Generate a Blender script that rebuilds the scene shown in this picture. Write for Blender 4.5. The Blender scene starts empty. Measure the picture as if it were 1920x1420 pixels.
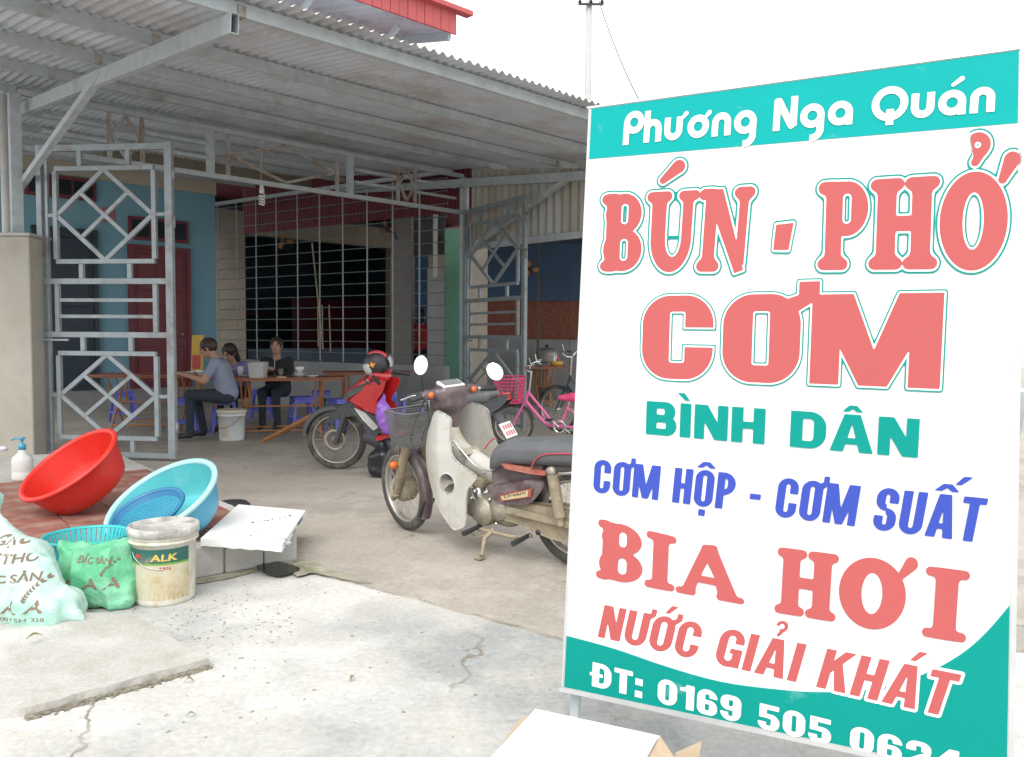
import bpy, bmesh, math, random
import numpy as np
from mathutils import Vector, Matrix
from mathutils.bvhtree import BVHTree

random.seed(7); np.random.seed(7)
SC = bpy.context.scene
COL = SC.collection
R = math.radians

# ------------------------------------------------------------------ camera
CAM_H, FPX = 1.3, 1500.0                      # eye height, focal length in px of the 1920 wide photograph
PITCH, ROLL = R(3.0), R(0.4)
FW = Vector((0, math.cos(PITCH), -math.sin(PITCH)))
_r0 = Vector((1, 0, 0)); _u0 = Vector((0, math.sin(PITCH), math.cos(PITCH)))
RT = math.cos(ROLL) * _r0 + math.sin(ROLL) * _u0
UP = -math.sin(ROLL) * _r0 + math.cos(ROLL) * _u0
EYE = Vector((0, 0, CAM_H))
cd = bpy.data.cameras.new('camera'); cam = bpy.data.objects.new('camera', cd); COL.objects.link(cam)
cd.sensor_width = 36; cd.lens = 36 * FPX / 1920; cd.clip_start = 0.05; cd.clip_end = 3000
mw = Matrix((RT, UP, -FW)).transposed().to_4x4(); mw.translation = EYE
cam.matrix_world = mw
SC.camera = cam

# ------------------------------------------------------------------ world, sun, exposure
w = bpy.data.worlds.new('World'); SC.world = w; w.use_nodes = True
nt = w.node_tree; nt.nodes.clear()
sky = nt.nodes.new('ShaderNodeTexSky'); sky.sky_type = 'NISHITA'; sky.sun_disc = False
SUN_EL, SUN_AZ = R(50), R(192)                # behind the camera, high
sky.sun_elevation = SUN_EL; sky.sun_rotation = SUN_AZ
sky.air_density = 1.0; sky.dust_density = 4.0; sky.ozone_density = 1.0
hs = nt.nodes.new('ShaderNodeHueSaturation'); hs.inputs['Saturation'].default_value = 0.10   # thick even cloud
mx = nt.nodes.new('ShaderNodeMix'); mx.data_type = 'RGBA'; mx.inputs[0].default_value = 0.72
mx.inputs[7].default_value = (8.6, 8.8, 9.0, 1)
bg = nt.nodes.new('ShaderNodeBackground'); bg.inputs['Strength'].default_value = 0.12
wo = nt.nodes.new('ShaderNodeOutputWorld')
nt.links.new(sky.outputs[0], hs.inputs['Color']); nt.links.new(hs.outputs[0], mx.inputs[6])
nt.links.new(mx.outputs[2], bg.inputs[0]); nt.links.new(bg.outputs[0], wo.inputs[0])
sl = bpy.data.lights.new('sun', 'SUN'); sl.energy = 1.4; sl.angle = R(40); sl.color = (1, 0.96, 0.9)
so = bpy.data.objects.new('sun', sl); COL.objects.link(so)
so.rotation_euler = Vector((math.sin(SUN_AZ) * math.cos(SUN_EL), math.cos(SUN_AZ) * math.cos(SUN_EL), math.sin(SUN_EL))).to_track_quat('Z', 'Y').to_euler()
SC.view_settings.view_transform = 'Standard'; SC.view_settings.look = 'None'
SC.view_settings.exposure = 0.85; SC.view_settings.gamma = 1
SC.cycles.use_denoising = True
SC.cycles.max_bounces = 7; SC.cycles.diffuse_bounces = 4; SC.cycles.transparent_max_bounces = 12

# ------------------------------------------------------------------ rays through photograph pixels
def ray(px, py): return FW + RT * ((px - 960) / FPX) - UP * ((py - 710) / FPX)
def G(px, py, z=0.0):
    d = ray(px, py); return EYE + d * ((z - CAM_H) / d.z)
def P(px, py, Y):
    d = ray(px, py); return EYE + d * (Y / d.y)
def V(*a): return Vector(a)

# ------------------------------------------------------------------ materials
MATS = {}
def mat(name, col, rough=0.6, metal=0.0, var=0.12, scale=6.0, bump=0.0, bscale=40.0, dirt=None, damt=0.5, dscale=3.0,
        coat=0.0, trans=0.0, alpha=1.0, stretch=None, sub=0.0, emit=0.0, spec=0.5):
    if name in MATS: return MATS[name]
    m = bpy.data.materials.new(name); m.use_nodes = True; n = m.node_tree.nodes; l = m.node_tree.links
    b = n['Principled BSDF']
    tc = n.new('ShaderNodeTexCoord'); mp = n.new('ShaderNodeMapping'); l.new(tc.outputs['Object'], mp.inputs[0])
    if stretch: mp.inputs['Scale'].default_value = stretch
    nz = n.new('ShaderNodeTexNoise'); nz.inputs['Scale'].default_value = scale; nz.inputs['Detail'].default_value = 8; nz.inputs['Roughness'].default_value = 0.62
    l.new(mp.outputs[0], nz.inputs['Vector'])
    mr = n.new('ShaderNodeMapRange'); mr.inputs[1].default_value = 0.3; mr.inputs[2].default_value = 0.7
    mr.inputs[3].default_value = 1 - var; mr.inputs[4].default_value = 1 + var
    l.new(nz.outputs[0], mr.inputs[0])
    mul = n.new('ShaderNodeMix'); mul.data_type = 'RGBA'; mul.blend_type = 'MULTIPLY'; mul.inputs[0].default_value = 1
    mul.inputs[6].default_value = (*col, 1); l.new(mr.outputs[0], mul.inputs[7])
    out = mul.outputs[2]
    if dirt is not None:
        n2 = n.new('ShaderNodeTexNoise'); n2.inputs['Scale'].default_value = dscale; n2.inputs['Detail'].default_value = 10; n2.inputs['Roughness'].default_value = 0.7
        l.new(mp.outputs[0], n2.inputs['Vector'])
        m2 = n.new('ShaderNodeMapRange'); m2.inputs[1].default_value = 0.62 - 0.4 * damt; m2.inputs[2].default_value = 0.85 - 0.3 * damt
        l.new(n2.outputs[0], m2.inputs[0])
        dm = n.new('ShaderNodeMix'); dm.data_type = 'RGBA'; dm.inputs[7].default_value = (*dirt, 1)
        l.new(m2.outputs[0], dm.inputs[0]); l.new(out, dm.inputs[6]); out = dm.outputs[2]
        rr = n.new('ShaderNodeMapRange'); rr.inputs[3].default_value = rough; rr.inputs[4].default_value = min(1, rough + 0.35)
        l.new(m2.outputs[0], rr.inputs[0]); l.new(rr.outputs[0], b.inputs['Roughness'])
    else:
        rr = n.new('ShaderNodeMapRange'); rr.inputs[1].default_value = 0.3; rr.inputs[2].default_value = 0.7
        rr.inputs[3].default_value = max(0.02, rough - 0.08); rr.inputs[4].default_value = min(1, rough + 0.08)
        l.new(nz.outputs[0], rr.inputs[0]); l.new(rr.outputs[0], b.inputs['Roughness'])
    l.new(out, b.inputs['Base Color']); b.inputs['Metallic'].default_value = metal
    b.inputs['Specular IOR Level'].default_value = spec
    if coat: b.inputs['Coat Weight'].default_value = coat
    if trans: b.inputs['Transmission Weight'].default_value = trans
    if alpha < 1: b.inputs['Alpha'].default_value = alpha
    if sub: b.inputs['Subsurface Weight'].default_value = sub; b.inputs['Subsurface Scale'].default_value = 0.02
    if emit: b.inputs['Emission Color'].default_value = (*col, 1); b.inputs['Emission Strength'].default_value = emit
    if bump:
        n3 = n.new('ShaderNodeTexNoise'); n3.inputs['Scale'].default_value = bscale; n3.inputs['Detail'].default_value = 6
        l.new(mp.outputs[0], n3.inputs['Vector'])
        bp = n.new('ShaderNodeBump'); bp.inputs['Strength'].default_value = bump; bp.inputs['Distance'].default_value = 0.02
        l.new(n3.outputs[0], bp.inputs['Height']); l.new(bp.outputs[0], b.inputs['Normal'])
    MATS[name] = m; return m

# ------------------------------------------------------------------ objects
BASE = {}                                     # world point that a thing's parts are measured from
def tag(o, label=None, cat=None, group=None, kind=None):
    if label: o['label'] = label
    if cat: o['category'] = cat
    if group: o['group'] = group
    if kind: o['kind'] = kind
    elif cat: o['kind'] = 'thing'
    return o
def thing(name, label, cat, loc=(0, 0, 0), group=None, M=None):
    o = bpy.data.objects.new(name, None); COL.objects.link(o); o.empty_display_size = 0.1
    if M is not None: o.matrix_world = M; BASE[o.name] = Vector((0, 0, 0))
    else: o.location = loc; BASE[o.name] = Vector(loc)
    return tag(o, label, cat, group)
def copy_tree(o, parent=None):
    c = o.copy(); COL.objects.link(c); c.parent = parent
    for ch in o.children: copy_tree(ch, c)
    return c

class MB:
    def __init__(s): s.v = []; s.f = []; s.mi = []; s.sm = []
    def add(s, vs, fs, mi=0, sm=False):
        k = len(s.v); s.v += [tuple(p) for p in vs]
        s.f += [tuple(i + k for i in q) for q in fs]; s.mi += [mi] * len(fs); s.sm += [sm] * len(fs); return s
    def box(s, c, size, Rm=None, mi=0):
        hx, hy, hz = (size[0] / 2, size[1] / 2, size[2] / 2); c = Vector(c); vs = []
        for z in (-hz, hz):
            for x, y in ((-hx, -hy), (hx, -hy), (hx, hy), (-hx, hy)):
                p = Vector((x, y, z)); vs.append(c + (Rm @ p if Rm else p))
        return s.add(vs, [(3, 2, 1, 0), (4, 5, 6, 7), (0, 1, 5, 4), (1, 2, 6, 5), (2, 3, 7, 6), (3, 0, 4, 7)], mi)
    def bar(s, p, q, w=0.04, h=None, up=(0, 0, 1), mi=0):
        p = Vector(p); q = Vector(q); d = q - p; L = d.length; d.normalize(); up = Vector(up)
        if abs(d.dot(up)) > 0.98: up = Vector((0, 1, 0)) if abs(d.y) < 0.9 else Vector((1, 0, 0))
        y = up.cross(d).normalized(); z = d.cross(y)
        return s.box((p + q) / 2, (L, w, h or w), Matrix((d, y, z)).transposed(), mi)
    def tube(s, pts, r, n=8, closed=False, mi=0, flat=1.0):
        pts = [Vector(p) for p in pts]; m = len(pts)
        rs = r if isinstance(r, (list, tuple)) else [r] * m
        vs = []; fs = []; prev = None
        for i, p in enumerate(pts):
            a = pts[(i - 1) % m] if (closed or i) else p; b = pts[(i + 1) % m] if (closed or i < m - 1) else p
            t = (b - a).normalized()
            if prev is None:
                ref = Vector((0, 0, 1)) if abs(t.z) < 0.9 else Vector((1, 0, 0))
                x = ref.cross(t).normalized()
            else: x = (prev - t * prev.dot(t)).normalized()
            prev = x; y = t.cross(x)
            for k in range(n):
                a_ = 2 * math.pi * k / n; vs.append(p + x * (math.cos(a_) * rs[i]) + y * (math.sin(a_) * rs[i] * flat))
        for i in range(m if closed else m - 1):
            j = (i + 1) % m
            for k in range(n):
                l = (k + 1) % n; fs.append((i * n + k, i * n + l, j * n + l, j * n + k))
        s.add(vs, fs, mi, True)
        if not closed: s.add(vs[:n], [tuple(range(n - 1, -1, -1))], mi); s.add(vs[-n:], [tuple(range(n))], mi)
        return s
    def lathe(s, prof, n=24, M=None, mi=0, sm=True, arc=None):
        vs = []; fs = []; m = len(prof); full = arc is None
        a0, a1 = arc or (0, 2 * math.pi); nn = n if full else n + 1
        for k in range(nn):
            a = a0 + (a1 - a0) * k / n
            for r, z in prof:
                p = Vector((r * math.cos(a), r * math.sin(a), z)); vs.append(M @ p if M else p)
        for k in range(n):
            l = (k + 1) % nn
            for i in range(m - 1): fs.append((k * m + i, l * m + i, l * m + i + 1, k * m + i + 1))
        return s.add(vs, fs, mi, sm)
    def prism(s, poly, th, M=None, mi=0):
        n = len(poly); vs = []
        for z in (0, th):
            for x, y in poly:
                p = Vector((x, y, z)); vs.append(M @ p if M else p)
        fs = [tuple(range(n - 1, -1, -1)), tuple(range(n, 2 * n))] + [(i, (i + 1) % n, n + (i + 1) % n, n + i) for i in range(n)]
        return s.add(vs, fs, mi)
    def xf(s, M): s.v = [tuple(M @ Vector(p)) for p in s.v]; return s
    def mesh(s, name, mats, base=Vector((0, 0, 0))):
        me = bpy.data.meshes.new(name)
        me.from_pydata([(p[0] - base.x, p[1] - base.y, p[2] - base.z) for p in s.v], [], s.f)
        for m in (mats if isinstance(mats, (list, tuple)) else [mats]): me.materials.append(m)
        me.polygons.foreach_set('material_index', s.mi); me.polygons.foreach_set('use_smooth', s.sm); me.update()
        return me
    def build(s, name, mats, parent=None, base=None):
        b = BASE[parent.name] if parent is not None else (Vector(base) if base is not None else Vector((0, 0, 0)))
        o = bpy.data.objects.new(name, s.mesh(name, mats, b)); COL.objects.link(o)
        if parent is not None: o.parent = parent
        else: o.location = b
        BASE[o.name] = b; return o
def shared(name, me, parent, M):
    """a piece that shares mesh data; M places it in the parent's local space"""
    o = bpy.data.objects.new(name, me); COL.objects.link(o); o.parent = parent; o.matrix_local = M; return o
def bevel(o, wdt=0.004, seg=2):
    m = o.modifiers.new('bevel', 'BEVEL'); m.width = wdt; m.segments = seg; m.limit_method = 'ANGLE'; return o
def frame3(o, x, y, z):
    m = Matrix((x, y, z)).transposed().to_4x4(); m.translation = Vector(o); return m

# ------------------------------------------------------------------ distance fields
def smin(a, b, k):
    h = np.clip(0.5 + 0.5 * (b - a) / k, 0, 1); return b * (1 - h) + a * h - k * h * (1 - h)
def cone(Pt, a, b, r0, r1):
    a = np.asarray(a, float); b = np.asarray(b, float); ba = b - a
    h = np.clip(((Pt - a) @ ba) / max(1e-9, ba @ ba), 0, 1)
    return np.linalg.norm(Pt - a - h[..., None] * ba, axis=-1) - (r0 + (r1 - r0) * h)
def ell(Pt, c, r):
    q = (Pt - np.asarray(c, float)) / np.asarray(r, float); k0 = np.linalg.norm(q, axis=-1)
    k1 = np.linalg.norm(q / np.asarray(r, float), axis=-1); return k0 * (k0 - 1) / np.maximum(k1, 1e-6)
def rbox(Pt, c, hsz, rad=0.0):
    q = np.abs(Pt - np.asarray(c, float)) - np.asarray(hsz, float) + rad
    return np.linalg.norm(np.maximum(q, 0), axis=-1) + np.minimum(q.max(-1), 0) - rad
def nets(fn, lo, hi, h):
    """surface of fn < 0 as quads"""
    lo = np.asarray(lo, float); ax = [np.arange(lo[i], hi[i] + h, h) for i in range(3)]
    D = fn(np.stack(np.meshgrid(*ax, indexing='ij'), -1)); n = D.shape
    c = [n[0] - 1, n[1] - 1, n[2] - 1]
    def cor(o): return D[o[0]:o[0] + c[0], o[1]:o[1] + c[1], o[2]:o[2] + c[2]]
    offs = [(i, j, k) for i in (0, 1) for j in (0, 1) for k in (0, 1)]
    acc = np.zeros((*c, 3)); cnt = np.zeros(c)
    for a in offs:
        for d in range(3):
            if a[d]: continue
            b = list(a); b[d] = 1; d0, d1 = cor(a), cor(b); m = (d0 < 0) != (d1 < 0)
            t = np.where(m, d0 / np.where(m, d0 - d1, 1), 0)
            p = np.zeros((*c, 3)); p[...] = a; p[..., d] += t; acc += p * m[..., None]; cnt += m
    act = cnt > 0; idx = -np.ones(c, int); idx[act] = np.arange(act.sum())
    pos = lo + h * (np.argwhere(act) + acc[act] / cnt[act][:, None])
    fs = []
    for d in range(3):
        e, g = [(1, 2), (2, 0), (0, 1)][d]
        s0 = [slice(None)] * 3; s1 = [slice(None)] * 3; s0[d] = slice(0, -1); s1[d] = slice(1, None)
        A_, B_ = D[tuple(s0)] < 0, D[tuple(s1)] < 0
        for ii in np.argwhere(A_ != B_):
            if min(ii[e], ii[g]) < 1 or ii[e] >= c[e] or ii[g] >= c[g]: continue
            q = []
            for de, dg in ((-1, -1), (0, -1), (0, 0), (-1, 0)):
                jj = ii.copy(); jj[e] += de; jj[g] += dg; q.append(int(idx[tuple(jj)]))
            if not A_[tuple(ii)]: q.reverse()
            fs.append(tuple(q))
    return pos, fs
def fill2d(D, x0, y0, h, merge=True):
    """area of D < 0 on a grid D[iy, ix] as flat polygons"""
    ny, nx = D.shape; vs = []; fs = []; ins = D < 0
    for j in range(ny - 1):
        i = 0
        while i < nx - 1:
            m = (ins[j, i], ins[j, i + 1], ins[j + 1, i + 1], ins[j + 1, i]); k = len(vs)
            if all(m):
                e = i + 1
                if merge:
                    while e < nx - 1 and ins[j, e + 1] and ins[j + 1, e + 1]: e += 1
                X0, X1, Y0, Y1 = x0 + i * h, x0 + e * h, y0 + j * h, y0 + (j + 1) * h
                vs += [(X0, Y0), (X1, Y0), (X1, Y1), (X0, Y1)]; fs.append((k, k + 1, k + 2, k + 3)); i = e; continue
            if any(m):
                cs = [(i, j), (i + 1, j), (i + 1, j + 1), (i, j + 1)]; dv = [D[b, a] for a, b in cs]; pl = []
                for q in range(4):
                    a, b = cs[q], cs[(q + 1) % 4]; da, db = dv[q], dv[(q + 1) % 4]
                    if da < 0: pl.append(a)
                    if (da < 0) != (db < 0):
                        t = da / (da - db); pl.append((a[0] + t * (b[0] - a[0]), a[1] + t * (b[1] - a[1])))
                if len(pl) > 2:
                    vs += [(x0 + a * h, y0 + b * h) for a, b in pl]; fs.append(tuple(range(k, k + len(pl))))
            i += 1
    return vs, fs
def polysdf(Pt, poly):
    poly = np.asarray(poly, float); d = np.full(Pt.shape[:-1], 1e9); ins = np.zeros(Pt.shape[:-1], bool)
    for a, b in zip(poly, np.roll(poly, -1, 0)):
        e = b - a; wv = Pt - a; t = np.clip((wv @ e) / max(e @ e, 1e-12), 0, 1)
        d = np.minimum(d, np.linalg.norm(wv - t[..., None] * e, axis=-1))
        c = (a[1] > Pt[..., 1]) != (b[1] > Pt[..., 1]); den = b[1] - a[1] if abs(b[1] - a[1]) > 1e-12 else 1e-12
        ins ^= c & (Pt[..., 0] < (b[0] - a[0]) * (Pt[..., 1] - a[1]) / den + a[0])
    return np.where(ins, -d, d)
def spline(pts, k=4, closed=True):
    """Catmull-Rom through 2D/3D points"""
    P_ = [np.asarray(p, float) for p in pts]; n = len(P_); out = []
    for i in range(n if closed else n - 1):
        p0 = P_[(i - 1) % n] if closed or i else P_[0]; p1 = P_[i]; p2 = P_[(i + 1) % n]; p3 = P_[(i + 2) % n] if closed or i + 2 < n else P_[-1]
        for q in range(k):
            t = q / k; out.append(0.5 * (2 * p1 + (p2 - p0) * t + (2 * p0 - 5 * p1 + 4 * p2 - p3) * t * t + (3 * p1 - p0 - 3 * p2 + p3) * t ** 3))
    if not closed: out.append(P_[-1])
    return [tuple(p) for p in out]
def panel(mb, poly, holes=(), off=lambda x, z: 0.0, th=0.006, h=0.02, mi=0, smooth=True):
    """thin curved panel in an (x, z) side plane; off gives its lateral y"""
    pl = np.asarray(poly); x0, z0 = pl.min(0) - h; x1, z1 = pl.max(0) + h
    gx, gz = np.meshgrid(np.arange(x0, x1 + h, h), np.arange(z0, z1 + h, h)); g = np.stack([gx, gz], -1)
    D = polysdf(g, poly)
    for c, r in holes: D = np.maximum(D, r - np.linalg.norm(g - np.asarray(c), axis=-1))
    vs, fs = fill2d(D, x0, z0, h, merge=False)
    key = {}; vv = []; ff = []
    for f in fs:
        q = []
        for i in f:
            k = (round(vs[i][0], 5), round(vs[i][1], 5))
            if k not in key: key[k] = len(vv); vv.append(vs[i])
            if not q or q[-1] != key[k]: q.append(key[k])
        if len(q) > 1 and q[0] == q[-1]: q.pop()
        if len(q) > 2: ff.append(tuple(q))
    n = len(vv); V3 = [(x, off(x, z), z) for x, z in vv] + [(x, off(x, z) - th, z) for x, z in vv]
    ed = {}
    for f in ff:
        for a, b in zip(f, f[1:] + f[:1]): ed[(a, b)] = ed.get((a, b), 0) + 1
    side = [(b, a, a + n, b + n) for (a, b) in ed if (b, a) not in ed]
    mb.add(V3, [tuple(reversed(f)) for f in ff] + [tuple(i + n for i in f) for f in ff] + side, mi, smooth)
    return mb
def net_obj(name, fn, lo, hi, h, m, parent=None, base=None, cls=None, smooth=True):
    vs, fs = nets(fn, lo, hi, h); mb = MB(); mb.add([tuple(v) for v in vs], fs, 0, smooth)
    if cls is not None:
        lab = cls(vs); mb.mi = [int(lab[f[0]]) for f in fs]
    return mb.build(name, m, parent, base)
def text2d(body, offset=0.0, space=1.0):
    """filled flat lettering: vertices with cap height 1 and baseline 0"""
    def raw(s):
        c = bpy.data.curves.new('t', 'FONT'); c.body = s; c.offset = offset; c.resolution_u = 4; c.space_character = space
        o = bpy.data.objects.new('t', c); COL.objects.link(o); bpy.context.view_layer.update()
        me = o.to_mesh(); v = [(p.co.x, p.co.y) for p in me.vertices]; f = [tuple(p.vertices) for p in me.polygons]
        o.to_mesh_clear(); bpy.data.objects.remove(o); bpy.data.curves.remove(c); return v, f
    v, f = raw(body); hv, _ = raw('H'); y0 = min(p[1] for p in hv); y1 = max(p[1] for p in hv); x0 = min(p[0] for p in v); s = 1 / (y1 - y0)
    return [((x - x0) * s, (y - y0) * s) for x, y in v], f
# ================================================================== shop frame: A left gate post, B right gate post
A = V(-4.942, 8.30, 0); B = V(-0.805, 12.30, 0)
U = (B - A).normalized(); N = V(-U.y, U.x, 0); LEN = (B - A).length; Z = V(0, 0, 1)
def W(u, n, z=0.0): return A + U * u + N * n + Z * z
def FPL(px, py, n=0.0):
    """point of the facade plane (or a plane n behind it) seen at a pixel"""
    d = ray(px, py); o = EYE - A; t = (n - o.dot(N)) / d.dot(N); return EYE + d * t
def zc(L): return 3.80 - (0.133 if L > 0 else 0.062) * L             # height of the canopy beams, L metres out from the gate line

# ------------------------------------------------------------------ ground materials
def ground_mat(name, c0, c1, c2, crack=True, sc=1.0, wet=0.0):
    m = bpy.data.materials.new(name); m.use_nodes = True; n = m.node_tree.nodes; l = m.node_tree.links; b = n['Principled BSDF']
    tc = n.new('ShaderNodeTexCoord')
    def noise(s, d=10, r=0.65):
        q = n.new('ShaderNodeTexNoise'); q.inputs['Scale'].default_value = s * sc; q.inputs['Detail'].default_value = d; q.inputs['Roughness'].default_value = r
        l.new(tc.outputs['Object'], q.inputs['Vector']); return q
    def ramp(src, a, z):
        q = n.new('ShaderNodeMapRange'); q.inputs[1].default_value = a; q.inputs[2].default_value = z; l.new(src, q.inputs[0]); return q.outputs[0]
    def mix(f, a, c, bl='MIX'):
        q = n.new('ShaderNodeMix'); q.data_type = 'RGBA'; q.blend_type = bl
        if isinstance(f, float): q.inputs[0].default_value = f
        else: l.new(f, q.inputs[0])
        for k, v in ((6, a), (7, c)):
            if isinstance(v, tuple): q.inputs[k].default_value = (*v, 1)
            else: l.new(v, q.inputs[k])
        return q.outputs[2]
    big = noise(0.55, 8, 0.6); mid = noise(2.6, 12, 0.72); fin = noise(38, 8, 0.7); spk = noise(15, 3, 0.5)
    col = mix(ramp(big.outputs[0], 0.42, 0.56), c0, c1)
    col = mix(ramp(mid.outputs[0], 0.47, 0.68), col, c2)
    col = mix(0.55, col, mix(ramp(fin.outputs[0], 0.25, 0.75), (0.55, 0.53, 0.5), (1.25, 1.25, 1.25)), 'MULTIPLY')
    col = mix(ramp(spk.outputs[0], 0.74, 0.80), col, (0.26, 0.24, 0.20))
    hgt = fin.outputs[0]
    if crack:
        wv = noise(1.3, 6, 0.6); ad = n.new('ShaderNodeVectorMath'); ad.operation = 'ADD'
        sb = n.new('ShaderNodeVectorMath'); sb.operation = 'SCALE'; sb.inputs['Scale'].default_value = 0.55
        l.new(wv.outputs['Color'], sb.inputs[0]); l.new(tc.outputs['Object'], ad.inputs[0]); l.new(sb.outputs[0], ad.inputs[1])
        vo = n.new('ShaderNodeTexVoronoi'); vo.feature = 'DISTANCE_TO_EDGE'; vo.inputs['Scale'].default_value = 0.62 * sc; l.new(ad.outputs[0], vo.inputs['Vector'])
        ck = n.new('ShaderNodeMath'); ck.operation = 'MULTIPLY'
        l.new(ramp(vo.outputs[0], 0.007, 0.001), ck.inputs[0]); msk = noise(1.15, 3, 0.5); l.new(ramp(msk.outputs[0], 0.48, 0.58), ck.inputs[1])
        col = mix(ck.outputs[0], col, (0.20, 0.175, 0.14))
        hm = n.new('ShaderNodeMath'); hm.operation = 'SUBTRACT'; l.new(fin.outputs[0], hm.inputs[0]); l.new(ck.outputs[0], hm.inputs[1]); hgt = hm.outputs[0]
    l.new(col, b.inputs['Base Color'])
    rr = n.new('ShaderNodeMapRange'); rr.inputs[3].default_value = 0.62 - wet; rr.inputs[4].default_value = 0.95; l.new(mid.outputs[0], rr.inputs[0]); l.new(rr.outputs[0], b.inputs['Roughness'])
    bp = n.new('ShaderNodeBump'); bp.inputs['Strength'].default_value = 0.35; bp.inputs['Distance'].default_value = 0.012; l.new(hgt, bp.inputs['Height']); l.new(bp.outputs[0], b.inputs['Normal'])
    MATS[name] = m; return m
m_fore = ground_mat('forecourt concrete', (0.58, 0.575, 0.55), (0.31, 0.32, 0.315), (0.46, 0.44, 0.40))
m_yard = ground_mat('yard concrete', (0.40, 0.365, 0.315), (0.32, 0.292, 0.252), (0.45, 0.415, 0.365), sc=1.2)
m_slab = ground_mat('slab concrete', (0.58, 0.575, 0.55), (0.46, 0.45, 0.42), (0.38, 0.36, 0.32), crack=False, sc=1.6)
m_plaster = mat('grey plaster', (0.46, 0.45, 0.425), 0.85, var=0.2, scale=5, bump=0.25, bscale=60, dirt=(0.26, 0.24, 0.19), damt=0.32, dscale=2.5)
m_pillar = mat('pillar plaster', (0.42, 0.40, 0.345), 0.9, var=0.12, scale=3, bump=0.2, bscale=50, dirt=(0.30, 0.27, 0.22), damt=0.35, dscale=1.5)
m_galv = mat('galvanised box steel', (0.43, 0.47, 0.485), 0.5, metal=0.15, var=0.14, scale=9, dirt=(0.20, 0.115, 0.055), damt=0.10, dscale=2.2)
m_rusty = mat('galvanised steel with rusty welds', (0.42, 0.44, 0.435), 0.55, metal=0.15, var=0.14, scale=9, dirt=(0.24, 0.115, 0.045), damt=0.56, dscale=4.5)
m_sheet = mat('corrugated roofing metal', (0.55, 0.575, 0.62), 0.5, metal=0.12, var=0.1, scale=3, dirt=(0.32, 0.27, 0.22), damt=0.3, dscale=0.9)
m_clad = mat('weathered corrugated cladding', (0.44, 0.44, 0.425), 0.5, metal=0.15, var=0.2, scale=2, dirt=(0.36, 0.28, 0.15), damt=0.35, dscale=0.8, stretch=(1, 1, 0.15))
m_blue = mat('blue wall paint', (0.20, 0.39, 0.49), 0.8, var=0.07, scale=2, bump=0.05)
m_cream = mat('cream wall paint', (0.50, 0.45, 0.36), 0.85, var=0.08, scale=2)
m_beige = mat('old beige wall', (0.23, 0.20, 0.16), 0.9, var=0.15, scale=1.5, dirt=(0.17, 0.15, 0.12), damt=0.35, dscale=1.2)
m_maroon = mat('maroon door paint', (0.17, 0.028, 0.04), 0.45, var=0.12, scale=4)
m_maroonsh = mat('maroon roofing sheet', (0.13, 0.013, 0.030), 0.5, var=0.12, scale=2)
m_redsh = mat('red roofing sheet', (0.42, 0.075, 0.075), 0.5, var=0.12, scale=2)
m_dark = mat('dark interior shade', (0.06, 0.085, 0.115), 0.9, var=0.3, scale=1.0)  # indoor darkness put into the base colour
m_navy = mat('navy door paint', (0.018, 0.035, 0.055), 0.4, var=0.1)
m_glass = mat('dark window glass', (0.02, 0.03, 0.035), 0.08, var=0.02)
m_tarp = mat('blue tarpaulin', (0.04, 0.09, 0.17), 0.6, var=0.2, scale=1.5, bump=0.4, bscale=4)
m_brick = mat('mottled red brick wall', (0.26, 0.095, 0.06), 0.9, var=0.5, scale=28, dirt=(0.12, 0.055, 0.045), damt=0.4, dscale=9)
m_green = mat('pale green wall', (0.22, 0.50, 0.36), 0.8, var=0.06)
m_grey = mat('grey cement wall', (0.29, 0.29, 0.295), 0.9, var=0.15, scale=2)
m_tile = mat('dusty red floor tile', (0.27, 0.105, 0.08), 0.6, var=0.22, scale=7, dirt=(0.30, 0.24, 0.19), damt=0.42, dscale=4)
m_moss = mat('green algae stain', (0.10, 0.115, 0.035), 0.9, var=0.4, scale=14)
m_black = mat('black rubber', (0.025, 0.025, 0.027), 0.75, var=0.3, scale=10)
m_wires = mat('black wire', (0.02, 0.02, 0.02), 0.6)

# ------------------------------------------------------------------ the setting
o = MB().add([(-300, -300, 0), (300, -300, 0), (300, 300, 0), (-300, 300, 0)], [(0, 1, 2, 3)]).build('ground', m_fore); tag(o, kind='structure')
def slab_poly(name, pts, z0, z1, m, parent=None, jag=0.012, seg=0.06, seed=1, base=(0, 0, 0)):
    """slab with a slightly broken edge"""
    rnd = random.Random(seed); out = []
    for a, b in zip(pts, pts[1:] + pts[:1]):
        a = Vector(a[:2]); b = Vector(b[:2]); L = (b - a).length; k = max(1, int(min(L, 8) / seg)) if L < 9 else 1; nn = Vector((b.y - a.y, a.x - b.x)).normalized()
        for i in range(k): out.append(a.lerp(b, i / k) + nn * (rnd.uniform(-jag, jag) if i else 0))
    n = len(out); mb = MB()
    vs = [(p.x, p.y, z0) for p in out] + [(p.x + rnd.uniform(-.004, .004), p.y + rnd.uniform(-.004, .004), z1) for p in out]
    mb.add(vs, [tuple(range(n, 2 * n))] + [(i, (i + 1) % n, n + (i + 1) % n, n + i) for i in range(n)])
    return mb.build(name, m, parent, base if parent is None else None)
yf = [G(425, 1052), G(560, 1068), G(760, 1120), G(1000, 1186), G(1120, 1225), V(9, 3.4, 0), V(30, 20, 0), V(20, 45, 0), V(-30, 40, 0), V(-14, 6, 0), G(-250, 1010)]
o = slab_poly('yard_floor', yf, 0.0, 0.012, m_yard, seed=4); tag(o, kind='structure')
sb = [G(392, 1249), G(255, 1168), G(60, 1150), G(-260, 1180), G(-500, 1420), G(48, 1344)]
o = slab_poly('pavement_slab', sb, 0.0, 0.032, m_slab, seed=9, jag=0.008, seg=0.05); tag(o, kind='structure')
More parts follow.
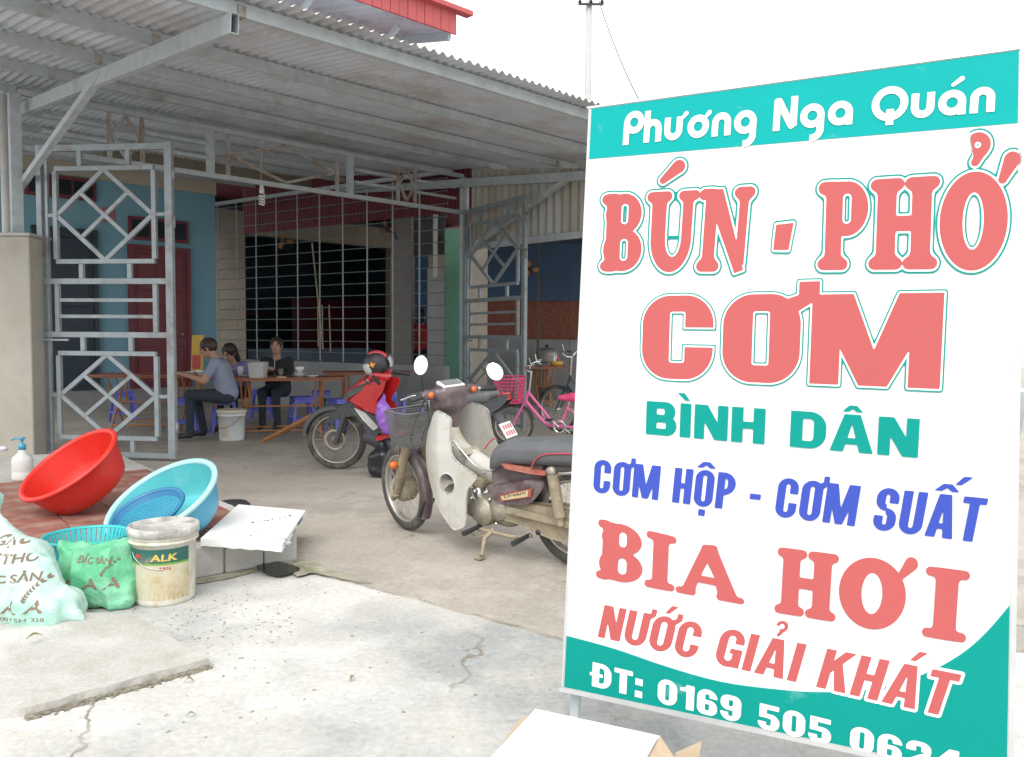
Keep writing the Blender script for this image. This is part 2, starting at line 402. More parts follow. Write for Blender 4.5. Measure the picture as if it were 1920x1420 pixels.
# raised tiled platform at the left with its kerb
PZ = 0.165
c_fr = G(556, 1050); c_fl = G(-150, 1175); c_bl = G(-260, 905); c_br = G(205, 872)
pt = thing('platform', 'raised red-tiled platform with a grey kerb under the basins', 'platform', (c_fr.x, c_fr.y, 0))
pt['kind'] = 'structure'; del pt['category']
o = slab_poly('core', [c_fr, c_br, c_bl, c_fl], 0.012, PZ - 0.018, m_plaster, pt, jag=0.003, seed=2)
fd = (c_fr - c_fl).normalized(); fn = V(-fd.y, fd.x, 0)
kl = (c_fr - c_fl).length
for a, b, h in ((0.0, 0.20, PZ), (0.20, 0.42, PZ - 0.03), (0.42, 1.05, PZ + 0.006), (1.05, 1.75, PZ), (1.75, kl, PZ + 0.004)):
    p0 = c_fr - fd * a; p1 = c_fr - fd * b
    mb = MB(); mb.box((p0 + p1) / 2 + Z * (h / 2 + 0.001) + fn * 0.03, ((b - a) - 0.008, 0.10, h), frame3((0, 0, 0), fd, fn, Z).to_3x3())
    bevel(mb.build('kerb_block', m_plaster, pt), 0.008)
bd = (c_br - c_fr).normalized(); bnorm = V(bd.y, -bd.x, 0)
tl = MB(); tl.box((0, 0, 0), (0.292, 0.292, 0.016)); tme = tl.mesh('tile', m_tile)
ti = 0
for i in range(9):
    for j in range(9):
        p = c_fr - fd * (0.26 + 0.3 * i) + fn * (0.235 + 0.3 * j) + Z * (PZ - 0.008)
        rel = (p - c_br); 
        if (p - c_fr).dot(Vector((-bd.y, bd.x, 0))) < 0.16: continue
        if (p - c_bl).y > 0.0: continue
        sh = shared('tile', tme, pt, Matrix.Translation(p - Vector((c_fr.x, c_fr.y, 0)) + Z * random.uniform(-.002, .002)) @ frame3((0, 0, 0), fd, fn, Z) @ Matrix.Rotation(random.uniform(-.006, .006), 4, 'X')); ti += 1
# drain mouth under the platform corner and the algae around it
m_drain_dark = mat('painted black drain hole', (0.012, 0.016, 0.010), 0.25, var=0.4, scale=20)
def blob(name, pts, z, m, jit, seed):
    rnd = random.Random(seed); q = [G(*p) for p in pts]; q = [Vector((a, b, 0)) for a, b in spline([(p.x, p.y) for p in q], 6)]
    vs = [p + Z * z + V(rnd.uniform(-jit, jit), rnd.uniform(-jit, jit), 0) for p in q]; o = MB().add(vs, [tuple(range(len(vs)))]).build(name, m); tag(o, kind='structure')
blob('drain_hole_dark', ((480, 1064), (500, 1056), (530, 1060), (562, 1072), (548, 1080), (522, 1086), (497, 1080)), 0.017, m_drain_dark, .006, 3)  # flat black patch: the drain hole's darkness is put into its colour
m_alg = mat('algae stained concrete', (0.33, 0.31, 0.24), 0.9, var=0.3, scale=12, dirt=(0.14, 0.155, 0.06), damt=0.42, dscale=16)
blob('algae_stain', ((556, 1054), (600, 1062), (650, 1084), (700, 1100), (650, 1092), (590, 1080), (560, 1086), (548, 1074)), 0.0150, m_alg, .010, 5)
blob('kerb_stain', ((350, 1092), (420, 1080), (478, 1066), (482, 1072), (430, 1086), (356, 1098)), 0.0050, m_alg, .006, 6)
# dirt gathered along the broken slab edge
sm = MB(); rnd = random.Random(21)
for _ in range(900):
    f_ = rnd.random(); p = G(392, 1249).lerp(G(48, 1344), f_) + (G(60, 1360) - G(48, 1344)).normalized() * abs(rnd.gauss(0, .016)) + V(0, -.004, 0); s_ = rnd.uniform(.003, .011)
    sm.box(p + Z * s_ * .3, (s_ * rnd.uniform(.8, 2), s_, s_ * .7), Matrix.Rotation(rnd.uniform(0, 3), 3, 'Z'))
o = sm.build('edge_dirt', mat('dark edge dirt', (.20, .18, .14), .95, var=.5, scale=40)); tag(o, 'dark dirt gathered along the broken slab edge', 'dirt', kind='stuff')

# ------------------------------------------------------------------ pillar and pale post at the left
pl = thing('gate_pillar', 'weathered pale concrete gate pillar at the far left', 'pillar', G(20, 850))
pr = P(58, 700, 7.95); pr.z = 0
bevel(MB().box(pr + V(-0.45, 0.20, 1.13), (0.9, 0.36, 2.26)).build('shaft', m_pillar, pl), 0.015)
bevel(MB().box(pr + V(-0.45, 0.20, 2.276), (0.93, 0.39, 0.03)).build('cap', m_plaster, pl), 0.006)
pb = P(20, 700, 8.5); pb.z = 0
o = MB(); o.lathe([(0.0, 0), (0.045, 0), (0.045, 3.78), (0, 3.78)], 16, Matrix.Translation(pb)); o = o.build('support_post', mat('pale painted post', (0.6, 0.6, 0.57), 0.6, var=0.1, dirt=(0.35, 0.3, 0.25), damt=0.25), None, pb)
tag(o, 'pale round support post rising behind the concrete gate pillar', 'post')

# ------------------------------------------------------------------ canopy
can = thing('metal_canopy', 'grey corrugated metal canopy over the shop yard', 'canopy', A)
CU0, CU1, EAVE, BACK = -2.4, LEN + 0.45, 4.82, -6.25
def CP(u, L, dz): return W(u, -L, zc(L) + dz)
pitch, amp = 0.083, 0.014; sw = pitch * 10; k = 0; u0 = CU0
while u0 < CU1:
    mb = MB(); nseg = 80; vs = []; lift = 0.002 * (k % 2); e = EAVE + random.uniform(-.012, .012)
    rows = (e, 2.2, 0.0, -3.0, BACK)
    for L in rows:
        for i in range(nseg + 5):
            uu = u0 + (sw) * i / nseg
            vs.append(CP(uu, L, 0.172 + lift + amp * math.cos(2 * math.pi * (uu - CU0) / pitch)))
    m = nseg + 5
    mb.add(vs, [(r * m + i, r * m + i + 1, (r + 1) * m + i + 1, (r + 1) * m + i) for r in range(len(rows) - 1) for i in range(m - 1)], 0, True)
    mb.build('roof_sheet', m_sheet, can); u0 += sw; k += 1
for L in (4.60, 3.22, 1.92, 0.52, -0.75, -2.0, -3.25, -4.5, -5.7):
    mb = MB(); mb.bar(CP(CU0, L, 0.105), CP(CU1, L, 0.105), 0.05, 0.085); mb.build('purlin', m_galv, can)
    if L > -4:
        for uu in (0.0, LEN): MB().box(CP(uu + 0.07, L, 0.095), (0.05, 0.07, 0.07), frame3((0, 0, 0), U, N, Z).to_3x3()).build('cleat', m_rusty, can)
for uu, rng in ((0.0, (4.68, -6.1)), (LEN, (4.4, -5.9))):
    # hollow box beam with an open end
    p, q = CP(uu, rng[0], 0), CP(uu, rng[1], 0); mb = MB(); d = (q - p).normalized(); sd = Z.cross(d).normalized(); tp = d.cross(sd)
    for s in (-1, 1):
        mb.bar(p + sd * (0.024 * s), q + sd * (0.024 * s), 0.004, 0.12); mb.bar(p + tp * (0.058 * s), q + tp * (0.058 * s), 0.044, 0.004)
    mb.build('beam', m_galv, can)
# struts
bp_ = CP(0.0, 2.25, -0.06); mb = MB(); mb.bar(P(30, 362, 8.42), bp_, 0.06, 0.06); mb.build('strut', m_galv, can)
mb = MB(); mb.bar(W(LEN, -0.05, 2.55), CP(LEN, 2.3, -0.06), 0.06, 0.06); mb.build('strut', m_galv, can)
# posts
for uu in (-0.14, LEN + 0.08):
    mb = MB(); mb.box(W(uu, 0, 1.86), (0.10, 0.10, 3.70), frame3((0, 0, 0), U, N, Z).to_3x3()); mb.build('post', m_galv, can)
    mb = MB(); mb.box(W(uu, 0, 0.02), (0.2, 0.2, 0.016), frame3((0, 0, 0), U, N, Z).to_3x3()); mb.build('base_plate', m_rusty, can)

# ------------------------------------------------------------------ decorated transom above the gateway
tr = thing('gate_transom', 'welded grey steel transom with diamond ornaments above the gateway', 'transom', W(0, 0, 3.19))
def tb(name, p, q, w=0.04, m=None, dn=0.0):
    p = Vector(p) + N * dn; q = Vector(q) + N * dn; return MB().bar(p, q, w, w, up=N).build(name, m or m_rusty, tr)
ZT, ZB = 3.735, 3.185
tb('top_rail', W(-0.1, 0, ZT), W(LEN + 0.05, 0, ZT), 0.055, m_galv); tb('bottom_rail', W(-0.1, 0, ZB), W(LEN + 0.05, 0, ZB), 0.055, m_galv)
def uz(px, py): p = FPL(px, py); return (p - A).dot(U), p.z
def up_(px): return uz(px, 350)[0]
def vert(px, w=0.04, m=None): u_ = up_(px); return tb('upright', W(u_, 0, ZB + .028), W(u_, 0, ZT - .028), w, m)
for px in (207, 268, 395, 428, 632, 656, 746, 778): vert(px, 0.075 if px in (395, 656) else 0.04, m_galv if px in (395, 656) else None)
def midrail(pa, pb2, f): ua, ub = up_(pa), up_(pb2); z = ZB + (ZT - ZB) * f; tb('rail', W(ua + .02, 0, z), W(ub - .02, 0, z), 0.035, m_galv)
for f in (0.36, 0.66): midrail(662, 745, f); midrail(779, 856, f); midrail(80, 206, f); midrail(269, 393, f)
def diamond(pa, pb2, top=None):
    ua, ub = up_(pa) + .02, up_(pb2) - .02; um = (ua + ub) / 2; zm = (ZB + ZT) / 2; t, b2 = ZT - .045, ZB + .045
    for (a, b) in (((ua, zm), (um, t)), ((um, t), (ub, zm)), ((ub, zm), (um, b2)), ((um, b2), (ua, zm))): tb('diamond_bar', W(a[0], 0, a[1]), W(b[0], 0, b[1]), 0.032, dn=-0.004)
diamond(428, 632); diamond(746, 778); diamond(207, 268)

# ------------------------------------------------------------------ gate leaves
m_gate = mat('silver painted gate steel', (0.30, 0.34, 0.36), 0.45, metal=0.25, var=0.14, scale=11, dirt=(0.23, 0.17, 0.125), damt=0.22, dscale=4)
def gate_leaf(pa, pb2, label, w=1.67, mt=m_gate):
    d = (pb2 - pa).normalized(); nn = V(-d.y, d.x, 0)
    t = thing('gate_leaf', label, 'gate', pa, 'folding gate leaves')
    def br(name, a, b, wd=0.04, dp=0.04, dn=0.0): return MB().bar(pa + d * a[0] + Z * a[1] + nn * dn, pa + d * b[0] + Z * b[1] + nn * dn, dp, wd, up=Vector((nn.y, -nn.x, 0)) if abs(a[0] - b[0]) < 1e-6 else Z).build(name, mt, t)
    s0, s1 = 0.03, w - 0.03
    br('stile', (s0, 0.04), (s0, 3.2), 0.055, 0.05); br('stile', (s1, 0.04), (s1, 3.2), 0.075, 0.05)
    br('stile', (s0 + .075, 0.07), (s0 + .075, 3.14), 0.028, 0.03)
    for z, wd in ((3.165, .06), (1.83, .055), (1.29, .055), (0.07, .05)): br('rail', (s0 + .03, z), (s1 - .04, z), wd, 0.045, 0.001)
    i0, i1 = 0.20, w - 0.19; im = (i0 + i1) / 2
    for zb, zt in ((2.03, 2.96), (0.24, 1.10)):
        for a, b in (((i0, zb), (i1, zb)), ((i0, zt), (i1, zt))): br('panel_bar', a, b, 0.045, 0.04)
        for a, b in (((i0, zb + .025), (i0, zt - .025)), ((i1, zb + .025), (i1, zt - .025))): br('panel_bar', a, b, 0.045, 0.04)
        zm = (zb + zt) / 2; e = 0.012
        L_, R_, T_, B_ = (i0 + e, zm), (i1 - e, zm), (im, zt - e), (im, zb + e)
        for a, b in ((L_, T_), (T_, R_), (R_, B_), (B_, L_)): br('diamond_bar', a, b, 0.042, 0.034, 0.002)
        def md(a, b): return ((a[0] + b[0]) / 2, (a[1] + b[1]) / 2)
        br('diamond_bar', md(L_, T_), md(R_, B_), 0.038, 0.030, -0.002); br('diamond_bar', md(T_, R_), md(B_, L_), 0.038, 0.028, 0.004)
    for z0, z1 in ((2.985, 3.135), (1.86, 2.005), (1.125, 1.262), (0.095, 0.215)):
        for x in (i0 + 0.27, i1 - 0.27): br('connector', (x, z0), (x, z1), 0.045, 0.036)
    for x in (i0, i1): br('connector', (x, 1.32), (x, 1.80), 0.045, 0.036)
    for z in (1.64, 1.475): br('thin_bar', (i0 + .025, z), (i1 - .025, z), 0.034, 0.03)
    for z in (2.495, 0.67):
        br('side_link', (s0 + .092, z), (i0 - .025, z), 0.034, 0.03); br('side_link', (i1 + .025, z), (s1 - .04, z), 0.034, 0.03)
    br('latch', (0.0, 1.235), (0.34, 1.235), 0.02, 0.02, -0.045)
    for z in (2.9, 2.42, 0.35):
        mb = MB(); mb.lathe([(0, -.06), (.018, -.06), (.018, .06), (0, .06)], 10, Matrix.Translation(pa + d * (w + .012) + Z * z)); mb.build('hinge', mt, t)
    return t
ga = P(78, 700, 8.22); ga.z = 0; gb = G(338, 868); gb.z = 0
gate_leaf(ga, gb, 'near left gate leaf of silver steel with two diamond panels', w=(gb - ga).length - .045)
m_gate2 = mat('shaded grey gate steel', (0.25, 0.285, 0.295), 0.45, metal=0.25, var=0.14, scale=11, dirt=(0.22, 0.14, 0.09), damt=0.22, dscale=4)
ra = W(LEN - 0.02, -0.12); rb = ra + V(0.545, -0.838, 0)
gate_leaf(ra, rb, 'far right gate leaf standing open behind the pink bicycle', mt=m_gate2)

# ------------------------------------------------------------------ house at the back: blue wall with doors
CU, CN = 4.57, 6.0
hs_ = thing('house', 'blue painted house front with maroon doors at the back of the yard', 'house', W(CU, CN))
F3 = frame3((0, 0, 0), U, N, Z).to_3x3()
def wbox(name, u0, u1, n0, n1, z0, z1, m, parent, bv=0):
    o = MB().box(W((u0 + u1) / 2, (n0 + n1) / 2, (z0 + z1) / 2), (u1 - u0, n1 - n0, z1 - z0), F3).build(name, m, parent)
    if bv: bevel(o, bv)
    return o
wbox('wall', -4, CU, CN, CN + 0.2, 0.0, 4.02, m_blue, hs_)
wbox('upper_wall', -4, CU + 0.02, CN - 0.01, CN + 0.2, 4.024, 4.5, m_cream, hs_)
wbox('skirting', -4, CU, CN - 0.03, CN, 0.0, 0.35, m_grey, hs_)
def door(u0, u1, z0, z1, m, rows=3, cols=2):
    d = wbox('door', u0, u1, CN - 0.05, CN - 0.004, z0, z1, m, hs_)
    for x0, x1, a, b in ((u0 - .07, u0, z0, z1 + .07), (u1, u1 + .07, z0, z1 + .07), (u0, u1, z1, z1 + .07)):
        wbox('door_frame', x0, x1, CN - 0.09, CN - 0.003, a, b, m, d)
    cw = (u1 - u0) / cols; rh = (z1 - z0) / rows
    for i in range(cols):
        for j in range(rows):
            wbox('door_panel', u0 + i * cw + .08, u0 + (i + 1) * cw - .08, CN - 0.075, CN - 0.051, z0 + j * rh + .09, z0 + (j + 1) * rh - .09, m, d, 0.012)
    mb = MB(); mb.lathe([(0, 0), (.02, 0), (.028, .03), (.018, .055), (0, .06)], 12, Matrix.Translation(W(u1 - .1, CN - .05, 1.3)) @ frame3((0, 0, 0), U, Z, -N)); mb.build('door_knob', mat('brass', (0.55, 0.42, 0.18), 0.3, 0.9), d)
def transom_window(u0, u1, z0, z1, m):
    f = wbox('window', u0, u1, CN - 0.06, CN - 0.004, z0, z1, m, hs_); c = (u1 - u0 - .06) / 3
    for i in range(3): wbox('pane', u0 + .05 + i * c, u0 + .03 + (i + 1) * c - .02, CN - 0.066, CN - 0.061, z0 + .06, z1 - .06, m_glass, f)
door(2.99, 3.97, 0.3, 2.86, m_maroon); transom_window(2.94, 4.02, 3.02, 3.44, m_maroon)
door(1.45, 2.33, 0.3, 3.05, m_navy, 2, 1); transom_window(1.3, 2.4, 3.62, 4.0, m_maroon)
o = MB().box(W(2.62, CN - .008, 3.42), (0.22, 0.006, 0.26), F3).build('paper_notice', mat('faded pink paper', (0.42, 0.16, 0.18), 0.8), None, W(2.62, CN - .008, 3.42)); tag(o, 'small faded pink paper notice on the blue wall', 'notice')

# ------------------------------------------------------------------ low wall and steel grille on the right of the yard
g0 = W(CU, CN - 0.04); g1 = W(LEN - 0.02, 0.28); gd = (g1 - g0).normalized(); gn = V(-gd.y, gd.x, 0); gl = (g1 - g0).length
GR = frame3((0, 0, 0), gd, gn, Z).to_3x3()
o = bevel(MB().box((g0 + g1) / 2 + Z * 0.415, (gl, 0.12, 0.83), GR).build('low_wall', m_grey, None, (g0 + g1) / 2), 0.006); tag(o, 'low grey cement wall under the steel grille', 'wall')
gr = thing('steel_grille', 'wide steel bar grille standing on the low grey wall', 'grille', g0 + Z * .83)
m_bar1 = mat('pale painted bar', (0.36, 0.38, 0.36), 0.5, metal=0.2, dirt=(0.3, 0.3, 0.2), damt=.3); m_bar2 = mat('dark steel rod', (0.17, 0.22, 0.225), 0.5, metal=0.4)
s = 0.05; i = 0
while s < gl:
    p = g0 + gd * s; MB().box(p + Z * 2.34, (0.022, 0.012, 2.98), GR).build('upright_bar', m_bar1, gr); s += 0.575
for i in range(15):
    z = 1.0 + 0.196 * i; MB().tube([g0 + gd * .02 + gn * .014 + Z * z, g1 - gd * .02 + gn * .014 + Z * z], 0.009, 6).build('cross_bar', m_bar2, gr)
MB().bar(g0 + Z * 3.84, g1 + Z * 3.84, 0.06, 0.06).build('top_rail', m_galv, gr)

# ------------------------------------------------------------------ next building seen through the grille
nb = thing('kitchen_building', 'beige kitchen building with a wide dark opening behind the grille', 'building', W(6.7, 9))
K = 9.0
wbox('wall', 4.2, 6.62, K, K + .25, 0, 3.72, m_beige, nb); wbox('wall', 10.87, 13.5, K, K + .25, 0, 3.72, m_beige, nb)
wbox('lintel', 4.2, 13.5, K - .02, K + .25, 3.724, 4.25, m_beige, nb)
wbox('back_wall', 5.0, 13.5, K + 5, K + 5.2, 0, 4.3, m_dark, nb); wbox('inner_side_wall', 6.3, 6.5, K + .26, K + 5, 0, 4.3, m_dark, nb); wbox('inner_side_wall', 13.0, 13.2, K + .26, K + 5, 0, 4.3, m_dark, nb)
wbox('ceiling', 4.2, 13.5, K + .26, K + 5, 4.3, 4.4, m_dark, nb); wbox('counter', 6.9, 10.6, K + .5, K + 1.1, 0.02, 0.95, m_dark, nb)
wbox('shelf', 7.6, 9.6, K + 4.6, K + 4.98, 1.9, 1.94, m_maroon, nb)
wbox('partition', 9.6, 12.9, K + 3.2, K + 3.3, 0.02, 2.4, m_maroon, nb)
roofn = thing('maroon_roof', 'maroon corrugated roof over the kitchen yard beyond the grille', 'roof', W(7, 5, 4.6))
mb = MB(); nn_ = 140; vs = []
for (n_, z_) in ((0.9, 4.25), (14.2, 4.75)):
    for i in range(nn_): u_ = 5.6 + 9.5 * i / (nn_ - 1); vs.append(W(u_ - (0.2 * n_ if n_ < 6 else 1.2), n_, z_ + 0.015 * math.cos(i * 2.1)))
mb.add(vs, [(i, i + 1, nn_ + i + 1, nn_ + i) for i in range(nn_ - 1)], 0, True); mb.build('sheet', m_maroonsh, roofn)
# valance along the grille: each ribbed sheet a part
sl_ = gl / 7
for k in range(7):
    mb = MB(); vs = []; m = 37
    for z_ in (3.32, 4.35):
        for i in range(m):
            s_ = sl_ * (k + i / (m - 1)); vs.append(g0 + gd * s_ + gn * (0.62 + 0.014 * math.cos(i * math.pi / 2) + .002 * (k % 2)) + Z * z_)
    mb.add(vs, [(i, i + 1, m + i + 1, m + i) for i in range(m - 1)]); mb.build('valance_sheet', m_maroonsh, roofn)
def px_block(name, x0, x1, y0, y1, Y, th, m, label, cat, group=None):
    """upright block whose face fills a pixel rectangle at depth Y"""
    a = P(x0, y1, Y); b = P(x1, y0, Y); zb = 0.0 if y1 > 720 else a.z
    o = MB().box(((a.x + b.x) / 2, Y + th / 2, (zb + b.z) / 2), (b.x - a.x, th, b.z - zb)).build(name, m, None, ((a.x + b.x) / 2, Y, zb))
    return tag(o, label, cat, group)
px_block('column', 734, 771, 345, 790, 15.2, 0.4, mat('brown grey column', (0.20, 0.185, 0.18), .9), 'dull grey column behind the right half of the grille', 'column')
px_block('grey_wall', 801, 833, 505, 790, 15.0, 0.2, m_grey, 'narrow grey wall beside the person in red', 'wall')
px_block('green_wall', 833, 868, 430, 790, 15.6, 0.2, m_green, 'pale green wall strip next to the right gate post', 'wall')
px_block('door_curtain', 772, 803, 470, 790, 17.5, 0.03, mat('blue curtain', (0.03, 0.075, 0.16), 0.8, var=.3, scale=5), 'blue curtain in the doorway behind the person in red', 'curtain')
px_block('door_jamb', 770, 776, 462, 790, 16.4, 0.1, mat('faded pink jamb', (0.35, 0.2, 0.24), 0.8), 'faded pink door jamb left of the person in red', 'jamb')
# dark ribbed panel over that doorway
rp = thing('ribbed_panel', 'dark ribbed metal panel above the doorway behind the grille', 'panel', P(800, 480, 16))
for i in range(14):
    x0 = 771 + i * 4.6; a = P(x0, 478, 16.0); b = P(x0 + 3.6, 392, 16.0)
    MB().box(((a.x + b.x) / 2, 16.0 + .02 * (i % 2), (a.z + b.z) / 2), (b.x - a.x + .012, 0.03, b.z - a.z)).build('rib', mat('dark cladding', (0.11, 0.12, 0.12), .5, .3), rp)
px_block('drain_pipe', 812, 820, 390, 520, 14.6, 0.08, mat('old pvc pipe', (0.42, 0.42, 0.38), 0.6), 'grey drain pipe hanging beside the green wall', 'pipe')
px_block('beige_pillar', 874, 914, 420, 790, 14.6, 0.3, mat('beige pillar paint', (0.47, 0.42, 0.35), .9), 'beige pillar seen through the right gate leaf', 'pillar')
px_block('far_brick_wall', 868, 1330, 562, 640, 17.6, 0.15, m_brick, 'mottled red brick wall band behind the right-hand table', 'wall')
px_block('blue_tarpaulin', 868, 1330, 430, 563, 17.5, 0.03, m_tarp, 'dark blue tarpaulin hanging above the brick wall', 'tarpaulin')
px_block('far_grey_wall', 868, 1330, 639, 800, 17.45, 0.3, m_grey, 'grey cement wall below the red brick band', 'wall')
px_block('timber_post', 1005, 1013, 440, 790, 15.3, 0.08, mat('dark timber', (0.09, 0.075, 0.06), .8), 'thin dark timber post in front of the blue tarpaulin', 'post')
px_block('timber_pole', 1066, 1070, 500, 790, 17.2, 0.05, mat('dark timber', (0.09, 0.075, 0.06), .8), 'thin dark pole against the red brick wall', 'pole')
ar = MB(); ar.box((3.1, 15.6, 3.35), (7.0, 5.4, 0.05)); o = ar.build('annex_shade_roof', m_dark, None, (3.1, 15.6, 3.35)); tag(o, 'added dark flat roof shading the far right seating area', 'roof')  # roof slab added to keep the annex dark, hidden behind the cladding
# hanging corrugated side cladding, right of the gate
cl = thing('side_cladding', 'hanging wall of weathered corrugated sheets right of the gateway', 'cladding', W(LEN + .12, 0, 2.65))
for k in range(6):
    mb = MB(); vs = []; m = 41
    for top in (0, 1):
        for i in range(m):
            L = 0.1 + k * 0.72 + 0.74 * i / (m - 1); vs.append(W(LEN + 0.15 + 0.018 * math.cos(2 * math.pi * L / 0.148) + .003 * (k % 2), -L, (zc(L) + .05) if top else 2.64 + .01 * (k % 3)))
    mb.add(vs, [(i, i + 1, m + i + 1, m + i) for i in range(m - 1)], 0, True); mb.build('sheet', m_clad, cl)
MB().bar(W(LEN + .12, -0.05, 2.66), W(LEN + .12, -4.4, 2.66), 0.04, 0.09).build('bottom_rail', m_galv, cl)

# ------------------------------------------------------------------ tall red roof behind the canopy
rr_ = thing('red_roof', 'tall red metal roof end showing above the canopy edge', 'roof', W(5.6, 1.0, 6.2))
cr = FPL(855, 66, 0.6); cu = (cr - A).dot(U); ztop = cr.z + 0.34
for k in range(26):
    ua = cu - (k + 1) * 0.16
    MB().box(W(ua + .08, 0.6, (cr.z + ztop) / 2), (0.15, 0.03 + .012 * (k % 2), ztop - cr.z), F3).build('fascia_panel', m_redsh, rr_)
MB().box(W(cu - 2.0, 0.55, ztop + .03), (4.5, 0.16, 0.07), F3).build('ridge_cap', m_redsh, rr_)
nn_ = 60; vs = []
for (n_, dz) in ((0.62, 0.0), (4.2, 0.75)):
    for i in range(nn_): vs.append(W(cu - 4.2 * i / (nn_ - 1), n_, cr.z + 0.05 + dz + 0.02 * math.cos(i * 1.9)))
mb = MB(); mb.add(vs, [(i, i + 1, nn_ + i + 1, nn_ + i) for i in range(nn_ - 1)], 0, True); mb.build('soffit_sheet', m_sheet, rr_)
MB().bar(W(cu - .05, 0.7, cr.z), W(cu - .05, 4.2, cr.z + .72), 0.06, 0.14).build('edge_beam', m_galv, rr_)
MB().bar(W(cu - .1, 1.6, cr.z - .05), W(cu - 4.2, 1.6, cr.z - .05), 0.05, 0.08).build('rail', m_galv, rr_)
MB().bar(W(cu - .9, 2.9, 5.2), W(cu - .9, 0.9, cr.z - .02), 0.06, 0.08).build('brace', m_galv, rr_)
MB().bar(W(cu - 2.4, 2.9, 5.2), W(cu - 2.4, 0.9, cr.z - .02), 0.06, 0.08).build('brace', m_galv, rr_)
MB().box(W(cu - 2.2, 4.2, 5.3), (4.0, 0.2, 2.6), F3).build('wall', m_beige, rr_)

# ------------------------------------------------------------------ utility pole and wire
up0 = P(1097, 630, 26.0); ut = thing('utility_pole', 'pale concrete utility pole rising behind the sign', 'utility pole', (up0.x, 26, 0))
m_pole = mat('pale concrete pole', (0.40, 0.41, 0.41), 0.8, var=.06)
MB().lathe([(0, 0), (.13, 0), (.10, 12.2), (0, 12.2)], 14, Matrix.Translation((up0.x, 26, 0))).build('shaft', m_pole, ut)
MB().bar((up0.x - .35, 25.85, 11.8), (up0.x + .45, 25.85, 11.8), .05, .06).build('cross_arm', m_wires, ut)
for dx in (-.3, .05, .4): MB().lathe([(0, 0), (.045, 0), (.06, .05), (.035, .08), (.05, .12), (0, .16)], 10, Matrix.Translation((up0.x + dx, 25.85, 11.83))).build('insulator', m_wires, ut)
a = V(up0.x + .3, 25.85, 11.9); b = P(1290, 330, 16); pts = [a.lerp(b, t / 12) - Z * (0.5 * 4 * (t / 12) * (1 - t / 12)) for t in range(13)]
o = MB().tube(pts, 0.014, 6).build('power_wire', m_wires, None, a); tag(o, 'thin black wire running down from the pole to the right', 'wire')
# ================================================================== the sign board
SGW, SGH = 1.1, 1.717
SGM = Matrix.Translation((0.1555, 2.2702, 0.2843)) @ Matrix.Rotation(R(-26.63), 4, 'Z') @ Matrix.Rotation(R(-6.70), 4, 'X') @ Matrix.Rotation(R(-0.475), 4, 'Y')
SGI = SGM.inverted()
sg = thing('sign_board', 'large white and teal restaurant sign with red menu lettering', 'sign', M=SGM)
def SP(px, py):
    o = SGI @ EYE; d = SGI.to_3x3() @ ray(px, py); t = -o.y / d.y; q = o + d * t; return (q.x, q.z)
m_sgw = mat('sign white vinyl', (0.72, 0.725, 0.72), 0.45, var=0.03, scale=2, bump=.12, bscale=2.2, dirt=(0.62, 0.61, 0.56), damt=.12, dscale=1.6, spec=0.15)
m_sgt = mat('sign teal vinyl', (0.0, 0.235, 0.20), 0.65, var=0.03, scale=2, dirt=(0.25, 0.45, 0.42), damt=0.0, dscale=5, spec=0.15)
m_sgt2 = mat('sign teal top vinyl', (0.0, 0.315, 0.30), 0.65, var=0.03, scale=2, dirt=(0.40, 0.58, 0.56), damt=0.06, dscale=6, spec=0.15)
m_sgr = mat('faded red vinyl', (0.41, 0.092, 0.09), 0.6, var=0.03, scale=2, spec=0.15)
m_sgb = mat('blue vinyl', (0.04, 0.068, 0.36), 0.65, var=0.03, scale=2, spec=0.15)
m_sgp = mat('pale teal vinyl', (0.52, 0.66, 0.64), 0.4, var=0.02, spec=0.15)
m_sgc = mat('cream vinyl', (0.74, 0.74, 0.68), 0.4, var=0.05, scale=6, spec=0.15)
m_sgf = mat('sign frame aluminium', (0.55, 0.56, 0.56), 0.4, metal=0.5, var=0.08)
bx = MB(); bx.box((SGW / 2, 0.016, SGH / 2), (SGW, 0.03, SGH)); bx.build('panel', m_sgw, sg)
fr = 0.012
for c, s_ in (((SGW / 2, .018, -fr / 2), (SGW + 2 * fr, .042, fr)), ((SGW / 2, .018, SGH + fr / 4), (SGW + 2 * fr, .042, fr / 2)), ((-fr / 4, .018, SGH / 2), (fr / 2, .040, SGH - .002)), ((SGW + fr / 2, .018, SGH / 2), (fr, .040, SGH - .002))):
    MB().box(c, s_).build('frame_rail', m_sgf, sg)
# stand: two front legs and two rear props
SR3 = SGM.to_3x3(); zl = SGI.to_3x3() @ Z
def to_ground(p):
    wpt = SGM @ Vector(p); return SGI @ Vector((wpt.x, wpt.y, 0.0))
for x in (0.012, SGW - 0.03):
    p = Vector((x, 0.05, 0.5)); MB().bar(to_ground((x, 0.05, 0)), (x, 0.05, SGH - .1), 0.025, 0.025, up=(0, 1, 0)).build('leg', m_galv, sg)
    wp = SGM @ Vector((x + 0.05, 0.06, 0.9)); gp = Vector((wp.x + 0.10, wp.y + 0.42, 0)); MB().bar(SGI @ gp, SGI @ wp, 0.025, 0.025).build('prop', m_galv, sg)
MB().bar((0.02, 0.05, 0.05), (SGW - .03, 0.05, 0.05), 0.02, 0.02).build('cross_rail', m_galv, sg)
def sheet(name, pts2, y, m, parent=sg):
    mb = MB(); mb.add([(x, y, z) for x, z in pts2], [tuple(range(len(pts2)))]); return mb.build(name, m, parent)
e = 0.002
hb0 = SP(1102, 299)[1]; hb1 = SP(1908, 231)[1]
sheet('top_band', [(e, hb0), (SGW - e, hb1), (SGW - e, SGH - e), (e, SGH - e)], -0.0004, m_sgt2)
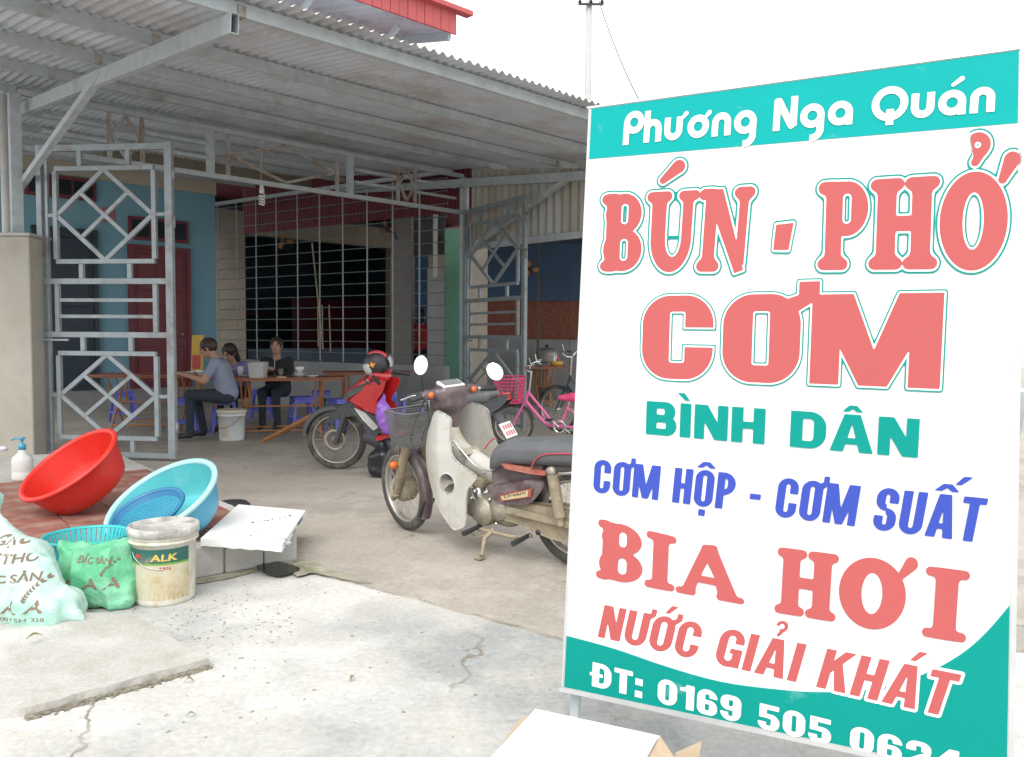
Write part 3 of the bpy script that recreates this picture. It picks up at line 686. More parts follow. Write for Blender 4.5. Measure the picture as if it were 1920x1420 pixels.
curve = spline([SP(*p) for p in ((1062, 1192), (1150, 1216), (1250, 1250), (1350, 1278), (1450, 1292), (1540, 1298), (1640, 1292), (1730, 1265), (1800, 1228), (1850, 1185), (1893, 1135))], 4, False)
curve2 = spline([SP(*p) for p in ((1062, 1168), (1150, 1186), (1250, 1218), (1350, 1246), (1450, 1262), (1540, 1270), (1640, 1266), (1720, 1238), (1790, 1190), (1840, 1130), (1893, 1040))], 4, False)
fixx = lambda c: [(min(max(x, e), SGW - e), z) for x, z in c]
sheet('pale_swoosh', [(e, e)] + [(SGW - e, e)] + list(reversed(fixx(curve2))), -0.0004, m_sgp)
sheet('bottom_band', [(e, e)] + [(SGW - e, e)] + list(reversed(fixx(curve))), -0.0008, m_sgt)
def quad_map(q):
    bl, br, tl, tr = [np.array(SP(*p)) for p in q]
    def f(x, y): return tuple((bl * (1 - x) + br * x) * (1 - y) + (tl * (1 - x) + tr * x) * y)
    return f
def lay(name, vs, fs, f, W_, y, m, parent=sg):
    mb = MB(); mb.add([(p[0], y, p[1]) for p in (f(a / W_, b) for a, b in vs)], fs); return mb.build(name, m, parent)
# ---- hand drawn letters: rounded slab capitals and the round title face
def seg(Pt, a, b, r0, r1=None): return cone(Pt, a, b, r0, r0 if r1 is None else r1)
def e2(Pt, c, r): return ell(Pt, c, r)
def uni(*a, k=0.03):
    d = a[0]
    for x in a[1:]: d = smin(d, x, k)
    return d
# ---- grotesque capitals and figures for the plain rows
def rr2(p, c, hx, hy, rad): return rbox(p, c, (hx, hy), min(rad, hx - 1e-4, hy - 1e-4))
def rring(p, c, hx, hy, t, th, rad): return np.maximum(rr2(p, c, hx, hy, rad), -rr2(p, c, max(hx - t, .02), max(hy - th, .02), max(rad - t, .03)))
def bxx(p, x0, x1, y0, y1): return rbox(p, ((x0 + x1) / 2, (y0 + y1) / 2), ((x1 - x0) / 2, (y1 - y0) / 2))
def halfR(p, w, y0, y1, t, th):
    c = (w / 2 - .25 * w, (y0 + y1) / 2); hy = (y1 - y0) / 2
    return np.maximum(np.maximum(rr2(p, (w / 2 - w * .25, c[1]), w * .75, hy, min(.42, hy)), -p[..., 0]), -np.maximum(rr2(p, (w / 2 - w * .25, c[1]), w * .75 - t, hy - th, max(.03, min(.42, hy) - t)), t - p[..., 0]))
def S_(t, th):
    def O(p, w): return rring(p, (w / 2, .5), w / 2, .515, t, th, .36)
    def up(p, w): return rring(p, (w / 2, .74), w / 2, .275, t, th, .27)
    def lo(p, w): return rring(p, (w / 2, .26), w / 2, .275, t, th, .27)
    def cutb(p, x0, x1, y0, y1): return -bxx(p, x0, x1, y0, y1)
    D = {}
    D['O'] = D['0'] = O
    D['C'] = lambda p, w: np.maximum(O(p, w), cutb(p, w / 2, w + .2, .38, .62))
    D['G'] = lambda p, w: np.minimum(np.maximum(O(p, w), cutb(p, w / 2, w + .2, .50, .64)), np.minimum(bxx(p, w - t, w, .0, .50), bxx(p, w * .52, w, .50 - th * .8, .50)))
    D['U'] = lambda p, w: np.minimum(np.maximum(O(p, w), p[..., 1] - .5), np.minimum(bxx(p, 0, t, .45, 1), bxx(p, w - t, w, .45, 1)))
    D['I'] = lambda p, w: bxx(p, 0, w, 0, 1)
    D['H'] = lambda p, w: np.minimum(np.minimum(bxx(p, 0, t, 0, 1), bxx(p, w - t, w, 0, 1)), bxx(p, t * .5, w - t * .5, .5 - th / 2, .5 + th / 2))
    D['T'] = lambda p, w: np.minimum(bxx(p, 0, w, 1 - th, 1), bxx(p, w / 2 - t / 2, w / 2 + t / 2, 0, 1))
    D['N'] = lambda p, w: np.minimum(np.minimum(bxx(p, 0, t * .92, 0, 1), bxx(p, w - t * .92, w, 0, 1)), polysdf(p, [(0, 1), (t * 1.15, 1), (w, 0), (w - t * 1.15, 0)]))
    D['M'] = lambda p, w: np.minimum(np.minimum(bxx(p, 0, t * .9, 0, 1), bxx(p, w - t * .9, w, 0, 1)), np.minimum(polysdf(p, [(0, 1), (t * 1.25, 1), (w * .5 + t * .42, 0), (w * .5 - t * .42, 0)]), polysdf(p, [(w, 1), (w - t * 1.25, 1), (w * .5 - t * .42, 0), (w * .5 + t * .42, 0)])))
    D['A'] = lambda p, w: np.minimum(np.minimum(polysdf(p, [(0, 0), (t * 1.05, 0), (w * .5 + t * .2, 1), (w * .5 - t * .62, 1)]), polysdf(p, [(w, 0), (w - t * 1.05, 0), (w * .5 - t * .2, 1), (w * .5 + t * .62, 1)])), bxx(p, w * .26, w * .74, .2, .2 + th * .85))
    D['K'] = lambda p, w: np.minimum(np.minimum(bxx(p, 0, t, 0, 1), polysdf(p, [(t * .6, .30), (t * .6, .30 + t * 1.3), (w - t * 1.15, 1), (w * .98, 1)])), polysdf(p, [(t * 1.1, .62), (t * 1.75, .80), (w, 0), (w - t * 1.2, 0)]))
    D['D'] = lambda p, w: halfR(p, w, 0, 1, t, th)
    D['Đ'] = lambda p, w: np.minimum(halfR(p, w, 0, 1, t, th), bxx(p, -t * .35, w * .55, .5 - th * .35, .5 + th * .35))
    D['P'] = lambda p, w: np.minimum(halfR(p, w, .38, 1, t, th), bxx(p, 0, t, 0, 1))
    D['B'] = lambda p, w: np.minimum(halfR(p, w, .0, .5 + th * .42, t, th), halfR(p, w * .95, .5 - th * .42, 1, t, th))
    D['S'] = lambda p, w: np.minimum(np.maximum(up(p, w), cutb(p, w * .5, w + .2, .4, .66)), np.maximum(lo(p, w), cutb(p, -.2, w * .5, .34, .6)))
    D['6'] = lambda p, w: np.minimum(np.maximum(np.maximum(O(p, w), cutb(p, w / 2, w + .2, .3, .68)), -9), rring(p, (w / 2, .29), w / 2, .305, t, th * .9, .28))
    D['9'] = lambda p, w: D['6'](np.stack([w - p[..., 0], 1 - p[..., 1]], -1), w)
    D['5'] = lambda p, w: np.minimum(np.minimum(bxx(p, .04, w * .95, 1 - th, 1), bxx(p, .04, t, .46, 1)), np.maximum(rring(p, (w / 2, .31), w / 2, .325, t, th, .3), cutb(p, -.2, w * .45, .3, .46)))
    D['2'] = lambda p, w: np.minimum(np.minimum(np.maximum(rring(p, (w / 2, .70), w / 2, .315, t, th, .3), cutb(p, -.2, w * .72, .2, .62)), polysdf(p, [(0, th), (0, 0), (t * .8, 0), (w, .5), (w - t * .2, .62), (w * .62, .55)])), bxx(p, 0, w, 0, th))
    D['4'] = lambda p, w: np.minimum(np.minimum(bxx(p, w * .86 - t, w * .86, 0, 1), bxx(p, 0, w, .2, .2 + th)), polysdf(p, [(0, .2), (0, .42), (w * .5, 1), (w * .86, 1), (w * .6, .8), (w * .3, .4)]))
    D['1'] = lambda p, w: np.minimum(bxx(p, w - t, w, 0, 1), polysdf(p, [(0, .72), (w - t * .6, .72), (w - t * .6, 1), (w - t, 1), (w - t * 1.2, .88), (0, .86)]))
    D['-'] = lambda p, w: bxx(p, 0, w, .36, .36 + th)
    D[':'] = lambda p, w: np.minimum(bxx(p, 0, w, 0, .27), bxx(p, 0, w, .50, .77))
    return D
BW = {'O': 1, '0': .95, 'C': 1, 'G': 1.02, 'U': 1, 'H': 1, 'T': .95, 'N': 1.04, 'M': 1.5, 'A': 1.16, 'K': 1.1, 'D': 1, 'Đ': 1.02, 'P': .95, 'B': 1, 'S': .97, '6': .95, '9': .95, '5': .95, '2': .95, '4': 1.0, '1': .68, '-': .55}
COMP = {'Ơ': ('O', 'h'), 'Ộ': ('O', '^.'), 'Ấ': ('A', "^'"), 'Ì': ('I', '`'), 'Â': ('A', '^'), 'Ư': ('U', 'h'), 'Ớ': ('O', "h'"), 'Ả': ('A', '?'), 'Á': ('A', "'")}
def row(body, q, m, t, wb, outl=(), gap=None, th=None, h=None):
    th = th or t * .8; D = S_(t, th); gap = gap if gap is not None else t * .38; x = 0; its = []
    for ch in body:
        if ch == ' ': x += wb * .62; continue
        b_, mk = COMP.get(ch, (ch, '')); w_ = t if b_ in 'I:' else BW[b_] * wb
        its.append((D[b_], x, w_, mk)); x += w_ + gap
    W_ = x - gap; h = h or max(0.012, W_ / 520); pad = .14
    gx, gy = np.meshgrid(np.arange(-pad, W_ + pad + h, h), np.arange(-.42, 1.62, h)); g = np.stack([gx, gy], -1); F = np.full(gx.shape, 9.0)
    for fn_, x0, w_, mk in its:
        i0, i1 = max(0, int((x0 - .35 + pad) / h)), int((x0 + w_ + .45 + pad) / h) + 1
        p = g[:, i0:i1] - np.array([x0, 0.0]); d = fn_(p, w_); c = w_ / 2
        if 'h' in mk: d = np.minimum(d, polysdf(p, [(w_ - t * .75, .92), (w_ - t * .15, .80), (w_ + t * .55, .96), (w_ + t * .55, 1.15), (w_ - t * .1, 1.15), (w_ - t * .1, 1.0)]))
        if '^' in mk: d = np.minimum(d, polysdf(p, [(c - .26, 1.07), (c - .09, 1.24), (c + .09, 1.24), (c + .26, 1.07), (c + .1, 1.07), (c, 1.15), (c - .1, 1.07)]))
        if "'" in mk: k = .2 if '^' in mk else 0; d = np.minimum(d, polysdf(p, [(c - .06 + k, 1.10 + k * .7), (c + .09 + k, 1.34 + k * .5), (c + .28 + k, 1.34 + k * .5), (c + .07 + k, 1.10 + k * .7)]))
        if '`' in mk: d = np.minimum(d, polysdf(p, [(c - .26, 1.3), (c - .05, 1.3), (c + .12, 1.08), (c - .02, 1.08)]))
        if '.' in mk: d = np.minimum(d, bxx(p, c - .09, c + .09, -.27, -.09))
        if '?' in mk: d = np.minimum(d, np.minimum(np.where((p[..., 0] > c - .04) | (p[..., 1] > 1.33), np.abs(np.linalg.norm(p - np.array([c, 1.33]), axis=-1) - .11) - .045, 9.0), seg(p, (c + .03, 1.2), (c - .03, 1.10), .045)))
        F[:, i0:i1] = np.minimum(F[:, i0:i1], d)
    f = quad_map(q); par = sg
    for k, (o_, mm) in enumerate(((0.0, m),) + tuple(outl)):
        vs, fs = fill2d(F - o_, -pad, -.42, h); ob = lay('lettering' if k == 0 else 'outline', vs, fs, f, W_, -0.0024 + .0004 * k, mm, par)
        if k == 0: par = ob
WT, TE = (m_sgw, m_sgt)
row('CƠM', ((1203, 706), (1762, 730), (1207, 558), (1771, 549)), m_sgr, .36, .92, ((0.02, WT), (0.036, TE)), gap=.12, th=.20)
row('BÌNH DÂN', ((1211, 814), (1721, 859), (1213, 752), (1725, 786)), m_sgt, .32, .92, th=.2, gap=.1)
row('CƠM HỘP - CƠM SUẤT', ((1112, 922), (1836, 1018), (1116, 862), (1853, 935)), m_sgb, .20, .50, th=.15)
row('NƯỚC GIẢI KHÁT', ((1121, 1194), (1776, 1344), (1134, 1134), (1803, 1265)), m_sgr, .24, .66, ((0.07, WT),), th=.17)
row('ĐT: 0169 505 0624', ((1110, 1286), (1802, 1458), (1112, 1241), (1806, 1411)), m_sgw, .30, .80, th=.19)
def foot(Pt, x, y, l, t=0.055): return seg(Pt, (x - l, y), (x + l, y), t)
def stem(Pt, x, w, y0=0.06, y1=0.94, fl=None, ends=(1, 1)):
    fl = fl or w * 1.55; d = rbox(Pt, (x, (y0 + y1) / 2), (w, (y1 - y0) / 2 + .02), 0.01)
    if ends[0]: d = uni(d, foot(Pt, x, 0.065, fl - .05, 0.065), k=0.07)
    if ends[1]: d = uni(d, foot(Pt, x, 0.935, fl - .05, 0.065), k=0.07)
    return d
def L_B(p, w):
    o_ = np.minimum(np.minimum(e2(p, (w * .52, .735), (w * .44, .265)), e2(p, (w * .52, .275), (w * .48, .275))), rbox(p, (w * .32, .5), (w * .22, .49), .03))
    o_ = uni(o_, foot(p, .10, .065, .05, .065), foot(p, .10, .935, .05, .065), k=.05)
    return np.maximum(np.maximum(o_, -rbox(p, (w * .55, .735), (w * .085, .13), w * .08)), -rbox(p, (w * .56, .275), (w * .095, .14), w * .09))
def L_U(p, w):
    o_ = np.minimum(np.maximum(e2(p, (w * .52, .40), (w * .43, .41)), p[..., 1] - .42), rbox(p, (w * .52, .62), (w * .43, .28), .02))
    inn = np.minimum(np.maximum(e2(p, (w * .57, .42), (w * .17, .24)), p[..., 1] - .44), rbox(p, (w * .57, .8), (w * .17, .40)))
    o_ = np.maximum(o_, -inn)
    return uni(o_, foot(p, w * .24, .935, w * .16, .065), foot(p, w * .86, .935, w * .12, .06), k=.05)
def L_N(p, w):
    return np.minimum(np.minimum(stem(p, w * .22, w * .12, .06, .9, w * .2, (1, 0)), stem(p, w * .84, w * .085, .1, .94, w * .17, (0, 1))),
                      uni(np.maximum(polysdf(p, [(w * .06, .99), (w * .42, .99), (w * .93, .02), (w * .76, -.02)]), -1), foot(p, w * .13, .93, .04, .065), k=.04))
def L_P(p, w):
    o_ = np.minimum(e2(p, (w * .56, .69), (w * .42, .31)), rbox(p, (w * .34, .69), (w * .2, .31), .02))
    o_ = uni(np.minimum(o_, stem(p, w * .3, w * .165, .06, .94, w * .28)), foot(p, .1, .935, .05, .065), k=.03)
    return np.maximum(o_, -rbox(p, (w * .56, .69), (w * .085, .17), w * .08))
def L_H(p, w): return uni(stem(p, w * .24, w * .145, fl=w * .235), stem(p, w * .76, w * .145, fl=w * .235), rbox(p, (w * .5, .5), (w * .3, .085)), k=.02)
def L_O(p, w): return np.maximum(e2(p, (w * .5, .5), (w * .5, .52)), -e2(p, (w * .5, .5), (w * .155, .30)))
def L_I(p, w): return stem(p, w * .5, w * .25, fl=w * .46)
def L_A(p, w):
    o_ = polysdf(p, [(w * .36, .96), (w * .56, 1.0), (w * .92, .06), (w * .6, .06), (w * .30, .06), (w * .06, .06)])
    o_ = np.maximum(o_, -polysdf(p, [(w * .44, .66), (w * .56, .40), (w * .35, .40)])); o_ = np.maximum(o_, -polysdf(p, [(w * .31, .26), (w * .58, .26), (w * .66, -.1), (w * .22, -.1)]))
    return uni(o_, foot(p, w * .13, .06, w * .10, .06), foot(p, w * .80, .06, w * .15, .06), seg(p, (w * .42, .93), (w * .52, .95), .06), k=.05)
def glyph_row(letters, q, W_, m, outl=(), h=0.012, pad=0.12, name='lettering', extra=None):
    """letters: (fn, x0, w); one mesh per colour layer"""
    f = quad_map(q); lays = [(0.0, m, -0.0024)] + [(o_, mm, -0.0020 + .0004 * k) for k, (o_, mm) in enumerate(outl)]
    top = 1.0 + pad + (0.45 if extra else 0)
    gx, gy = np.meshgrid(np.arange(-pad, W_ + pad + h, h), np.arange(-pad - .25, top + h, h)); g = np.stack([gx, gy], -1); D = np.full(gx.shape, 9.0)
    for fn_, x0, w_ in letters: D = np.minimum(D, fn_(g - np.array([x0, 0.0]), w_))
    if extra is not None: D = np.minimum(D, extra(g))
    par = sg
    for k, (o_, mm, y) in enumerate(lays):
        vs, fs = fill2d(D - o_, -pad, -pad - .25, h); ob = lay(name if k == 0 else 'outline', vs, fs, f, W_, y, mm, par)
        if k == 0: par = ob
OUT = ((0.022, m_sgw), (0.042, m_sgt))
W1 = 1.95
glyph_row([(L_B, 0, .56), (L_U, .62, .62), (L_N, 1.30, .64)], ((1127, 509), (1402, 510), (1132, 366), (1416, 350)), W1, m_sgr, OUT,
          extra=lambda g: seg(g, (0.80, 1.14), (0.99, 1.30), .045, .085))
glyph_row([(lambda p, w_: polysdf(p, [(0, 0), (.8, 0), (1.0, 1.0), (.2, 1.0)]) - .03, 0, 1)], ((1451, 468), (1485, 468), (1449, 424), (1487, 420)), 1.0, m_sgr, ((0.09, m_sgw), (0.16, m_sgt)), h=0.02, pad=.3)
W2 = 2.12
glyph_row([(L_P, 0, .60), (L_H, .62, .76), (L_O, 1.40, .72)], ((1533, 507), (1886, 504), (1538, 344), (1893, 322)), W2, m_sgr, OUT,
          extra=lambda g: np.minimum(seg(g, (2.05, .92), (2.14, 1.12), .045, .085), uni(np.abs(np.linalg.norm(g - np.array([1.78, 1.30]), axis=-1) - .085) - .05 + 9 * (np.clip(-(g[..., 0] - 1.72) - .2 * (g[..., 1] - 1.28), 0, 1)), seg(g, (1.82, 1.22), (1.76, 1.12), .05, .045), k=.02)))
W3 = 2.7
glyph_row([(L_B, 0, .86), (L_I, .90, .56), (L_A, 1.50, 1.15)], ((1119, 1083), (1401, 1135), (1124, 973), (1405, 1040)), W3, m_sgr, ())
W4 = 3.0
glyph_row([(L_H, 0, 1.0), (L_O, 1.04, 1.04), (L_I, 2.34, .66)], ((1453, 1148), (1812, 1206), (1460, 1026), (1821, 1072)), W4, m_sgr, (),
          extra=lambda g: seg(g, (1.98, .80), (2.13, 1.0), .05, .10))
# title in a round monoline face
T_ = 0.105
def ring(p, c, r, t=T_): return np.abs(np.linalg.norm(p - np.array(c), axis=-1) - r) - t
def vb(p, x, y0, y1, t=T_): return rbox(p, (x, (y0 + y1) / 2), (t, (y1 - y0) / 2))
def arch(p, x0, x1, ytop, y0=0.0):
    r = (x1 - x0) / 2; c = (x0 + r, ytop - r - T_); d = np.where(p[..., 1] > c[1], ring(p, c, r), 9.0)
    return np.minimum(d, np.minimum(vb(p, x0, y0, c[1] + .005), vb(p, x1, y0, c[1] + .005)))
def cup(p, x0, x1, ytop, y0=0.0):
    r = (x1 - x0) / 2; c = (x0 + r, y0 + r + T_); d = np.where(p[..., 1] < c[1], ring(p, c, r), 9.0)
    return np.minimum(d, np.minimum(vb(p, x0, c[1] - .005, ytop), vb(p, x1, c[1] - .005, ytop)))
XH = 0.72; RO = XH / 2 - T_
def horn(p, x, y): return seg(p, (x, y), (x + .13, y + .14), .05, .075)
TL = {'P': lambda p, w: np.minimum(np.maximum(ring(p, (.37, .68), .255), -(p[..., 0] - 0)), vb(p, T_, -.02, .72)),
      'h': lambda p, w: np.minimum(arch(p, T_, .52, XH), vb(p, T_, 0, 1.0)), 'ư': lambda p, w: np.minimum(cup(p, T_, .52, XH), horn(p, .6, .66)),
      'u': lambda p, w: cup(p, T_, .52, XH), 'ơ': lambda p, w: np.minimum(ring(p, (.36, XH / 2), RO), horn(p, .58, .62)),
      'n': lambda p, w: arch(p, T_, .52, XH),
      'g': lambda p, w: np.minimum(np.minimum(ring(p, (.36, XH / 2), RO), vb(p, .615, -.12, XH / 2)), np.where(p[..., 1] < -.1, np.minimum(np.where(p[..., 0] > .30, ring(p, (.36, -.05), RO - .0), 9), 9), 9.0)),
      'N': lambda p, w: np.minimum(np.minimum(vb(p, T_, 0, .9), vb(p, .62, .1, 1.0)), np.minimum(seg(p, (.16, .86), (.56, .13), T_), T_ * 0 + seg(p, (T_, .88), (.15, .88), T_))),
      'a': lambda p, w: np.minimum(ring(p, (.36, XH / 2), RO), vb(p, .615, 0, XH / 2)),
      'Q': lambda p, w: np.minimum(ring(p, (.5, .5), .5 - T_), vb(p, .52, -.12, .34)),
      'á': lambda p, w: np.minimum(np.minimum(ring(p, (.36, XH / 2), RO), vb(p, .615, 0, XH / 2)), seg(p, (.36, .86), (.58, 1.02), .05, .07))}
adv = {'P': .74, 'h': .72, 'ư': .80, 'ơ': .82, 'n': .72, 'g': .82, 'N': .82, 'a': .82, 'Q': 1.08, 'u': .72, 'á': .82, ' ': .42}
x = 0; gl_ = []
for ch in 'Phương Nga Quán':
    if ch != ' ': gl_.append((TL[ch], x, 1))
    x += adv[ch]
glyph_row(gl_, ((1168, 272), (1864, 210), (1172, 213), (1868, 143)), x - .1, m_sgc, (), h=0.02, pad=.2)
# ================================================================== things in the left foreground
m_red = mat('red plastic', (0.62, 0.028, 0.018), 0.38, var=0.07, scale=3, sub=0.05, dirt=(0.50, 0.07, 0.05), damt=.22, dscale=9)
m_cyan = mat('turquoise plastic', (0.10, 0.47, 0.50), 0.38, var=0.07, scale=3, sub=0.05, dirt=(0.27, 0.52, 0.53), damt=.28, dscale=7)
m_bluepl = mat('blue plastic', (0.05, 0.30, 0.46), 0.38, var=0.05, scale=3)
m_palerim = mat('pale turquoise rim', (0.34, 0.58, 0.60), 0.4, var=0.05)
def basis(nrm, hint=(1, 0, 0)):
    z = Vector(nrm).normalized(); x = (Vector(hint) - z * Vector(hint).dot(z)).normalized(); return x, z.cross(x), z
def basin(name, label, nrm, center, dia, h, mats, rest_z, cat='basin'):
    """round wash basin: rim plane normal nrm, rim centre at `center`"""
    x, y, z = basis(nrm); M = frame3(center, x, y, z); r = dia / 2
    t = thing(name, label, cat, M=M)
    prof_in = [(0.001, -h + .006), (r * .66, -h + .006), (r * .72, -h + .02), (r * .80, -h * .62), (r * .88, -h * .2), (r * .90, -.012)]
    MB().lathe(prof_in, 56).build('inner_bowl', mats[1], t)
    prof = [(0.001, -h), (r * .67, -h), (r * .745, -h + .02), (r * .825, -h * .62), (r * .905, -h * .2), (r * .925, -.014)]
    MB().lathe(list(reversed(prof)), 56).build('outer_bowl', mats[0], t)
    rim = [(r * .895, -.013), (r * .905, -.002), (r * .94, .004), (r * .985, .001), (r, -.008), (r * .99, -.02), (r * .955, -.021), (r * .93, -.015)]
    MB().lathe(rim + rim[:1], 64).build('rim', mats[2], t)
    return t
# red basin: tilted, open side towards the street
basin('wash_basin', 'big red plastic wash basin tipped towards the street', (-.37, -.47, .80), P(127, 868, 5.02), 0.66, 0.24, (m_red, m_red, m_red), PZ)
cb = basin('wash_basin', 'big turquoise wash basin tilted behind the paint bucket', (-.30, -.46, .84), P(301, 931, 4.42), 0.66, 0.21, (m_bluepl, m_cyan, m_palerim), PZ)
# colander lying in the turquoise basin
M = cb.matrix_world @ Matrix.Translation((-0.10, -0.085, -0.135)) @ Matrix.Rotation(R(9), 4, 'Y') @ Matrix.Rotation(R(-10), 4, 'X')
M = frame3(P(276, 958, 4.36), *basis((-.22, -.40, .88)))
co = thing('colander', 'blue plastic colander lying inside the turquoise basin', 'colander', M=M)
rim = [(.188, 0), (.192, .008), (.205, .008), (.208, -.004), (.192, -.006)]; MB().lathe(rim + rim[:1], 48).build('rim', mat('deep blue plastic', (.03, .17, .33), .4), co)
mb = MB()
for i in range(-9, 10):
    c = 0.02 * i; hl = math.sqrt(max(0, .175 ** 2 - c * c)); 
    for d in (0, 1):
        a, b = ((c, -hl, -.03), (c, hl, -.03)) if d == 0 else ((-hl, c, -.0305), (hl, c, -.0305))
        mb.bar(a, b, 0.006, 0.004)
o = mb.build('mesh_floor', m_bluepl, co); o['kind'] = 'stuff'
MB().lathe([(.172, -.03), (.19, -.002)], 48).build('wall', mat('deep blue plastic', (.03, .17, .33), .4), co)
# low turquoise colander behind the sack
ctr = P(163, 1003, 4.02); cz = 0.17
t = thing('colander', 'turquoise slatted colander standing behind the green sacks', 'colander', (ctr.x, ctr.y, PZ))
m_teal = mat('turquoise green plastic', (0.03, 0.42, 0.43), 0.4, var=.06, sub=.08)
zt = ctr.z; r = 0.205
rim = [(r * .93, zt - .006), (r * .95, zt + .004), (r, zt + .004), (r * 1.01, zt - .008), (r * .96, zt - .012)]
MB().lathe(rim + rim[:1], 56, Matrix.Translation((ctr.x, ctr.y, 0))).build('rim', m_teal, t)
n_ = 48
for k in range(n_):
    a0 = 2 * math.pi * k / n_; a1 = a0 + 2 * math.pi / n_ * .80
    MB().lathe([(r * .80, PZ + .02), (r * .94, zt - .006)], 1, Matrix.Translation((ctr.x, ctr.y, 0)), arc=(a0, a1)).build('slat', m_teal, t)
MB().lathe([(0.001, PZ + .003), (r * .78, PZ + .003), (r * .81, PZ + .022), (r * .80, PZ + .03)], 40, Matrix.Translation((ctr.x, ctr.y, 0))).build('base', m_bluepl, t)

# ------------------------------------------------------------------ paint bucket with label
def bucket(t, c, r0, r1, h, m_body, m_lid, lid=True, n=40):
    Mx = Matrix.Translation(c)
    prof = [(0.001, 0.004), (r0 - .006, .004), (r0 - .004, 0), (r0, .004), (r0 + .002, .02), (r1 - .004, h * .80), (r1 + .008, h * .805), (r1 + .009, h * .825), (r1, h * .83), (r1, h * .86), (r1 + .008, h * .865), (r1 + .008, h * .885), (r1, h * .89)]
    MB().lathe(prof, n, Mx).build('body', m_body, t)
    if lid:
        lp = [(r1 + .002, h * .885), (r1 + .012, h * .89), (r1 + .013, h * .985), (r1 + .008, h), (r1 - .004, h), (r1 - .008, h - .012), (.001, h - .014)]
        MB().lathe(lp, n, Mx).build('lid', m_lid, t)
    else:
        MB().lathe([(r1, h * .89), (r1 + .006, h * .9), (r1 + .006, h), (r1, h), (r1 - .004, h - .01), (r1 - .008, h * .7), (.001, h * .66)], n, Mx).build('rim', m_lid, t)
bc = G(286, 1139); bc = V(bc.x, bc.y + .135, 0)
m_bk = mat('dirty white pail plastic', (0.62, 0.61, 0.54), 0.5, var=0.1, dirt=(0.34, 0.25, 0.10), damt=0.34, dscale=7)
m_lid = mat('cement splashed lid', (0.60, 0.59, 0.56), 0.8, var=0.1, dirt=(0.22, 0.21, 0.19), damt=0.62, dscale=9, bump=.4, bscale=50)
pbk = thing('paint_bucket', 'dirty white paint bucket with a dark green label and closed lid', 'bucket', bc)
BH, BR0, BR1 = 0.372, 0.138, 0.152
bucket(pbk, bc, BR0, BR1, BH, m_bk, m_lid)
def on_bucket(xy, dz=0.0015, a_mid=-math.pi / 2 + 0.06):
    """(arc metres, height) to the bucket skin facing the street"""
    r = BR0 + (BR1 - .004 - BR0) * min(1, max(0, xy[1] / (BH * .8))) + dz; a = a_mid + xy[0] / r
    return (bc.x + r * math.cos(a), bc.y + r * math.sin(a), xy[1])
def wrap_rect(name, x0, x1, z0, z1, m, dz, poly=None):
    mb = MB(); nx = max(2, int((x1 - x0) / .012)); nz = 10; vs = [on_bucket((x0 + (x1 - x0) * i / nx, z0 + (z1 - z0) * j / nz), dz) for j in range(nz + 1) for i in range(nx + 1)]
    mb.add(vs, [(j * (nx + 1) + i, j * (nx + 1) + i + 1, (j + 1) * (nx + 1) + i + 1, (j + 1) * (nx + 1) + i) for j in range(nz) for i in range(nx)], 0, True); return mb.build(name, m, pbk)
m_lblg = mat('dark green label', (0.015, 0.10, 0.085), .5, var=.15, dirt=(.3, .28, .2), damt=.2, dscale=9)
m_lblw = mat('stained label', (0.55, 0.52, 0.40), .6, var=.2, dirt=(.32, .22, .07), damt=.5, dscale=6)
m_lblgr = mat('grass green print', (0.13, 0.30, 0.04), .5, var=.2, dirt=(.4, .36, .2), damt=.3, dscale=8)
lb = wrap_rect('label', -.165, .175, .03, .212, m_lblw, .0012); lg = wrap_rect('label_band', -.165, .175, .212, .278, m_lblg, .0012)
wrap_rect('label_stripe', -.165, .175, .203, .213, m_lblgr, .0018)
mb = MB(); pts = [(-.135, .20), (-.10, .20), (-.104, .15), (-.112, .10), (-.108, .06), (-.09, .032), (-.135, .032)]
mb.add([on_bucket(p, .002) for p in pts], [tuple(range(len(pts)))]); mb.build('label_leaf', m_lblgr, pbk)
def wrap_text(s, x0, z0, hgt, wid, m, off=.02, dz=.0026, skew=0.0):
    vs, fs = text2d(s, off); w_ = max(a for a, b in vs); mb = MB()
    mb.add([on_bucket((x0 + (a / w_) * wid + skew * b * hgt, z0 + b * hgt), dz) for a, b in vs], fs); return mb.build('label_lettering', m, pbk)
m_gold = mat('gold print', (0.60, 0.46, 0.10), .5, var=.1)
wrap_text('ALK', -.012, .222, .034, .125, m_gold, .03, skew=.15)
wrap_text('SƠN', .03, .178, .016, .05, m_redsh, .03)
mb = MB(); mb.add([on_bucket((-.075 + .019 * math.cos(a), .246 + .011 * math.sin(a)), .0028) for a in np.linspace(0, 2 * math.pi, 17)[:-1]], [tuple(range(16))]); mb.build('label_badge', mat('red badge', (.40, .06, .05), .5), pbk)
# wire handle hanging down the front
pts = spline([on_bucket(p, .006) for p in ((-.118, .262), (-.10, .235), (-.05, .205), (0.0, .190), (.05, .182))], 5, False)
MB().tube(pts, .0022, 6).build('handle', mat('steel wire', (.5, .5, .48), .35, .9), pbk)

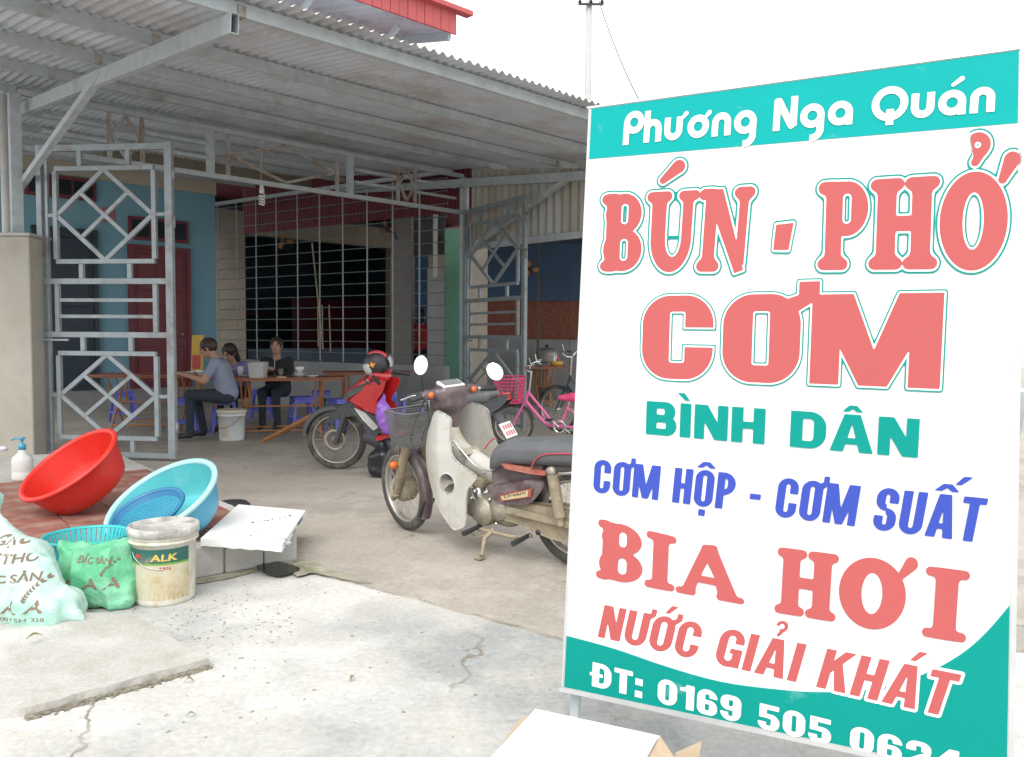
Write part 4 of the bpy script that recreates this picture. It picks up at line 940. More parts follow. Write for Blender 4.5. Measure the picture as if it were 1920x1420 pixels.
# ------------------------------------------------------------------ green woven sacks
m_sack1 = mat('pale green woven sack', (0.50, 0.64, 0.585), 0.5, var=0.1, scale=4, bump=0.3, bscale=140, dirt=(0.13, 0.46, 0.34), damt=0.36, dscale=4)
m_sack2 = mat('bright green woven sack', (0.10, 0.42, 0.22), 0.5, var=0.14, scale=5, bump=0.25, bscale=90, dirt=(0.30, 0.58, 0.42), damt=0.4, dscale=4)
m_print = mat('brown sack print', (0.20, 0.14, 0.10), 0.8, var=.15)
def wrinkle(Pt, s, a, seed=0):
    """sharp outward folds with flat faces between them"""
    rs = np.random.RandomState(int(seed * 10) + 3); out = 0
    for k in range(7):
        d = rs.normal(size=3) * np.array([1.0, .8, .75]); d /= np.linalg.norm(d); e_ = np.cross(d, rs.normal(size=3)); e_ /= np.linalg.norm(e_); big = k < 4
        q = s * (.35 + .3 * rs.rand()) if big else s * (1.1 + .8 * rs.rand()); ph = rs.rand() * 6
        w_ = np.sin(q * (Pt @ d) + ph + .8 * np.sin(q * .5 * (Pt @ e_) + ph * 2)); out = out - (1.0 if big else .3) * ((1 - np.abs(w_)) ** 2.2 - .3)
    return a * out
def sack(name, label, base, fn, lo, hi, m, texts, rz=0.0, hgrid=.012):
    t = thing(name, label, 'sack', M=Matrix.Translation(base) @ Matrix.Rotation(rz, 4, 'Z'))
    o = net_obj('bag', fn, lo, hi, hgrid, m, t)
    bv = BVHTree.FromPolygons([v.co.copy() for v in o.data.vertices], [tuple(p.vertices) for p in o.data.polygons])
    for s, x0, z0, hg, wd, off, sk in texts:
        vs, fs = text2d(s, off) if isinstance(s, str) else s; w_ = max(a for a, b in vs); pv = []; ok = []
        for a, b in vs:
            h = bv.ray_cast(Vector((x0 + a / w_ * wd + sk * b, -1.5, z0 + b * hg + .25 * sk * a / w_)), Vector((0, 1, 0)))
            ok.append(h[0] is not None); pv.append((h[0] + h[1] * .0022) if h[0] is not None else Vector((0, 0, 0)))
        mb = MB(); mb.add(pv, [f for f in fs if all(ok[i] for i in f) and max((pv[f[0]] - pv[i]).length for i in f) < .08]); mb.build('print', m_print, t)
    return t
def wheat():
    vs = []; fs = []
    for i in range(9):
        for s in (-1, 1):
            k = len(vs); cx_, cy_ = .55 * (i / 9) ** 1.5 * 1.6, i / 9 * 1.0; a = .9 + s * .65 - .3 * i / 9
            dx, dy = math.cos(a) * .17, math.sin(a) * .17; px_, py_ = -dy * .28, dx * .28
            vs += [(cx_, cy_), (cx_ + dx * .5 + px_, cy_ + dy * .5 + py_), (cx_ + dx, cy_ + dy), (cx_ + dx * .5 - px_, cy_ + dy * .5 - py_)]; fs.append((k, k + 1, k + 2, k + 3))
    return vs, fs
s1b = G(12, 1188); s1b = V(s1b.x, s1b.y + .14, 0)
def f1(Pt):
    d = ell(Pt, (-.06, 0, .17), (.225, .15, .20)); d = smin(d, rbox(Pt, (-.02, 0, .07), (.25, .13, .075), .05), .06)
    d = smin(d, cone(Pt, (-.07, .02, .26), (-.15, .03, .46), .14, .045), .08); d = smin(d, cone(Pt, (-.15, .03, .45), (-.19, .04, .53), .025, .055), .03)
    d = smin(d, cone(Pt, (.20, -.02, .08), (.31, -.04, .022), .05, .018), .05)
    return np.maximum(d + wrinkle(Pt, 26, .016, 1.0), -Pt[..., 2] + .002)
sack('rice_sack', 'tall pale green woven sack tied at the top, at the left edge', s1b, f1, (-.5, -.35, -.02), (.45, .35, .66), m_sack1,
     [('GẠC', -.085, .365, .036, .12, .02, .0), ('NG THƠM', -.115, .30, .036, .26, .02, .0), ('ĐẶC SẢN', -.11, .22, .034, .24, .02, .0), ('A A', -.02, .085, .058, .18, .02, .01),
      ('001 SH 328', -.03, .05, .016, .20, .0, .0), (wheat(), .08, .135, .10, .08, 0, 0)], rz=R(-4), hgrid=.009)
s2b = G(158, 1150); s2b = V(s2b.x, s2b.y + .15, 0)
def f2(Pt):
    d = ell(Pt, (0, 0, .145), (.205, .15, .155)); d = smin(d, rbox(Pt, (.0, 0, .06), (.20, .13, .07), .05), .05)
    d = smin(d, cone(Pt, (-.10, .0, .22), (-.155, -.01, .275), .06, .035), .05); d = smin(d, cone(Pt, (.06, .0, .22), (.13, .0, .285), .07, .035), .05)
    d = np.maximum(d, -ell(Pt, (-.105, -.02, .325), (.07, .07, .05)))
    return np.maximum(d + wrinkle(Pt, 30, .014, 4.0), -Pt[..., 2] + .002)
sack('rice_sack', 'short bright green woven sack leaning beside the paint bucket', s2b, f2, (-.3, -.3, -.02), (.32, .3, .38), m_sack2,
     [('A A A', -.13, .105, .052, .27, .02, .01), ('ĐẶC SẢN', -.06, .225, .026, .16, .02, .0), (wheat(), .06, .17, .07, .07, 0, 0)], rz=R(4), hgrid=.008)

# ------------------------------------------------------------------ white carton on the platform corner
m_foam = mat('white carton', (0.80, 0.80, 0.79), 0.6, var=0.03)
ca = [G(376, 1010, PZ + .05), G(528, 1022, PZ + .05), G(573, 957, PZ + .05), G(447, 946, PZ + .05)]
ct = thing('flat_carton', 'flat white carton with black print lying on the kerb', 'carton', (ca[0].x, ca[0].y, PZ))
mb = MB(); rnd = random.Random(3); ring_ = []
for a, b in zip(ca, ca[1:] + ca[:1]):
    k = 14
    for i in range(k): ring_.append(a.lerp(b, i / k))
n_ = len(ring_); lowz = []
for i, p in enumerate(ring_): lowz.append(PZ + .012 + (rnd.uniform(-.005, .004) if i < 14 else 0.0))
mb.add(ring_ + [V(p.x, p.y, z) for p, z in zip(ring_, lowz)], [tuple(range(n_))] + [(n_ + i, n_ + (i + 1) % n_, (i + 1) % n_, i) for i in range(n_)] + [tuple(range(2 * n_ - 1, n_ - 1, -1))])
mb.build('box', m_foam, ct)
ex = (ca[1] - ca[0]); ey = (ca[3] - ca[0])
mb = MB(); rnd = random.Random(5)
for (fx, fy, sx, sy) in [(.42 + .06 * i + rnd.uniform(-.02, .02), .45 + .045 * i + rnd.uniform(-.05, .05), rnd.uniform(.012, .03), rnd.uniform(.02, .06)) for i in range(8)] + [(.30, .14, .012, .03), (.55, .14, .018, .035), (.30, .30, .01, .03), (.62, .32, .012, .02)]:
    a = rnd.uniform(0, 1.5); p = ca[0] + ex * fx + ey * fy + Z * .0015; mb.add([p, p + ex * sx, p + ex * (sx * 1.2) + ey * sy * .5, p + ey * sy * .6 + ex * .004], [(0, 1, 2, 3)])
o = mb.build('black_print', mat('black ink', (.02, .02, .025), .7), ct); o['kind'] = 'stuff'
sd_ = (ca[2] - ca[1]); nn2 = V(sd_.y, -sd_.x, 0).normalized()
mb = MB()
for (f0, f1_, z0, z1) in ((.62, .78, .022, .042), (.40, .56, .018, .028), (.1, .16, .02, .04), (.8, .84, .022, .042)):
    p = [ca[1] + sd_ * f0, ca[1] + sd_ * f1_]; mb.add([V(p[0].x, p[0].y, PZ + z0) + nn2 * .0015, V(p[1].x, p[1].y, PZ + z0) + nn2 * .0015, V(p[1].x, p[1].y, PZ + z1) + nn2 * .0015, V(p[0].x, p[0].y, PZ + z1) + nn2 * .0015], [(0, 1, 2, 3)])
o = mb.build('side_print', mat('faded blue ink', (.12, .16, .28), .7), ct); o['kind'] = 'stuff'
# crushed clear bottle under the carton corner
M = frame3(G(520, 1020, PZ + .02), *basis((.6, -.3, .1), (0, 0, 1)))
o = MB().lathe([(.001, -.07), (.026, -.068), (.030, -.05), (.028, -.02), (.031, 0), (.028, .03), (.030, .05), (.012, .075), (.012, .095), (.001, .096)], 16, M).build('plastic_bottle', mat('clear plastic', (.85, .88, .9), .12, trans=.75, var=.02), None, M.translation); tag(o, 'crushed clear bottle sticking out under the white carton', 'bottle')
# black round lid lying behind the carton
c = G(436, 948, .03)
o = MB(); o.lathe([(.001, .055), (.10, .05), (.118, .035), (.125, .03), (.125, .012), (.10, .006), (.001, .005)], 36, Matrix.Translation((c.x, c.y, .008)))
o = o.build('pan_lid', m_black, None, (c.x, c.y, .008)); tag(o, 'black round pan lid lying behind the white carton', 'lid')

# ------------------------------------------------------------------ jug with blue pump, and odds and ends at the left edge
jb = G(28, 905, PZ); m_jug = mat('milky plastic', (0.62, 0.63, 0.60), 0.4, var=.05, sub=.2)
jt = thing('pump_bottle', 'milky soap jug with a blue pump behind the red basin', 'bottle', (jb.x, jb.y + .1, PZ))
jc = V(jb.x, jb.y + .1, PZ); Mx = Matrix.Translation(jc)
MB().lathe([(.001, 0), (.068, 0), (.075, .02), (.075, .06), (.072, .07), (.075, .08), (.075, .15), (.068, .18), (.03, .215), (.024, .24), (.001, .24)], 28, Mx).build('jug', m_jug, jt)
MB().lathe([(.001, .24), (.028, .24), (.028, .275), (.010, .285), (.010, .315), (.022, .318), (.024, .33), (.001, .335)], 20, Mx).build('pump', m_bluepl, jt)
MB().tube([jc + Z * .325, jc + V(-.05, -.01, .325), jc + V(-.075, -.012, .312)], .007, 8).build('spout', m_bluepl, jt)
j2 = G(5, 930, PZ); j2c = V(j2.x, j2.y + .12, PZ); t = thing('white_jerrycan', 'white plastic jerrycan half out of the left edge', 'jerrycan', j2c)
net_obj('can', lambda Pt: np.maximum(rbox(Pt, (0, 0, .15), (.10, .08, .15), .03), -(np.maximum(rbox(Pt, (0.02, 0, .262), (.045, .2, .022), .018), -9))), (-.15, -.12, -.02), (.15, .12, .34), .01, m_jug, t)
[setattr(ch.data, 'name', 'can') for ch in t.children]
for ch in t.children: ch.location = (0, 0, 0)
MB().lathe([(.001, .30), (.026, .30), (.026, .33), (.001, .332)], 16, Matrix.Translation(j2c + V(-.06, 0, 0))).build('cap', mat('pale cap', (.55, .58, .6), .5), t)
# tan carton in front of the sign, cut by the lower edge of the photograph
m_cardw = mat('white carton board', (0.80, 0.79, 0.75), 0.7, var=.04); m_cardb = mat('brown carton board', (0.46, 0.36, 0.25), 0.8, var=.1, scale=12)
q0 = P(1003, 1327, 1.93); q1 = P(1238, 1350, 1.80); zt = q0.z; dr_ = V(q1.x - q0.x, q1.y - q0.y, 0); wl = dr_.length; dr_.normalize(); dn_ = V(dr_.y, -dr_.x, 0)
cx0 = V(q0.x, q0.y, 0); cb_ = thing('open_carton', 'white and brown open carton lying in front of the sign', 'carton', cx0)
def cpt(a, b, z): return cx0 + dr_ * a + dn_ * b + Z * z
def cboard(name, pts, m, th=.004):
    n3 = (pts[1] - pts[0]).cross(pts[-1] - pts[0]).normalized() * th; k = len(pts); mb = MB()
    mb.add(list(pts) + [p + n3 for p in pts], [tuple(range(k - 1, -1, -1)), tuple(range(k, 2 * k))] + [(i, (i + 1) % k, k + (i + 1) % k, k + i) for i in range(k)]); return mb.build(name, m, cb_)
D_ = .34
cboard('back_panel', [cpt(0, 0, .002), cpt(wl, 0, .002), cpt(wl, 0, zt - .003), cpt(0, 0, zt - .003)], m_cardw)
cboard('front_panel', [cpt(0, D_, .002), cpt(wl, D_, .002), cpt(wl, D_, zt), cpt(0, D_, zt)], m_cardw)
cboard('top_panel', [cpt(0.004, 0.006, zt), cpt(wl - .004, 0.006, zt - .004), cpt(wl - .004, D_ - .006, zt - .006), cpt(.004, D_ - .006, zt)], m_cardw)
cboard('end_flap', [cpt(0, 0.01, zt - .01), cpt(0, D_ - .03, zt - .02), cpt(-.035, D_ - .05, zt - .09), cpt(-.035, .02, zt - .03)], m_cardb)
cboard('end_flap', [cpt(0.002, 0.01, .05), cpt(0.002, D_ - .03, .05), cpt(-.04, D_ - .05, zt - .10), cpt(-.04, .02, zt - .045)], m_cardw)
cboard('side_flap', [cpt(wl, .004, zt - .005), cpt(wl, D_ - .01, zt - .008), cpt(wl + .10, D_ - .03, zt - .10), cpt(wl + .06, .02, zt - .07)], m_cardb)
cboard('torn_flap', [cpt(wl + .01, -.02, zt - .10), cpt(wl + .075, -.045, zt - .10), cpt(wl + .085, -.05, zt - .02), cpt(wl + .03, -.03, zt - .05)], m_cardb)

# ------------------------------------------------------------------ litter and leaves on the concrete
m_leaf = mat('dry leaf', (0.17, 0.14, 0.06), .8, var=.4, scale=30)
for k, (px, py, s, lbl) in enumerate(((355, 1281, .035, 'curled dry leaf on the forecourt left of centre'), (358, 1346, .03, 'small dry twig on the pavement near the lower left'), (65, 1222, .06, 'long dry leaf on the raised slab at the left'), (255, 1171, .035, 'dry leaf beside the paint bucket'), (660, 1277, .035, 'lone brown leaf in the middle of the forecourt'))):
    c = G(px, py); c.z = .057 if k in (2, 3) else (.005); a = 0.4 + k; mb = MB(); d = V(math.cos(a * .3), math.sin(a * .3), 0); q = V(-d.y, d.x, 0)
    vs = []
    for i in range(7):
        tt_ = i / 6; wv = math.sin(math.pi * tt_) * s * .16; b_ = c + d * (s * (tt_ - .5)) + Z * (.012 * math.sin(tt_ * 3))
        vs += [b_ - q * wv + Z * wv * .5, b_ + q * wv + Z * wv * .9, b_ + Z * .003]
    fs = []
    for i in range(6):
        fs += [(3 * i, 3 * i + 2, 3 * i + 5, 3 * i + 3), (3 * i + 2, 3 * i + 1, 3 * i + 4, 3 * i + 5)]
    mb.add(vs, fs, 0, True); o = mb.build('dry_leaf', m_leaf, None, c); tag(o, lbl, 'leaf')
gm = MB(); rnd = random.Random(11)
for _ in range(330):
    if rnd.random() < .72: px, py = rnd.gauss(400, 95), rnd.gauss(1165, 38)
    else: px, py = rnd.uniform(60, 1050), rnd.uniform(1090, 1400)
    if py < 1095: continue
    c = G(px, py); s = rnd.uniform(.001, .0045); k0 = c + Z * .0005
    gm.box(k0 + Z * s * .3, (s * rnd.uniform(1, 4.5), s * rnd.uniform(.8, 2), s * .6), Matrix.Rotation(rnd.uniform(0, 3), 3, 'Z'))
o = gm.build('grit', mat('grey grit', (.27, .24, .19), .9, var=.5, scale=50)); tag(o, 'loose grit and crumbs scattered over the concrete', 'grit', kind='stuff')
# ================================================================== two-wheelers
class BikeFrame:
    """x runs from the front tyre contact to the rear one, y to the far side, z up (leaning on the stand)"""
    def __init__(s, gf, gr, lean=0.0):
        gf = Vector((gf.x, gf.y, .012)); gr = Vector((gr.x, gr.y, .012)); s.L = (gr - gf).length; x = (gr - gf).normalized(); y = Z.cross(x)
        z = (Z * math.cos(lean) - y * math.sin(lean)); y = z.cross(x); s.M = frame3(gf, x, y, z); s.I = s.M.inverted()
    def px(s, px, py, y=0.0):
        o = s.I @ EYE; d = s.I.to_3x3() @ ray(px, py); t = (y - o.y) / d.y; q = o + d * t; return (q.x, q.z)
m_tyre = mat('dusty tyre rubber', (0.060, 0.056, 0.052), 0.85, var=0.2, scale=12, dirt=(0.22, 0.19, 0.15), damt=0.38, dscale=6)
m_rimd = mat('dusty steel rim', (0.48, 0.46, 0.42), 0.4, metal=0.7, var=0.15, dirt=(0.28, 0.23, 0.17), damt=0.5, dscale=8)
m_chrome = mat('worn chrome', (0.66, 0.67, 0.66), 0.18, metal=1.0, var=0.08)
m_mud = mat('mud caked metal', (0.30, 0.25, 0.175), 0.85, var=0.22, scale=14, dirt=(0.17, 0.14, 0.10), damt=0.4, dscale=9, bump=.3, bscale=60)
m_alloy = mat('oily engine alloy', (0.36, 0.33, 0.27), 0.45, metal=0.55, var=0.2, scale=15, dirt=(0.16, 0.13, 0.09), damt=0.4, dscale=10)
m_creamp = mat('faded cream plastic', (0.47, 0.465, 0.43), 0.45, var=0.09, scale=3, dirt=(0.34, 0.295, 0.21), damt=0.42, dscale=4)
m_plum = mat('dusty plum paint', (0.085, 0.055, 0.062), 0.35, var=0.15, scale=6, dirt=(0.24, 0.20, 0.19), damt=0.42, dscale=5, coat=.2)
m_seat = mat('grey vinyl seat', (0.105, 0.110, 0.118), 0.5, var=0.12, scale=8, bump=.12, bscale=90)
m_piping = mat('red piping', (0.45, 0.06, 0.08), .5); m_orange = mat('orange lens', (0.62, 0.13, 0.02), .25); m_blackp = mat('black plastic', (0.03, 0.03, 0.033), .45, var=.2)
m_mirror = mat('mirror glass', (0.92, 0.93, 0.93), 0.03, metal=1.0, var=0.0); m_lens = mat('clear lens', (0.62, 0.65, 0.64), .1, var=.05)
def wheel(t, name, M, r, tw, hub_r=.05, hub_w=.05, spokes=32, mt=None, m_hub=None, drum=None):
    mt = mt or m_tyre; M = M @ Matrix.Rotation(R(90), 4, 'X')                # lathe axis becomes the wheel axle (local y)
    prof = [(r - tw * 1.15, -tw * .38), (r - tw * .95, -tw * .50), (r - tw * .45, -tw * .52), (r - tw * .12, -tw * .30), (r, 0), (r - tw * .12, tw * .30), (r - tw * .45, tw * .52), (r - tw * .95, tw * .50), (r - tw * 1.15, tw * .38)]
    wo_ = MB().lathe(prof, 56, M).build(name, mt, t); rr = r - tw * 1.12
    rp = [(rr + .004, -tw * .42), (rr - .004, -tw * .44), (rr - .010, -tw * .34), (rr - .012, -tw * .2), (rr - .016, 0), (rr - .012, tw * .2), (rr - .010, tw * .34), (rr - .004, tw * .44), (rr + .004, tw * .42), (rr + .002, 0)]
    MB().lathe(rp + rp[:1], 56, M).build('rim', m_rimd, wo_)
    mb = MB()
    for k in range(spokes):
        a = 2 * math.pi * k / spokes; a2 = a + (0.55 if k % 4 < 2 else -0.55); s_ = 1 if k % 2 else -1
        mb.tube([M @ Vector((hub_r * .85 * math.cos(a2), hub_r * .85 * math.sin(a2), hub_w * .42 * s_)), M @ Vector(((rr - .012) * math.cos(a), (rr - .012) * math.sin(a), 0))], .0016, 4)
    o = mb.build('spokes', m_rimd, wo_); o['kind'] = 'stuff'
    MB().lathe([(.001, -hub_w * .75), (.012, -hub_w * .75), (.014, -hub_w * .55), (hub_r, -hub_w * .5), (hub_r, -hub_w * .38), (hub_r * .75, -hub_w * .3), (hub_r * .75, hub_w * .3), (hub_r, hub_w * .38), (hub_r, hub_w * .5), (.014, hub_w * .55), (.012, hub_w * .75), (.001, hub_w * .75)], 24, M).build('hub', m_hub or m_mud, wo_)
    return wo_
def arc_strip(mb, cx_, cz, r, a0, a1, half, n=20, drop=.012, th=.004, xf=None, mi=0):
    """mudguard: strip of arc around an axle, angles from +x counter-clockwise in the side plane"""
    vs = []; prof = [(-half, -drop), (-half * .85, -drop * .25), (-half * .4, 0), (half * .4, 0), (half * .85, -drop * .25), (half, -drop)]
    pr = [(y, dz) for y, dz in prof] + [(y * .96, dz - th) for y, dz in reversed(prof)]; m = len(pr)
    for i in range(n + 1):
        a = a0 + (a1 - a0) * i / n
        for y, dz in pr:
            p = Vector((cx_ + (r + dz) * math.cos(a), y, cz + (r + dz) * math.sin(a))); vs.append(xf @ p if xf else p)
    fs = [(i * m + k, i * m + (k + 1) % m, (i + 1) * m + (k + 1) % m, (i + 1) * m + k) for i in range(n) for k in range(m)] + [tuple(range(m)), tuple(range(n * m + m - 1, n * m - 1, -1))]
    return mb.add(vs, fs, mi, True)
def T3(x, y, z): return Vector((x, y, z))
def net2(name, fn, lo, hi, h, m, t): return net_obj(name, fn, lo, hi, h, m, t)
def wire_basket(t, M, lx, ly, h, m, rim_m, taper=.8, nv=9, nh=6, name='basket', r=.0022):
    """M: local frame with the basket floor centre at the origin"""
    def pt(a, b, z): k = taper + (1 - taper) * z / h; return M @ Vector((a * lx / 2 * k, b * ly / 2 * k, z))
    def loop(z): return [pt(a, b, z) for a, b in ((-1, -.8), (-.8, -1), (.8, -1), (1, -.8), (1, .8), (.8, 1), (-.8, 1), (-1, .8))]
    bo = MB().tube(loop(h), .005, 8, closed=True).build(name, rim_m, t); mb = MB()
    for i in range(nh): mb.tube(loop(h * (i + .02) / nh), r, 4, closed=True)
    for i in range(nv + 1):
        f = -1 + 2 * i / nv
        for sd in (-1, 1):
            mb.tube([pt(f * .98, sd, 0), pt(f * .98, sd, h)], r, 4); mb.tube([pt(sd, f * .98, 0), pt(sd, f * .98, h)], r, 4)
        mb.tube([pt(f * .98, -1, 0), pt(f * .98, 1, 0)], r, 4); mb.tube([pt(-1, f * .98, .001), pt(1, f * .98, .001)], r, 4)
    o = mb.build('wire_mesh', m, bo); o['kind'] = 'stuff'; return bo

# ------------------------------------------------------------------ old cream motorbike
bf = BikeFrame(G(758, 998), G(1082, 1067), .085)
mbk = thing('motorbike', 'old muddy cream motorbike with a wire basket beside the sign', 'motorbike', M=bf.M)
WB = bf.L; WR = .285; st_ang = R(-15)
ST = Matrix.Translation((.10, 0, 0)) @ Matrix.Rotation(st_ang, 4, 'Z') @ Matrix.Translation((-.10, 0, 0))
ax = T3(0.0, 0, WR)
wheel(mbk, 'front_wheel', ST @ Matrix.Translation(ax), WR, .056, .045, .09, m_hub=m_mud)
wheel(mbk, 'rear_wheel', Matrix.Translation((WB, 0, WR)), WR, .064, .07, .11, m_hub=m_mud)
# fork, brake drum, leading links
for y in (-.075, .075):
    MB().tube([ST @ T3(.205, y * .9, .625), ST @ T3(.18, y, .585), ST @ T3(.09, y, .42), ST @ T3(.03, y, .29), ST @ T3(-.005, y, .245)], [.016, .03, .031, .029, .02], 10).build('fork_leg', m_mud, mbk)
    MB().tube([ST @ T3(.03, y * 1.05, .265), ST @ T3(-.01, y * 1.05, .235), ST @ T3(-.035, y * 1.05, .27)], [.02, .026, .014], 8).build('fork_link', m_mud, mbk)
Mx = ST @ Matrix.Translation(ax) @ Matrix.Rotation(R(90), 4, 'X')
MB().lathe([(.001, .07), (.03, .07), (.035, .055), (.075, .045), (.088, .03), (.088, -.045), (.001, -.045)], 28, Mx).build('brake_drum', m_mud, mbk)
for a in range(5): pass
MB().tube([ST @ T3(.0, -.085, .24), ST @ T3(.04, -.10, .31), ST @ T3(.08, -.09, .42), ST @ T3(.18, -.08, .60)], .007, 6).build('brake_cable', m_blackp, mbk)
mb = MB(); arc_strip(mb, 0, WR, WR + .02, R(75), R(-32), .036, 18, .03, .004, ST @ Matrix.Identity(4)); mb.build('front_fender', m_plum, mbk)
MB().box(ST @ T3(.26, 0, .20), (.012, .10, .12), Matrix.Rotation(R(28), 3, 'Y')).build('mud_flap', m_blackp, mbk)
# leg shield wings
YS = .205
def D2(px, py, y=-.2): return bf.px(px - 4, py, y)
out = [D2(*p) for p in ((812, 772), (797, 800), (788, 832), (788, 866), (799, 902), (816, 934), (835, 966), (853, 992))] + [D2(866, 992), D2(878, 984), D2(880, 957), D2(882, 921), D2(893, 906), D2(900, 893), D2(880, 878), D2(862, 864)] + [D2(853, 850), D2(848, 828), D2(846, 800), D2(842, 784)]
out = spline(out, 4)
xs = [p[0] for p in out]; xa = min(xs); hole = (D2(844, 906), .058)
def shield_off(s): return lambda x, z: s * (.085 + .125 * min(1, max(0, (x - xa + .03) / .2)) ** .6 - .05 * max(0, (z - .62) / .3) - .03 * max(0, (.35 - z)))
for s in (-1, 1):
    mb = MB(); panel(mb, out, [hole], shield_off(s), .007 * s * 1.0, .016); mb.build('leg_shield', m_creamp, mbk)
# front cover bridging the wings
fl = [D2(812, 772), D2(797, 800), D2(788, 832), D2(788, 866), D2(799, 902)]
mb = MB(); vs = []; nn_ = 9
for (x_, z_) in spline(fl, 4, False):
    hw = .085 - .05 * max(0, (z_ - .62) / .3)
    for i in range(nn_):
        f = -1 + 2 * i / (nn_ - 1); vs.append((x_ + .012 - .045 * (1 - f * f), f * hw, z_))
rws = len(vs) // nn_
mb.add(vs, [(r_ * nn_ + i, r_ * nn_ + i + 1, (r_ + 1) * nn_ + i + 1, (r_ + 1) * nn_ + i) for r_ in range(rws - 1) for i in range(nn_ - 1)], 0, True); mb.build('front_cover', m_creamp, mbk)
# centre tunnel from the steering head down to the seat
def f_tun(Pt): return smin(cone(Pt, (.42, 0, .82), (.47, 0, .60), .058, .075), cone(Pt, (.47, 0, .60), (.80, 0, .47), .075, .06), .05)
net2('centre_tunnel', f_tun, (.30, -.12, .36), (.92, .12, .92), .016, m_creamp, mbk)
# handlebar cowl and headlamp
HB = Matrix.Translation((.47, 0, .90)) @ Matrix.Scale(1.12, 4) @ Matrix.Rotation(st_ang, 4, 'Z')
HI = np.array(HB.inverted())
def loc_(Pt): return (Pt @ HI[:3, :3].T + HI[:3, 3])
def f_cowl(Pt):
    q = loc_(Pt); d = rbox(q, (.005, 0, .02), (.065, .085, .065), .035); d = smin(d, cone(q, (0, -.16, .045), (0, .16, .045), .029, .029), .045)
    d = smin(d, ell(q, (-.06, 0, -.015), (.085, .08, .085)), .05); return smin(d, cone(q, (0, 0, -.03), (-.01, 0, -.14), .06, .045), .04)
net2('handlebar_cowl', f_cowl, (.22, -.34, .66), (.72, .34, 1.10), .013, m_plum, mbk)
MB().lathe([(.001, .012), (.045, .010), (.06, 0), (.064, -.02)], 24, HB @ Matrix.Translation((-.135, 0, -.02)) @ Matrix.Rotation(R(-90), 4, 'Y')).build('headlight', m_lens, mbk)
M_ = HB @ Matrix.Translation((.012, 0, .088)) @ Matrix.Rotation(R(18), 4, 'Y')
bevel(MB().box((0, 0, 0), (.085, .14, .022)).xf(M_).build('speedometer', m_lens, mbk), .008)
MB().box((0, 0, .0125), (.06, .11, .004)).xf(M_).build('dial', mat('grey dial', (.16, .17, .17), .4), mbk)
for s in (-1, 1):
    MB().tube([HB @ T3(0, s * .15, .045), HB @ T3(.02, s * .21, .042)], .013, 10).build('handlebar', m_chrome, mbk)
    MB().tube([HB @ T3(.016, s * .195, .042), HB @ T3(.045, s * .285, .036)], [.019, .017], 12).build('grip', m_blackp, mbk)
    MB().tube([HB @ T3(-.02, s * .17, .045), HB @ T3(-.055, s * .20, .042), HB @ T3(-.04, s * .29, .03)], [.006, .005, .007], 6).build('lever', m_chrome, mbk)
    MB().lathe([(.001, .012), (.014, .01), (.018, 0)], 12, HB @ Matrix.Translation((.03, s * .14, .045)) @ Matrix.Rotation(R(90), 4, 'Y')).build('indicator', m_orange, mbk)
def mirror(tip, root, tilt, name='mirror', rx=.042, rz=.062, roll=0.0, mats=(None, None)):
    tip = Vector(tip); root = Vector(root); mid = root.lerp(tip, .5) + T3(.0, 0, .03)
    n3 = Vector(tilt).normalized(); x_ = Z.cross(n3).normalized(); y_ = n3.cross(x_)
    c_, s_ = math.cos(roll), math.sin(roll); x2, y2 = x_ * c_ + y_ * s_, y_ * c_ - x_ * s_
    M = frame3(tip, x2, y2, n3); S = Matrix.Diagonal((rx, rz, 1, 1)); mo = MB().lathe([(.001, .0012), (.93, .0012), (.985, .001)], 32, M @ S).build(name, m_mirror, mbk)
    MB().lathe([(.985, .0012), (1.0, .002), (1.03, -.004), (.95, -.012), (.6, -.022), (.001, -.026)], 32, M @ S).build('mirror_shell', m_blackp, mo)
    MB().tube(spline([root, mid, tip - n3 * .02], 5, False), .0045, 6).build('mirror_stalk', m_blackp, mo)
mL = D2(793, 685, -.24); mR = D2(932, 697, .22)
mirror((mL[0], -.24, mL[1]), HB @ T3(.0, -.17, .07), bf.I.to_3x3() @ Vector((.45, -.85, .30)), roll=R(-24))
mirror((mR[0], .22, mR[1]), HB @ T3(.0, .17, .07), bf.I.to_3x3() @ Vector((.10, -.95, .30)), rx=.048, rz=.060, roll=R(28))
# basket in front of the handlebar, with its bracket
BM = ST @ Matrix.Translation((.265, -.02, .625))
m_bask = mat('dusty basket wire', (0.15, 0.15, 0.145), .6, metal=.2, var=.2)
wire_basket(mbk, BM, .28, .34, .215, m_bask, m_bask, .82, 26, 14, r=.0018)
MB().tube([ST @ T3(.05, -.05, .40), ST @ T3(.06, -.06, .60), ST @ T3(.10, -.06, .635), ST @ T3(.25, -.06, .67)], .0055, 6).build('basket_bracket', m_chrome, mbk)
MB().tube([ST @ T3(.05, .05, .40), ST @ T3(.06, .06, .60), ST @ T3(.10, .06, .635), ST @ T3(.25, .06, .67)], .0055, 6).build('basket_bracket', m_chrome, mbk)
mb = MB(); mb.lathe([(.001, .03), (.018, .026), (.026, .01), (.026, -.012), (.012, -.03)], 16, ST @ Matrix.Translation((.10, -.125, .475)) @ Matrix.Rotation(R(90), 4, 'X')); mb.build('turn_signal', m_orange, mbk)
MB().tube([ST @ T3(.11, -.06, .48), ST @ T3(.10, -.10, .475)], .008, 6).build('signal_stem', m_blackp, mbk)
